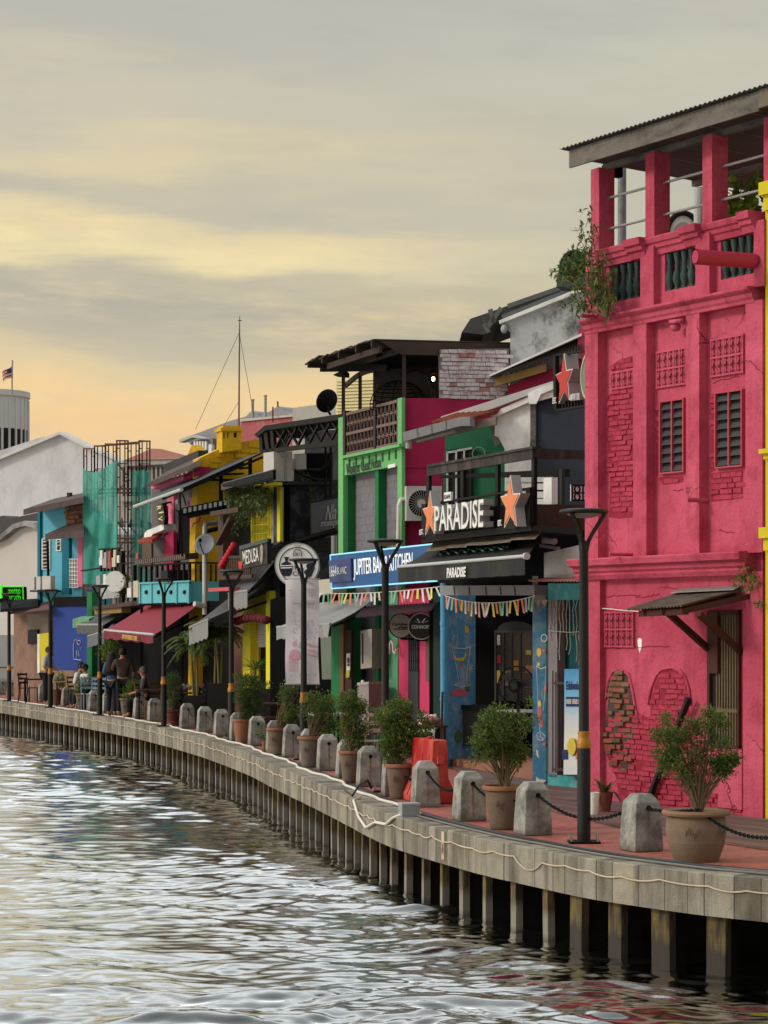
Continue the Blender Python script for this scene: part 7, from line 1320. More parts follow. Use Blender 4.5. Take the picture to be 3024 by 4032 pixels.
for s, y in (('R', 1990), ('I', 2014), ('V', 2032)): dx = (y-1990)*.13; text(mb, s, [VS.pt(619+dx+16, y+1, .01), VS.pt(619+dx+18, y+18, .01), VS.pt(619+dx+2, y+20, .01), VS.pt(619+dx, y+3, .01)], VS.n3, .02, bold=.01) if s != 'I' else mb.face(VS, [(622+dx, 2017), (640+dx, 2014), (640+dx, 2019), (622+dx, 2022)], .02, .02)
obj('lettering', mb, M('pale_yellow_letter', (216, 206, 140), .6), t); obj('bracket', MB().tube([VS.pt(640, 1985, .0), VS.pt(680, 1975, -.5)], .03, 6), m_iron, t)
hs = thing('small_house', 'small white gabled annex with green door and orange tiles', 'house', P(600, 2200, 69), 'houses behind the terraces'); HV = Pl(540, 70.5, 650, 67); obj('wall', MB().face(HV, [(596, 2120), (645, 2105), (645, 2260), (596, 2260)], 0, .3), m_plw, hs); obj('green_door', MB().face(HV, [(609, 2126), (638, 2124), (638, 2200), (609, 2200)], .03, .05), M('grass_green', (44, 138, 30), .8), hs); obj('white_gable', MB().face(HV, [(566, 2120), (570, 2098), (580, 2088), (645, 2062), (645, 2085), (600, 2104), (596, 2114)], .5, .6), m_plw, hs)
tl = MB(); corrugated(tl, HV.pt(542, 2134, .9), HV.pt(600, 2130, .9), HV.pt(645, 2096, .1), HV.pt(590, 2108, .1), 9, .04, .03, 2); obj('tiles', tl, M('coral_tile', (186, 104, 78), .85, .2, 6), hs); obj('annex_wall', MB().face(HV, [(560, 2136), (596, 2134), (596, 2240), (560, 2240)], .2, .2), M('brown_annex_wall', (90, 74, 66), .9), hs)  # coral tiles and a plain brown wall below them
# balcony
BC = Pl(547, 65.4, 744, 61.9); BN = Pl(744, 61.9, 862, 62.5); bc = thing('balcony', 'turquoise panelled balcony with black railing and slatted canopy', 'balcony', BC.pt(640, 2376)); m_turq = M('turquoise_paint', (96, 176, 184), .75, .06, 2, .15, dirt=(70, 150, 160), damt=.3)
obj('front_panel', MB().face(BC, [(547, 2297), (744, 2288), (744, 2372), (546, 2377)], 0, .1), m_turq, bc); obj('end_panel', MB().face(BN, [(744, 2288), (868, 2290), (868, 2376), (744, 2372)], -.01, .1), m_turq, bc); mb = MB()
for x in (549, 594, 644, 693, 741): mb.face(BC, [(x-2, 2295), (x+2, 2295), (x+2, 2376), (x-2, 2376)], .04, .05)
mb.face(BC, [(545, 2294), (745, 2285), (745, 2291), (545, 2300)], .06, .14); obj('batten', mb, m_turq, bc); mb = MB()
for x in (572, 620, 669, 722): mb.face(BC, [(x-3, 2326), (x+3, 2324), (x+3, 2337), (x-3, 2339)], .05, .06)
obj('light_fitting', mb, m_iron, bc); mb = MB()
for i in range(10): x = 550+i*21.4; mb.face(BC, [(x-(2.6 if i % 3 == 0 else 1.4), 2226-i*1.0), (x+(2.6 if i % 3 == 0 else 1.4), 2226-i), (x+(2.6 if i % 3 == 0 else 1.4), 2296), (x-(2.6 if i % 3 == 0 else 1.4), 2296)], .0, .06)
for i in range(6): x = 752+i*20; mb.face(BN, [(x-1.6, 2222), (x+1.6, 2222), (x+1.6, 2290), (x-1.6, 2290)], 0, .05)
mb.face(BC, [(545, 2226), (748, 2212), (748, 2219), (545, 2233)], .02, .08); mb.face(BN, [(744, 2212), (862, 2214), (862, 2220), (744, 2219)], .02, .08); obj('railing', mb, m_iron, bc)
obj('furniture', MB().face(BN, [(660, 2246), (862, 2238), (862, 2290), (660, 2290)], -1.2, .3), M('blue_black_sheet', (30, 34, 48), .8), bc); mb = MB(); mb.face(BC, [(530, 2204), (728, 2180), (728, 2204), (530, 2224)], .35, .06); mb.face(BN, [(728, 2180), (782, 2176), (782, 2200), (728, 2204)], .1, .1); cn = obj('slat_canopy', mb, m_wood, bc); mb = MB()
for i in range(26): x = 534+i*7.6; y = 2206-i*.93; mb.face(BC, [(x, y), (x+3.4, y-.4), (x+3.4, y+17), (x, y+17.5)], .37, .02)
obj('slat', mb, M('grey_slat', (120, 108, 104), .8), cn); obj('floor', MB().prism([BC.pt(547, 2376), BC.pt(744, 2371), BN.pt(868, 2375), BC.pt(600, 2380)+Vector((2.5, 1, 0))], Vector((0, 0, -.06))), m_dark, bc)
mb = MB()
for x in (558, 720): mb.bar(BC.pt(x, 2376, -.1), Vector((BC.pt(x, HY, -.1).x, BC.pt(x, HY, -.1).y, 0)), .08)
obj('post', mb, m_iron, bc)
ra = fold_awning('dark red awning with white bar over the riverside tables', P(411, 2481, 66.5), P(607, 2499, 60.2), P(778, 2382, 61.6), P(574, 2384, 66), M('maroon_awning', (134, 36, 54), .8, .14, 6, .2, 10), .24, M('maroon_valance', (112, 30, 44), .8), M('white_bar', (190, 190, 188), .4))
RA = Pl(411, 66.5, 607, 60.2); obj('lettering', ptext(MB(), 'BO RIVERSIDE CAFE', RA, [(484, 2498), (542, 2505), (542, 2524), (484, 2514)], .1, .02, bold=.015), M('gold_letter', (206, 160, 84), .6), ra)
obj('shop_shade', MB().face(RV, [(500, 2376), (800, 2366), (900, 2366), (900, 2900), (470, 2900), (470, 2500)], .06, .05), m_dark, rv)  # dark sheet standing in for the shade inside the shop
obj('lettering', ptext(MB(), 'Welcome', RV, [(654, 2538), (735, 2536), (735, 2566), (654, 2568)], .08, .01, shear=.1), M('dim_chalk', (84, 84, 90), .9), rv)
for x in (470, 525, 556, 610, 622): obj('awning_post', MB().bar(P(x, 2510, 63.4), P(x, 2760, 63.4), .05), m_iron, ra) if 0 else None
# ================================================================ the far group: kiosk, blue wall, turquoise house, scaffold
TB = Pl(140, 82, 330, 79); tb = root_for('house', 'turquoise house with louvre windows and brown tiled roofs', 'house', TB, 220, 'houses behind the terraces'); m_tq2 = M('pool_blue_paint', (88, 168, 190), .8, .08, 2, .2); m_tqd = M('dark_turquoise', (20, 104, 124), .85, .08)
obj('wall', MB().face(TB, [(147, 2010), (253, 1990), (322, 2060), (322, 2860), (147, 2860)], 0, 1.2), m_tq2, tb); obj('side_wall', MB().face(TB, [(244, 2100), (272, 2090), (272, 2340), (244, 2340)], .1, .2), m_tqd, tb); obj('corner_strip', MB().face(TB, [(147, 2008), (157, 2006), (157, 2390), (147, 2390)], .1, .2), m_tqd, tb); obj('pink_strip', MB().face(TB, [(306, 2110), (324, 2100), (324, 2310), (306, 2310)], .15, .2), m_pk2, tb)
bq = [(253, 1968), (324, 1950), (324, 2066), (262, 2076), (258, 2000)]; mb = MB(); bricks(mb, TB, inpoly(bq), TB.k(252), TB.k(326), TB.z(290, 2080), TB.z(290, 1948), .1, bl=.5, bh=.16, proud=.05, jit=.03, gap=.03, pal=[(1, 1, 1), (.8, .8, .8), (1.2, 1.1, 1)]); obj('brick_wall', mb, M('brown_brick', (132, 92, 68), .9, .2, 6, .5, tint=True), tb); obj('brick_backing', MB().face(TB, bq, .05, .3), M('brick_mortar', (86, 74, 66), .9), tb)
obj('roof', MB().prism([TB.pt(92, 2006, 1.2), TB.pt(330, 1956, 1.2), TB.pt(330, 1940, -1), TB.pt(217, 1962, -1)], Vector((0, 0, -.2))), M('brown_tiles', (82, 66, 62), .85), tb); obj('lower_roof', MB().prism([TB.pt(178, 2104, 1.1), TB.pt(330, 2094, 1.1), TB.pt(330, 2050, .1), TB.pt(250, 2072, .1)], Vector((0, 0, -.18))), M('brown_tiles', (82, 66, 62), .85), tb); obj('vent_pipe', MB().tube([TB.pt(274, 1965, -.5), TB.pt(274, 1940, -.5)], .1, 8), m_wood, tb)
for x0, x1, y0, y1 in ((167, 193, 2124, 2240), (223, 236, 2126, 2166)):
    w = obj('window', MB().face(TB, [(x0, y0), (x1, y0), (x1, y1), (x0, y1)], .02, .1), m_hole, tb); mb = MB()
    for q in ([(x0-3, y0-3), (x1+3, y0-3), (x1+3, y0), (x0-3, y0)], [(x0-3, y1), (x1+3, y1), (x1+3, y1+3), (x0-3, y1+3)], [(x0-3, y0), (x0, y0), (x0, y1), (x0-3, y1)], [(x1, y0), (x1+3, y0), (x1+3, y1), (x1, y1)]): mb.face(TB, q, .06, .1)
    obj('frame', mb, m_white, w); lm = MB()
    for j in range(int((y1-y0)/14)): y = y0+4+j*14; lm.prism([TB.pt(x0+1, y+8, .1), TB.pt(x1-1, y+5, .1), TB.pt(x1-1, y, .03), TB.pt(x0+1, y+2, .03)], -TB.n3*.02)
    obj('louvre', lm, M('pale_louvre', (176, 170, 164), .5), w)
w = obj('window', MB().face(TB, [(274, 2202), (304, 2202), (304, 2312), (274, 2312)], .12, .05), M('pane_grey', (120, 128, 132), .4), tb); mb = MB()
for i in range(4): mb.face(TB, [(273+i*10, 2200), (275+i*10, 2200), (275+i*10, 2314), (273+i*10, 2314)], .15, .04)
for i in range(8): mb.face(TB, [(272, 2200+i*16), (306, 2200+i*16), (306, 2203+i*16), (272, 2203+i*16)], .152, .04)
obj('grille', mb, m_white, w)
for i, (x0, x1) in enumerate(((121, 139), (143, 163), (166, 203))): ac_unit('%s of three white air conditioners on the turquoise house' % ('leftmost', 'middle one', 'rightmost and widest')[i], TB, ((x0, 2272-2*i), (x1-4, 2322)), 1.0, .18, False)
obj('ac_shelf', MB().prism([TB.pt(118, 2324, 1.1), TB.pt(225, 2324, 1.1), TB.pt(240, 2324, 0), TB.pt(140, 2324, 0)], Vector((0, 0, -.06))), m_iron, tb); obj('black_pole', MB().tube([TB.pt(190, 2270, .8), TB.pt(187, 2130, .8)], .05, 6), m_iron, tb)
kq = Pl(40, 84, 200, 79.5); ks = root_for('kiosk', 'brown riverside kiosk with maroon roof and yellow cloth', 'kiosk', kq, 120, 'shop fronts along the river'); obj('wall', MB().face(kq, [(54, 2410), (196, 2396), (196, 2860), (54, 2860)], 0, 2), M('tan_wall', (134, 104, 90), .9, .2, 2, .3, dirt=(92, 72, 62), damt=.5), ks); obj('roof', MB().prism([kq.pt(40, 2410, .8), kq.pt(200, 2390, .8), kq.pt(204, 2366, -.3), kq.pt(100, 2380, -.3)], Vector((0, 0, -.08))), M('maroon_roof_sheet', (94, 66, 70), .8), ks); obj('window', MB().face(kq, [(108, 2420), (190, 2412), (190, 2500), (108, 2500)], .02, .1), M('kiosk_glass', (84, 82, 76), .4, .3, 3), ks)
obj('yellow_cloth', MB().face(kq, [(155, 2496), (196, 2490), (196, 2640), (160, 2640)], .3, .04), M('yellow_cloth', (190, 174, 22), .8), ks); obj('pale_post', MB().face(kq, [(147, 2496), (156, 2496), (156, 2650), (147, 2650)], .3, .1), m_plw, ks); obj('meter_box', MB().face(kq, [(110, 2480), (146, 2478), (146, 2530), (108, 2535)], .1, .2), m_iron, ks)
obj('lean_roof', MB().prism([TB.pt(0, 2400, 1.5), TB.pt(150, 2386, 1.5), TB.pt(150, 2356, 0), TB.pt(0, 2368, 0)], Vector((0, 0, -.1))), m_dark, ks)
ns = thing('neon_sign', 'green neon sign board at the left edge', 'sign', P(40, 2370, 84), 'signs over the shop fronts'); NS = Pl(-40, 84.6, 92, 83.6); obj('board', MB().face(NS, [(-40, 2310), (90, 2310), (92, 2372), (-40, 2374)], 0, .2), m_dark, ns); m_ng = M('neon_green', (70, 210, 40), .4, .02, emit=.35); mb = MB()
for a_, b_ in (((90, 2310), (92, 2372)), ((0, 2374), (92, 2372)), ((10, 2310), (90, 2310))): mb.tube([NS.pt(*a_, .03), NS.pt(*b_, .03)], .025, 5)

for i in range(7): x = 32+i*7; mb.tube([NS.pt(x+a_, y_+random.uniform(-2, 2), .04) for a_, y_ in ((0, 2326), (4, 2320), (6, 2330), (1, 2336), (5, 2340))], .02, 4); mb.tube([NS.pt(x+a_, y_+random.uniform(-2, 2), .04) for a_, y_ in ((0, 2350), (3, 2346), (7, 2352), (3, 2362))], .02, 4)
mb.face(NS, [(-10, 2304), (8, 2304), (8, 2356), (-10, 2356)], .03, .05); obj('tubing', mb, m_ng, ns); obj('post', MB().bar(NS.pt(34, 2372, -.1), Vector((NS.pt(34, HY, -.1).x, NS.pt(34, HY, -.1).y, 0)), .08), m_iron, ns)
bw_ = Pl(205, 78, 345, 75); t = thing('wall', 'plain royal blue wall with white chalk graffiti', 'wall', bw_.pt(275, HY)); obj('panel', MB().face(bw_, [(210, 2386), (342, 2380), (342, 2640), (210, 2640)], 0, .3), M('royal_blue_paint', (30, 56, 128), .85, .06, 1.5, .15), t); obj('base', MB().face(bw_, [(205, 2640), (345, 2640), (345, 2860), (205, 2860)], .1, .5), M('rubble_stone', (132, 108, 84), .9, .3, 10, .8, 14), t); obj('top_band', MB().face(bw_, [(210, 2352), (342, 2348), (342, 2386), (210, 2388)], .05, .2), m_dark, t); mb = MB()
for pts in (((290, 2590), (290, 2540), (294, 2520), (302, 2520), (302, 2532)), ((308, 2522), (306, 2534), (312, 2540), (318, 2532), (316, 2522), (308, 2522)), ((302, 2560), (304, 2590), (308, 2560), (312, 2585)), ((290, 2596), (320, 2600)), ((322, 2545), (318, 2560))): mb.tube([bw_.pt(x, y, .02) for x, y in pts], .02, 4)
obj('graffiti', mb, M('chalk_white', (150, 160, 190), .8), t); obj('green_post', MB().face(bw_, [(342, 2330), (362, 2330), (362, 2860), (342, 2860)], .3, .3), m_dkg, t)
fold_awning('small green topped black awning beside the blue wall', P(305, 2460, 72.5), P(408, 2460, 69.5), P(480, 2410, 71), P(370, 2410, 75), m_baw, .28, M('grey_fringe', (84, 84, 82), .9)); fold_awning('grey blue awning tucked under the dark red one', P(347, 2505, 71), P(414, 2486, 68), P(450, 2455, 69.5), P(380, 2475, 73), M('denim_awning', (56, 72, 104), .8), .35, M('denim_valance', (96, 100, 108), .85))
t = thing('awning', 'flat pale green canopy over the corner of the blue wall', 'awning', P(320, 2442, 74), 'folding awnings'); obj('canopy', MB().prism([P(286, 2438, 74), P(350, 2436, 72.5), P(400, 2416, 74.5), P(330, 2424, 76)], Vector((0, 0, -.28))), M('pale_green_sheet', (104, 150, 112), .8), t)
bb = thing('cafe_terrace', 'upper cafe terrace with ochre beam and menu boards, left of the turquoise balcony', 'cafe', P(440, 2400, 70)); TT = Pl(370, 73, 548, 67.5)
obj('beam', MB().face(TT, [(372, 2400), (478, 2386), (478, 2412), (372, 2420)], .2, .3), M('ochre_board', (142, 114, 68), .85), bb); obj('slab', MB().face(TT, [(365, 2388), (548, 2364), (548, 2382), (365, 2402)], .3, 2), m_wood, bb); obj('back', MB().face(TT, [(372, 2400), (548, 2380), (548, 2900), (372, 2900)], -.6, .1), m_dark, bb)
mb = MB(); 
for q in ([(465, 2170), (480, 2170), (480, 2390), (465, 2390)], [(520, 2225), (526, 2225), (526, 2370), (520, 2370)], [(480, 2216), (548, 2212), (548, 2217), (480, 2221)], [(318, 2245), (470, 2222), (470, 2227), (318, 2250)], [(388, 2160), (470, 2155), (470, 2160), (388, 2165)]): mb.face(TT, q, .2, .1)
for i in range(6): mb.face(TT, [(392+i*14, 2162), (396+i*14, 2162), (396+i*14, 2250), (392+i*14, 2250)], .2, .06)
obj('frame', mb, m_iron, bb); crd = [M('board_'+n, c, .8, .2, 8) for n, c in (('white', (206, 206, 204)), ('grey', (150, 150, 150)), ('red', (150, 80, 76)), ('cream', (190, 176, 150)))]
for i, (x, y, w_, h_) in enumerate(((393, 2168, 9, 34), (409, 2176, 9, 30), (424, 2170, 10, 36), (446, 2166, 9, 40), (390, 2196, 12, 30), (404, 2200, 14, 36), (420, 2198, 16, 40), (440, 2196, 14, 36), (460, 2188, 8, 28), (378, 2268, 16, 42), (406, 2262, 12, 40), (424, 2262, 8, 30), (534, 2178, 10, 24), (506, 2294, 12, 20), (500, 2316, 16, 36), (524, 2288, 20, 64))): obj('menu_board', MB().face(TT, [(x, y), (x+w_, y-2), (x+w_, y+h_), (x, y+h_)], .25+.02*(i % 3), .04), crd[i % 4 if i < 10 else (i*3+2) % 4], bb)
obj('round_board', MB().disc(TT.pt(452, 2290, .4), (TT.n3+TT.t3*1.2), .32, .12, 24), m_face, bb); obj('mural_board', MB().face(TT, [(392, 2300), (470, 2290), (470, 2352), (392, 2360)], .22, .05), M('grey_mural', (150, 150, 148), .8, .4, 9), bb)
t = thing('shrub', 'yellowish shrub on the upper cafe terrace', 'shrub', TT.pt(486, 2360, .3), 'plants on the buildings'); lm = MB(); crown(lm, TT.pt(486, 2312, .1), (.16, .3, .4), 24, 26, .09, .06, .16); obj('foliage', lm, leafmat('olive_leaf', (120, 116, 44)), t, fix=False); obj('stems', MB().tube([TT.pt(486, 2365, .1), TT.pt(486, 2320, .1)], .03, 5), m_bark, t)
t = thing('shrub', 'leafy climber growing under the dark red awning', 'shrub', P(432, 2700, 66.5), 'plants on the buildings'); lm = MB(); crown(lm, P(430, 2555, 66.5), (.28, .3, .5), 26, 26, .09, .06, .16); obj('foliage', lm, m_leaf2, t, fix=False); obj('stems', MB().tube([P(432, 2720, 66.5), P(430, 2560, 66.5)], .03, 5), m_bark, t)
# scaffold with green net
SL = Pl(325, 78.6, 460, 75.6); SR = Pl(460, 75.6, 592, 79.4); sc = thing('scaffold', 'tube scaffold wrapped in green netting before the grey church', 'scaffold', P(460, 2500, 75.6))
def netmat():
    m = bpy.data.materials.new('green_netting'); m.use_nodes = True; nt = m.node_tree; nt.nodes.clear(); B = NT(nt); co = B.n('ShaderNodeTexCoord').outputs['Object']; n = B.noise(co, .6, 5, .6)
    cc = B.mix(n, lin((52, 156, 138)), lin((112, 198, 182))); d = B.n('ShaderNodeBsdfDiffuse', inp={0: cc}); tr = B.n('ShaderNodeBsdfTransparent'); tl_ = B.n('ShaderNodeBsdfTranslucent', inp={0: cc}); m1 = B.n('ShaderNodeMixShader', inp={0: .35, 1: d.outputs[0], 2: tl_.outputs[0]}); m2 = B.n('ShaderNodeMixShader', inp={0: B.ramp(n, [(.3, .7), (.7, .9)]), 1: tr.outputs[0], 2: m1.outputs[0]})
    nt.links.new(m2.outputs[0], B.n('ShaderNodeOutputMaterial').inputs[0]); return m
m_net = netmat(); 
def net(pl, x0, x1, tops, yb, off):
    mb = MB(); n = 14; vs = []
    for j in range(12):
        for i in range(n+1): u = i/n; x = x0+(x1-x0)*u; yt = np.interp(u, [k/(len(tops)-1) for k in range(len(tops))], tops); y = yt+(yb-yt)*j/11; vs.append(pl.pt(x, y, off+.08*math.sin(i*1.1+j*.6)))
    mb.add(vs, [(j*(n+1)+i, j*(n+1)+i+1, (j+1)*(n+1)+i+1, (j+1)*(n+1)+i) for j in range(11) for i in range(n)]); return mb
obj('netting', net(SL, 326, 460, [1842, 1860, 1858, 1846, 1826, 1812], 2300, .2), m_net, sc, smooth=True); obj('netting', net(SR, 520, 592, [1856, 1852, 1852], 2290, .1), m_net, sc, smooth=True)
def sbar(mb, pl, x0, y0, x1, y1, w=.05, off=0): mb.bar(pl.pt(x0, y0, off), pl.pt(x1, y1, off), w)
def tower(pl, xs, tops):
    for (x0, x1), yt in zip(xs, tops):
        mb = MB(); sbar(mb, pl, x0, yt, x0, 2420); sbar(mb, pl, x1, yt, x1, 2420); sbar(mb, pl, x0, yt, x1, yt+1)
        for k in range(5):
            y = yt+30+k*115; sbar(mb, pl, x0, y, x0+(x1-x0)*.28, y, .035); sbar(mb, pl, x1, y, x1-(x1-x0)*.28, y, .035); sbar(mb, pl, x0+(x1-x0)*.28, yt, x0+(x1-x0)*.28, y+30, .035); sbar(mb, pl, x1-(x1-x0)*.28, yt, x1-(x1-x0)*.28, y+30, .035); sbar(mb, pl, x0, y+60, x1, y+61, .035); sbar(mb, pl, x0, y+58, x1, y+5 if k % 2 else y+110, .03)
        obj('frame', mb, M('rusty_tube', (104, 66, 56), .7, .2), sc)
tower(SL, ((330, 372), (372, 415), (415, 458)), (1766, 1756, 1748)); tower(SR, ((460, 504), (504, 548), (548, 590)), (1735, 1746, 1736)); mb = MB()
for y in (1925, 1940, 2120, 2136, 2190): sbar(mb, SR, 462, y, 590, y+1, .06); sbar(mb, SL, 330, y+6, 458, y, .05)
sbar(mb, SR, 418, 1752, 590, 1736, .04, .8); sbar(mb, SR, 372, 1757, 548, 1746, .04, 1.6); obj('ledger', mb, M('rusty_tube', (104, 66, 56), .7, .2), sc)
# ================================================================ background
def bld(name, label, cat, x, Y): p = P(x, HY, Y); p.z = 0; return thing(name, label, cat, p, 'buildings on the skyline')
gc = bld('church', 'grey church with pointed windows and red hip roof behind the scaffold', 'church', 590, 97); GC = Pl(440, 100, 760, 94); m_gc = M('grey_cement', (146, 142, 138), .9, .12, 1, .3, 8, dirt=(96, 94, 92), damt=.5, ds=.6, streak=.4)
obj('wall', MB().face(GC, [(455, 1830), (745, 1812), (745, 2500), (455, 2500)], 0, 8), m_gc, gc); obj('eaves', MB().face(GC, [(480, 1812), (750, 1800), (750, 1822), (480, 1836)], .5, 1), m_gc, gc); obj('roof', MB().prism([GC.pt(488, 1812, .6), GC.pt(598, 1766, -2), GC.pt(746, 1806, .6)], -GC.n3*.5).prism([GC.pt(598, 1766, -2), GC.pt(746, 1806, .6), GC.pt(760, 1800, -7)], Vector((0, 0, -.3))), M('red_tiles', (142, 84, 66), .85, .2, 2, .3), gc); mb = MB()
for i in range(16): x = 475+i*17; mb.face(GC, [(x, 1838), (x+7, 1838), (x+7, 1960), (x, 1960)], .2, .3)
mb.face(GC, [(460, 1955), (745, 1945), (745, 1966), (460, 1976)], .3, .4); obj('fluting', mb, m_gc, gc)
for i in range(4):
    x = 470+i*36; w = obj('pointed_window', MB().face(GC, [(x, 2130), (x, 2076), (x+4, 2056), (x+9, 2036), (x+14, 2056), (x+18, 2076), (x+18, 2130)], .02, .2), M('dark_glass', (30, 48, 56), .4), gc); obj('mullion', MB().face(GC, [(x+2, 2128), (x+8, 2102), (x+10, 2102), (x+16, 2128), (x+13, 2128), (x+9, 2110), (x+5, 2128)], .05, .05), m_white, w)
wg = bld('warehouse', 'big white gabled house end with stained edges at the left', 'house', 234, 105); WG = Pl(-200, 108, 620, 102); m_wg = M('pale_grey_plaster', (204, 205, 208), .9, .06, .8, .3, 6, dirt=(120, 118, 116), damt=.35, ds=.6, streak=.6)
obj('wall', MB().face(WG, [(-200, 1886), (0, 1803), (234, 1706), (338, 1760), (470, 1815), (640, 1890), (640, 2500), (-200, 2500)], 0, .8), m_wg, wg); obj('verge', MB().prism([WG.pt(x, y, .3) for x, y in ((-200, 1880), (0, 1797), (234, 1699), (338, 1753), (640, 1884), (640, 1893), (338, 1763), (234, 1710), (0, 1808), (-200, 1890))], -WG.n3*.6), M('verge_white', (206, 204, 200), .8), wg)
w2 = bld('warehouse', 'second white gable peeking out behind the big one', 'house', 169, 120); obj('wall', MB().face(Pl(-200, 122, 300, 118), [(-200, 1840), (169, 1719), (300, 1780), (300, 2400), (-200, 2400)], 0, .8), m_wg, w2)
aw3 = bld('house', 'grey house with rounded stained gable at the left edge', 'house', 70, 90); A3 = Pl(-200, 92, 170, 88); obj('wall', MB().face(A3, [(-200, 2170), (-60, 2140), (0, 2112), (50, 2072), (96, 2058), (130, 2066), (150, 2090), (150, 2500), (-200, 2500)], 0, 6), M('aged_plaster', (194, 188, 182), .9, .06, 1, .3, 6), aw3); obj('coping', MB().prism([A3.pt(x, y, .3) for x, y in ((-200, 2164), (-60, 2134), (0, 2106), (50, 2064), (96, 2050), (132, 2058), (152, 2084), (150, 2096), (128, 2078), (96, 2070), (54, 2082), (0, 2126), (-60, 2150), (-200, 2180))], -A3.n3*.8), M('stained_coping', (150, 148, 144), .9, .3, 2, .4, dirt=(80, 78, 76), damt=.6, ds=1.5), aw3); obj('roof', MB().prism([A3.pt(x, y, -1.5) for x, y in ((-60, 2052), (10, 2030), (40, 2042), (150, 2018), (160, 2090), (0, 2110), (-60, 2110))], -A3.n3*.8), M('black_tiles', (70, 66, 64), .9, .2), aw3)
tw = bld('tower', 'round concrete tower with a flag on its roof at the left edge', 'tower', -40, 165); c = P(-42, HY, 165); r = 152/FPX*165; zt_ = EYE-(1560-HY)/FPX*165; m_tw = M('tower_concrete', (206, 206, 202), .9, .06, .6, .2, 5); obj('drum', MB().lathe([(r, 0), (r, zt_-.2), (r*1.05, zt_-.15), (r*1.05, zt_+.25), (.1, zt_+.25)], (c.x, c.y, 0), 48), m_tw, tw, smooth=.5); wm = MB(); fm = MB()
for i in range(26):
    a = -math.pi/2+(i-13)*.2; p = lambda aa, z, rr: Vector((c.x+math.cos(aa)*rr, c.y+math.sin(aa)*rr, z)); z0, z1 = EYE-(1782-HY)/FPX*165, EYE-(1696-HY)/FPX*165; wm.prism([p(a-.06, z0, r*1.01), p(a+.06, z0, r*1.01), p(a+.06, z1, r*1.01), p(a-.06, z1, r*1.01)], Vector((-math.cos(a), -math.sin(a), 0))*.3); fm.prism([p(a+.08, z0-8, r*1.03), p(a+.12, z0-8, r*1.03), p(a+.12, zt_-.3, r*1.03), p(a+.08, zt_-.3, r*1.03)], Vector((-math.cos(a), -math.sin(a), 0))*.3)
obj('window', wm, m_hole, tw); obj('rib', fm, m_tw, tw)
t = thing('flagpole', 'flagpole with striped red and white flag on the round tower', 'flag', P(47, 1555, 160)); obj('pole', MB().tube([P(47, 1560, 160), P(49, 1418, 160)], .05, 6), m_steel, t); mb = MB(); N = 8; vs = []
for j in range(7):
    for i in range(N+1): u = i/N; vs.append(P(47-38*u, 1440+26*u+ (j/6)*(46-8*u), 160)+Vector((0, .25*math.sin(u*6+j*.3), 0)))
fs = [(j*(N+1)+i, j*(N+1)+i+1, (j+1)*(N+1)+i+1, (j+1)*(N+1)+i) for j in range(6) for i in range(N)]
for nm, sel, col in (('red_stripe', lambda j, i: j % 2 == 0 and not (j < 3 and i < 4), (176, 70, 62)), ('white_stripe', lambda j, i: j % 2 == 1 and not (j < 3 and i < 4), (214, 196, 180)), ('blue_canton', lambda j, i: j < 3 and i < 4, (70, 70, 110))): obj(nm, MB().add(vs, [f for k, f in enumerate(fs) if sel(k//N, k % N)]), M('flag_'+nm, col, .8), t, fix=False)
hl = bld('hall', 'long grey roofed hall with bell shaped roof humps', 'hall', 950, 112); HL = Pl(700, 116, 1160, 110); m_hr = M('grey_roof_sheet', (138, 138, 138), .7, .06, 1, .1)
obj('roof', MB().face(HL, [(706, 1737), (712, 1728), (760, 1712), (909, 1656), (968, 1640), (985, 1622), (997, 1618), (1010, 1626), (1020, 1640), (1048, 1626), (1070, 1616), (1082, 1606), (1095, 1600), (1108, 1607), (1120, 1620), (1152, 1638), (1152, 1790), (900, 1790), (770, 1770), (745, 1744)], 0, 8), m_hr, hl); obj('spire', MB().tube([HL.pt(1094, 1602, 0), HL.pt(1093, 1580, 0)], .04, 5), m_iron, hl); obj('gutter', MB().face(HL, [(704, 1732), (755, 1712), (800, 1722), (806, 1728), (756, 1722), (706, 1742)], .6, .4), M('pale_gutter', (176, 176, 172), .7), hl)
obj('gable_wall', MB().face(HL, [(753, 1738), (838, 1726), (838, 1790), (780, 1800)], .3, .4), M('hall_grey', (120, 122, 124), .8), hl); mb = MB()
for i in range(5): mb.face(HL, [(762+i*11, 1738), (768+i*11, 1737), (768+i*11, 1770), (762+i*11, 1771)], .4, .2)
mb.face(HL, [(821, 1750), (833, 1750), (833, 1786), (821, 1786)], .4, .2); obj('window_bars', mb, m_white, hl); obj('yellow_gable', MB().face(Pl(735, 100, 790, 99), [(735, 1800), (755, 1752), (790, 1800), (790, 1900), (735, 1900)], 0, .5), M('ochre_paint', (208, 166, 24), .85), hl)
rw = bld('house', 'faded red parapet wall with two steel flues behind the chimney', 'house', 1050, 90); RW = Pl(940, 92, 1160, 88); obj('parapet', MB().face(RW, [(947, 1658), (1000, 1652), (1080, 1648), (1152, 1638), (1152, 1800), (947, 1800)], 0, 4), M('faded_red_wall', (158, 84, 88), .9, .15, 1.5, .3, dirt=(176, 130, 128), damt=.6, ds=1.2), rw); obj('coping', MB().face(RW, [(945, 1650), (1152, 1632), (1152, 1640), (945, 1660)], .1, .5), M('coping_grey', (176, 168, 164), .9), rw)
for x, y0 in ((995, 1574), (1045, 1558)): obj('flue', MB().tube([RW.pt(x, 1660, -1), RW.pt(x, y0, -1)], .058, 10).tube([RW.pt(x, y0+3, -1), RW.pt(x, y0-2, -1)], .075, 10), m_steel, rw)
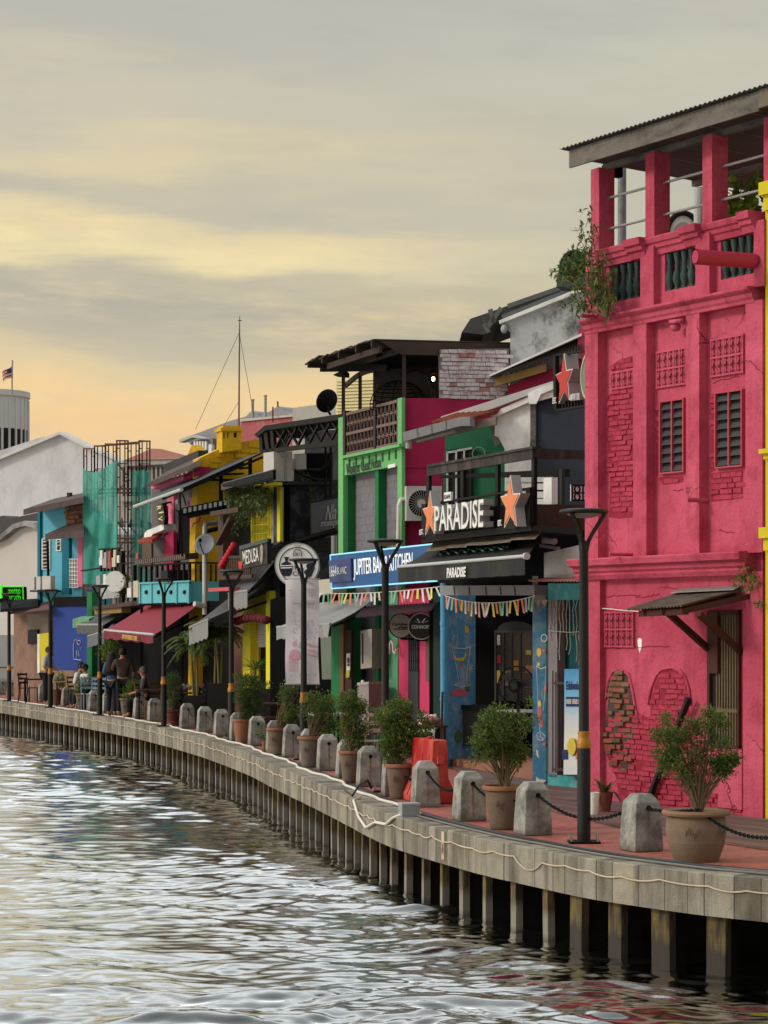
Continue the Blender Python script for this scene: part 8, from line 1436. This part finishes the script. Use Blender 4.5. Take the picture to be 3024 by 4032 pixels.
for x, y0, y1 in ((1074, 1602, 1664), (1180, 1612, 1650)): obj('rod', MB().tube([RW.pt(x, y1, .3), RW.pt(x, y0, .3)], .03, 5), M('rust_rod', (96, 54, 50), .8), rw)
gb = bld('house', 'bare grey rooftop box wall beside the black satellite dish', 'house', 1240, 75); obj('wall', MB().face(Pl(1150, 76, 1345, 74), [(1152, 1606), (1345, 1580), (1345, 1800), (1152, 1800)], 0, 4), M('bare_cement', (166, 164, 156), .9, .1, 1.5, .4, 10, dirt=(120, 118, 112), damt=.5, ds=1.5), gb)
t = thing('antenna_mast', 'tall thin red antenna mast held by guy wires', 'antenna', P(941, 1750, 66)); obj('mast', MB().tube([P(940, 1760, 66), P(943, 1300, 66), P(944, 1244, 66)], [.028, .02, .009], 6), M('rust_red_mast', (118, 84, 80), .7), t); obj('guy_wire', MB().tube([P(942, 1310, 66), P(770, 1690, 72)], .008, 4).tube([P(942, 1310, 66), P(1000, 1640, 75)], .008, 4).tube([P(941, 1580, 66), P(880, 1680, 70)], .008, 4), M('thin_wire', (120, 112, 104), .6), t); obj('whip', MB().bar(P(936, 1262, 66), P(952, 1262, 66), .02), m_iron, t)
# the small dome seen through the pergola and dark ridge behind the sapling
dm = bld('house', 'white curved gable with dark edge seen through the rooftop pergola', 'house', 2690, 42); DM = Pl(2600, 42, 2800, 42); pts = [(2690+62*math.cos(a), 918-80*math.sin(a)) for a in np.linspace(0, math.pi, 16)]; obj('gable', MB().face(DM, pts+[(2628, 1100), (2752, 1100)], 0, .5), m_plw, dm); obj('edge', MB().tube([DM.pt(x, y, .05) for x, y in pts], .05, 6), m_iron, dm); obj('niche', MB().face(DM, [(2690+40*math.cos(a), 930-56*math.sin(a)) for a in np.linspace(0, math.pi, 12)], .03, .05), M('niche_grey', (150, 150, 148), .9), dm); obj('lower_wall', MB().face(DM, [(2560, 1095), (2820, 1095), (2820, 2480), (2560, 2480)], -.5, .3), m_plw, dm)
d2 = bld('house', 'dark rounded roof ridge behind the cornice sapling', 'house', 2270, 43); D2 = Pl(2200, 43.2, 2330, 43); pts = [(2262+62*math.cos(a), 1060-78*math.sin(a)) for a in np.linspace(0, math.pi, 16)]; obj('roof', MB().face(D2, pts+[(2190, 1130), (2330, 1120)], 0, .6), M('slate_ridge', (66, 80, 80), .8, .15), d2); mb = MB()
for r in (.8, .9): mb.tube([D2.pt(2262+62*r*math.cos(a), 1060-78*r*math.sin(a), .03) for a in np.linspace(0, math.pi, 16)], .02, 5)
obj('ridge_band', mb, m_iron, d2)
# ================================================================ tables, chairs, people
def chair(label, pos, rz, mat, s=1.0, seatm=None, grp='chairs on the terraces'):
    t = thing('chair', label, 'chair', pos, grp); c = Vector(pos); R = Matrix.Rotation(rz, 3, 'Z'); p = lambda x, y, z: c+R@Vector((x*s, y*s, z*s))
    mb = MB(); mb.prism([p(-.21, -.21, .46), p(.21, -.21, .46), p(.2, .2, .45), p(-.2, .2, .45)], Vector((0, 0, -.03))); obj('seat', mb, seatm or mat, t)
    for x, y in ((-.19, -.19), (.19, -.19)): obj('leg', MB().bar(p(x, y, 0), p(x, y, .44), .035), mat, t)
    for x in (-.19, .19): obj('leg', MB().bar(p(x, .24, 0), p(x, .19, .46), .035).bar(p(x, .19, .44), p(x, .25, .9), .035), mat, t)
    bk = MB()
    for z in (.6, .72, .85): bk.bar(p(-.19, .2+(z-.45)*.12, z), p(.19, .2+(z-.45)*.12, z), .02, .07)
    obj('backrest', bk, mat, t); return t
def table(label, pos, rz, mat, top, s=1.0, w=.7):
    t = thing('table', label, 'table', pos, 'tables on the terraces'); c = Vector(pos); R = Matrix.Rotation(rz, 3, 'Z'); p = lambda x, y, z: c+R@Vector((x*s, y*s, z*s)); h = w/2
    obj('table_top', MB().prism([p(-h, -h, .76), p(h, -h, .76), p(h, h, .76), p(-h, h, .76)], Vector((0, 0, -.035))), top, t)
    for x, y in ((-1, -1), (1, -1), (1, 1), (-1, 1)): obj('leg', MB().bar(p(x*(h-.05), y*(h-.05), 0), p(x*(h-.05), y*(h-.05), .73), .04), mat, t)
    return t
def gp(x, Y): return Vector(((x-CX)/FPX*Y, Y, 0))
m_ratt = M('rattan', (128, 96, 66), .85, .25, 12, .4); m_paleb = M('pale_blue_plastic', (136, 160, 176), .5, .06); m_cafew = M('cafe_timber', (72, 46, 40), .7, .2)
table('dark square table behind the round clipped shrub', gp(1040, 52.5), .2, m_wood, m_cafew, 1.05); chair('dark slatted chair left of the thin open shrub', gp(1000, 53.6), 1.4, m_cafew, 1.1); chair('dark slatted chair beside the long banner foot', gp(1075, 51.8), -1.3, m_cafew, 1.1); chair('dark slatted chair turned to the black end wall', gp(1102, 53.4), 3.0, m_cafew, 1.1)
table('white topped table behind the shrub of the second lamp', gp(1290, 45.8), .3, m_iron, m_white, 1.05); chair('grey chair under the hanging pale panel', gp(1262, 46.8), 1.1, m_iron, 1.1); chair('pale wooden chair left of the second lamp', gp(1462, 40.6), -.4, M('bleached_wood', (150, 136, 118), .85, .2), 1.1); chair('white chair before the pink doorway', gp(1645, 41.2), -.7, m_white, 1.05); table('small brown table by the blue downpipe', gp(1690, 40.8), .1, m_wood, m_cafew, 1.0, .6)
t = thing('cushion', 'pink patterned cushion on the small brown table', 'cushion', gp(1690, 40.8)+Vector((0, 0, .76))); obj('cover', MB().ball(gp(1692, 40.8)+Vector((0, 0, .84)), .2, 14, 9, (1, .8, .42)), M('patterned_fabric', (170, 108, 104), .9, .5, 14, .3), t, smooth=True)
tag(obj('board', MB().bar(gp(1722, 40.4)+Vector((.06, 0, 0)), gp(1716, 40.6)+Vector((.12, 0, 1.35)), .14, .04), m_brown, org=gp(1722, 40.4)), 'brown board leaning on the blue downpipe', 'board')
table('dark table beside the seated grey haired man', gp(590, 63.8), .2, m_iron, m_wood, 1.1); chair('rattan chair under the seated grey haired man', gp(572, 64.6), 1.5, m_ratt, 1.12); chair('rattan chair with its back to the wispy shrub', gp(604, 63.2), -1.6, m_ratt, 1.12); chair('rattan chair behind the farther brown pots', gp(625, 65.0), .4, m_ratt, 1.12)
chair('pale blue plastic chair beside the green post', gp(352, 71.5), .3, m_paleb, 1.15); chair('pale blue plastic chair next to the lamp with the woman', gp(378, 70.8), -.2, m_paleb, 1.15); table('long timber table before the blue wall', gp(268, 74.2), .3, m_wood, M('raw_timber', (140, 112, 84), .85, .2), 1.1, .9); table('dark table in front of the brown kiosk', gp(150, 78.5), .2, m_iron, m_iron, 1.1, .9); chair('dark chair in front of the brown kiosk', gp(112, 79), 1.0, m_iron, 1.15)
table('dark table behind the leaning menu stands', gp(735, 60.4), .2, m_iron, m_wood, 1.1); chair('dark chair left of the black planters', gp(708, 61), 1.2, m_iron, 1.1); chair('dark chair half hidden by the low planter', gp(765, 59.2), -1.0, m_iron, 1.1)
t = thing('signboard', 'pair of slanted pale menu stands behind the wispy shrub', 'menu stand', gp(730, 59.4)); mbs = MB()
for i, x in enumerate((696, 716, 740, 772)): obj('panel', MB().prism([P(x, 2708, 59.4), P(x+26, 2690, 59.4), P(x+30, 2694, 59.6), P(x+4, 2712, 59.6)], Vector((0, .15, -.05))), m_plw, t)
obj('stand', MB().bar(gp(715, 59.5), P(715, 2700, 59.5), .05).bar(gp(775, 59.5), P(775, 2696, 59.5), .05), m_iron, t)
# ---- figures: one skinned body each, hair and clothes as children
def skinned(vs, es, rs, sub=2):
    me = bpy.data.meshes.new('body'); me.from_pydata([tuple(v) for v in vs], es, []); o = bpy.data.objects.new('body', me); COL.objects.link(o)
    md = o.modifiers.new('s', 'SKIN'); md.use_smooth_shade = True; o.modifiers.new('d', 'SUBSURF').levels = sub
    for i, r in enumerate(rs): d = me.skin_vertices[0].data[i]; r = r if isinstance(r, tuple) else (r, r); d.radius = r; d.use_root = (i == 0)
    me2 = bpy.data.meshes.new_from_object(o.evaluated_get(bpy.context.evaluated_depsgraph_get())); bpy.data.objects.remove(o); bpy.data.meshes.remove(me); return me2
def person(label, pos, rz, s, sit=False, arms=((.25, .02, 1.13, .24, -.1, .9), (.25, .02, 1.13, .24, -.1, .9)), top=(120, 120, 120), legs=(34, 36, 44), skin=(160, 112, 86), hair=(24, 20, 20), long_hair=False, lean=0.0, sleeve=True, skirt=False):
    t = thing('person', label, 'person', pos, 'people on the terraces'); t.rotation_euler = (0, 0, rz); t.scale = (s, s, s); dz = -.47 if sit else 0
    ms = M('skin_%d' % skin[0], skin, .6, .06, 8, 0); mt = M('shirt_%d_%d' % (top[0], top[2]), top, .9, .15, 10, .3, 30); ml = M('trousers_%d' % legs[0], legs, .9, .12, 8, .2); mh = M('hair_%d' % hair[0], hair, .7, .2, 30, .3, 60)
    L = lean; P0 = (0, 0, .95+dz); S1 = (0, -.02-L*.2, 1.16+dz); S2 = (0, -.01-L*.6, 1.36+dz); N = (0, -L*.9, 1.49+dz); H0 = (0, -.02-L, 1.57+dz); H1 = (0, -.025-L, 1.645+dz); H2 = (0, -.02-L, 1.71+dz)
    vs = [P0, S1, S2, N, H0, H1, H2]; es = [(0, 1), (1, 2), (2, 3), (3, 4), (4, 5), (5, 6)]; rs = [(.15, .11), (.135, .1), (.16, .105), .055, (.075, .085), (.085, .1), (.06, .07)]; sv = list(vs[:3])+[(0, -L*.85, 1.46+dz)]; se = [(0, 1), (1, 2), (2, 3)]; sr = [(.172, .128), (.155, .12), (.18, .125), .075]; lv = [P0]; le = []; lr = [(.165, .12)]; fm = MB()
    for sg, A in zip((-1, 1), arms):
        ex, ey, ez, wx, wy, wz = A; i = len(vs); sh = (sg*.185, -.01-L*.65, 1.41+dz); el = (sg*ex, ey-L*.5, ez+dz); wr = (sg*wx, wy-L*.5, wz+dz); d = (Vector(wr)-Vector(el)).normalized(); hd = Vector(wr)+d*.07
        vs += [sh, el, wr, tuple(hd)]; es += [(2, i), (i, i+1), (i+1, i+2), (i+2, i+3)]; rs += [.062, .043, .03, (.04, .02)]; j = len(sv); sv += [sh, tuple(Vector(sh).lerp(Vector(el), .95 if not sleeve else 1)), ]; se += [(2, j), (j, j+1)]; sr += [.078, .062]
        if sleeve == 'long': sv += [wr]; se += [(j+1, j+2)]; sr += [.045]
        u = d.orthogonal().normalized(); w = d.cross(u)
        for k in range(5): b = hd+u*((k-2)*.018 if k < 4 else -.05)+d*(.02 if k < 4 else -.03); fm.tube([b, b+d*(.045 if k < 4 else .025)+w*.006+(u*-.015 if k == 4 else u*0), b+d*(.078-.008*abs(k-1.5) if k < 4 else .05)+w*.02+(u*-.025 if k == 4 else u*0)], [.0095, .0085, .006], 6)
        hip = (sg*.092, 0, .9+dz); kn = (sg*.11, -.44, .9+dz+.02) if sit else (sg*.1, -.02, .5); an = (sg*.11, -.42, .09) if sit else (sg*.1, .02, .09); to = (an[0], an[1]-.15, .045)
        i = len(vs); vs += [hip, kn, an, to]; es += [(0, i), (i, i+1), (i+1, i+2), (i+2, i+3)]; rs += [.088, .058, .04, (.045, .035)]; j = len(lv); lv += [hip, kn, (an[0], an[1], .13)]; le += [(0, j), (j, j+1), (j+1, j+2)]; lr += [.105, .078, .062]
    bm_ = skinned(vs, es, rs); b2 = bmesh.new(); b2.from_mesh(bm_); tmp = fm.mesh('fingers', ms); b2.from_mesh(tmp); b2.to_mesh(bm_); b2.free(); bpy.data.meshes.remove(tmp); bm_.materials.clear(); bm_.materials.append(ms)
    body = link('body', bm_, t); body.location = (0, 0, 0)
    for nm, a, m in (('shirt', (sv, se, sr), mt), ('trousers', (lv, le, lr), ml)): q = skinned(*a); q.materials.clear(); q.materials.append(m); link(nm, q, t).location = (0, 0, 0)
    hb = MB(); c = Vector(H1)+Vector((0, .018, .012)); hb.ball(c, .1, 14, 10, (.98, 1.08, 1.08))
    if long_hair:
        for i in range(15): a = -.1+3.34*i/14; x, y = math.cos(a)*.085, math.sin(a)*.085+.01; hb.tube([c+Vector((x, y, .04)), c+Vector((x*1.25, y*1.25+.02, -.12)), c+Vector((x*1.6, y*1.1+.06, -.34)), c+Vector((x*1.5, y+.05, -.52))], [.03, .035, .034, .012], 6)
    h = obj('hair', hb, mh, t, smooth=True, org=ORG[t.name]); h.location = (0, 0, 0)
    h.data.transform(Matrix.Translation(ORG[t.name]))
    f = MB(); hc = Vector(H1)
    for sg in (-1, 1): f.ball(hc+Vector((sg*.034, -.1, .0)), .011, 8, 6); 
    fo = obj('eyes', f, m_hole, t); fo.location = (0, 0, 0); fo.data.transform(Matrix.Translation(ORG[t.name])); f = MB(); f.ball(hc+Vector((0, -.108, -.028)), .017, 8, 6, (.8, 1, 1.3)); f.ball(hc+Vector((0, -.096, -.066)), .02, 8, 5, (1.2, .5, .35))
    for sg in (-1, 1): f.ball(hc+Vector((sg*.092, .01, -.01)), .024, 8, 6, (.4, .8, 1.2))
    fo = obj('face', f, ms, t, smooth=True); fo.location = (0, 0, 0); fo.data.transform(Matrix.Translation(ORG[t.name])); return t
person('person in a pale patterned shirt and dark trousers standing by the yellow cloth', gp(184, 75.5), 1.2, 1.12, arms=((.24, -.02, 1.13, .1, -.25, 1.08), (.24, -.02, 1.13, .08, -.25, 1.1)), top=(176, 172, 174), legs=(28, 30, 34), hair=(20, 18, 18), lean=.06)
person('person with long dark hair in a blue denim jacket standing under the red awning', gp(440, 65.5), 2.7, 1.06, arms=((.26, .02, 1.13, .2, -.1, .92), (.27, -.02, 1.18, .1, -.2, 1.2)), top=(58, 88, 122), legs=(26, 30, 44), hair=(40, 32, 30), long_hair=True, sleeve='long')
person('person in a brown shirt seen from behind, raising one hand to the face', gp(484, 65.2), 3.3, 1.13, arms=((.27, .02, 1.13, .24, -.08, .9), (.26, -.08, 1.2, .1, -.2, 1.42)), top=(74, 60, 52), legs=(30, 30, 34), hair=(34, 28, 26))
person('seated person with grey hair and a dark checked shirt facing left', gp(574, 64.5), -1.45, 1.14, sit=True, arms=((.26, -.08, 1.16, .14, -.34, 1.08), (.26, -.08, 1.16, .14, -.34, 1.08)), top=(72, 72, 78), legs=(34, 34, 38), hair=(92, 88, 84), lean=.05)
chair('timber chair under the person in white facing the blue wall', gp(308, 73.4), 1.0, m_wood, 1.15); person('seated person in a white top with dark curly hair before the blue wall', gp(308, 73.4), 1.2, 1.15, sit=True, top=(206, 206, 204), legs=(40, 42, 50), hair=(34, 24, 22), lean=.08)
chair('timber chair under the person in white beside the green post', gp(340, 72.4), -1.0, m_wood, 1.15); person('seated person in a pale top, back turned, beside the green post', gp(340, 72.4), -1.0, 1.12, sit=True, top=(190, 188, 186), legs=(40, 42, 50), hair=(26, 22, 22), lean=.04)
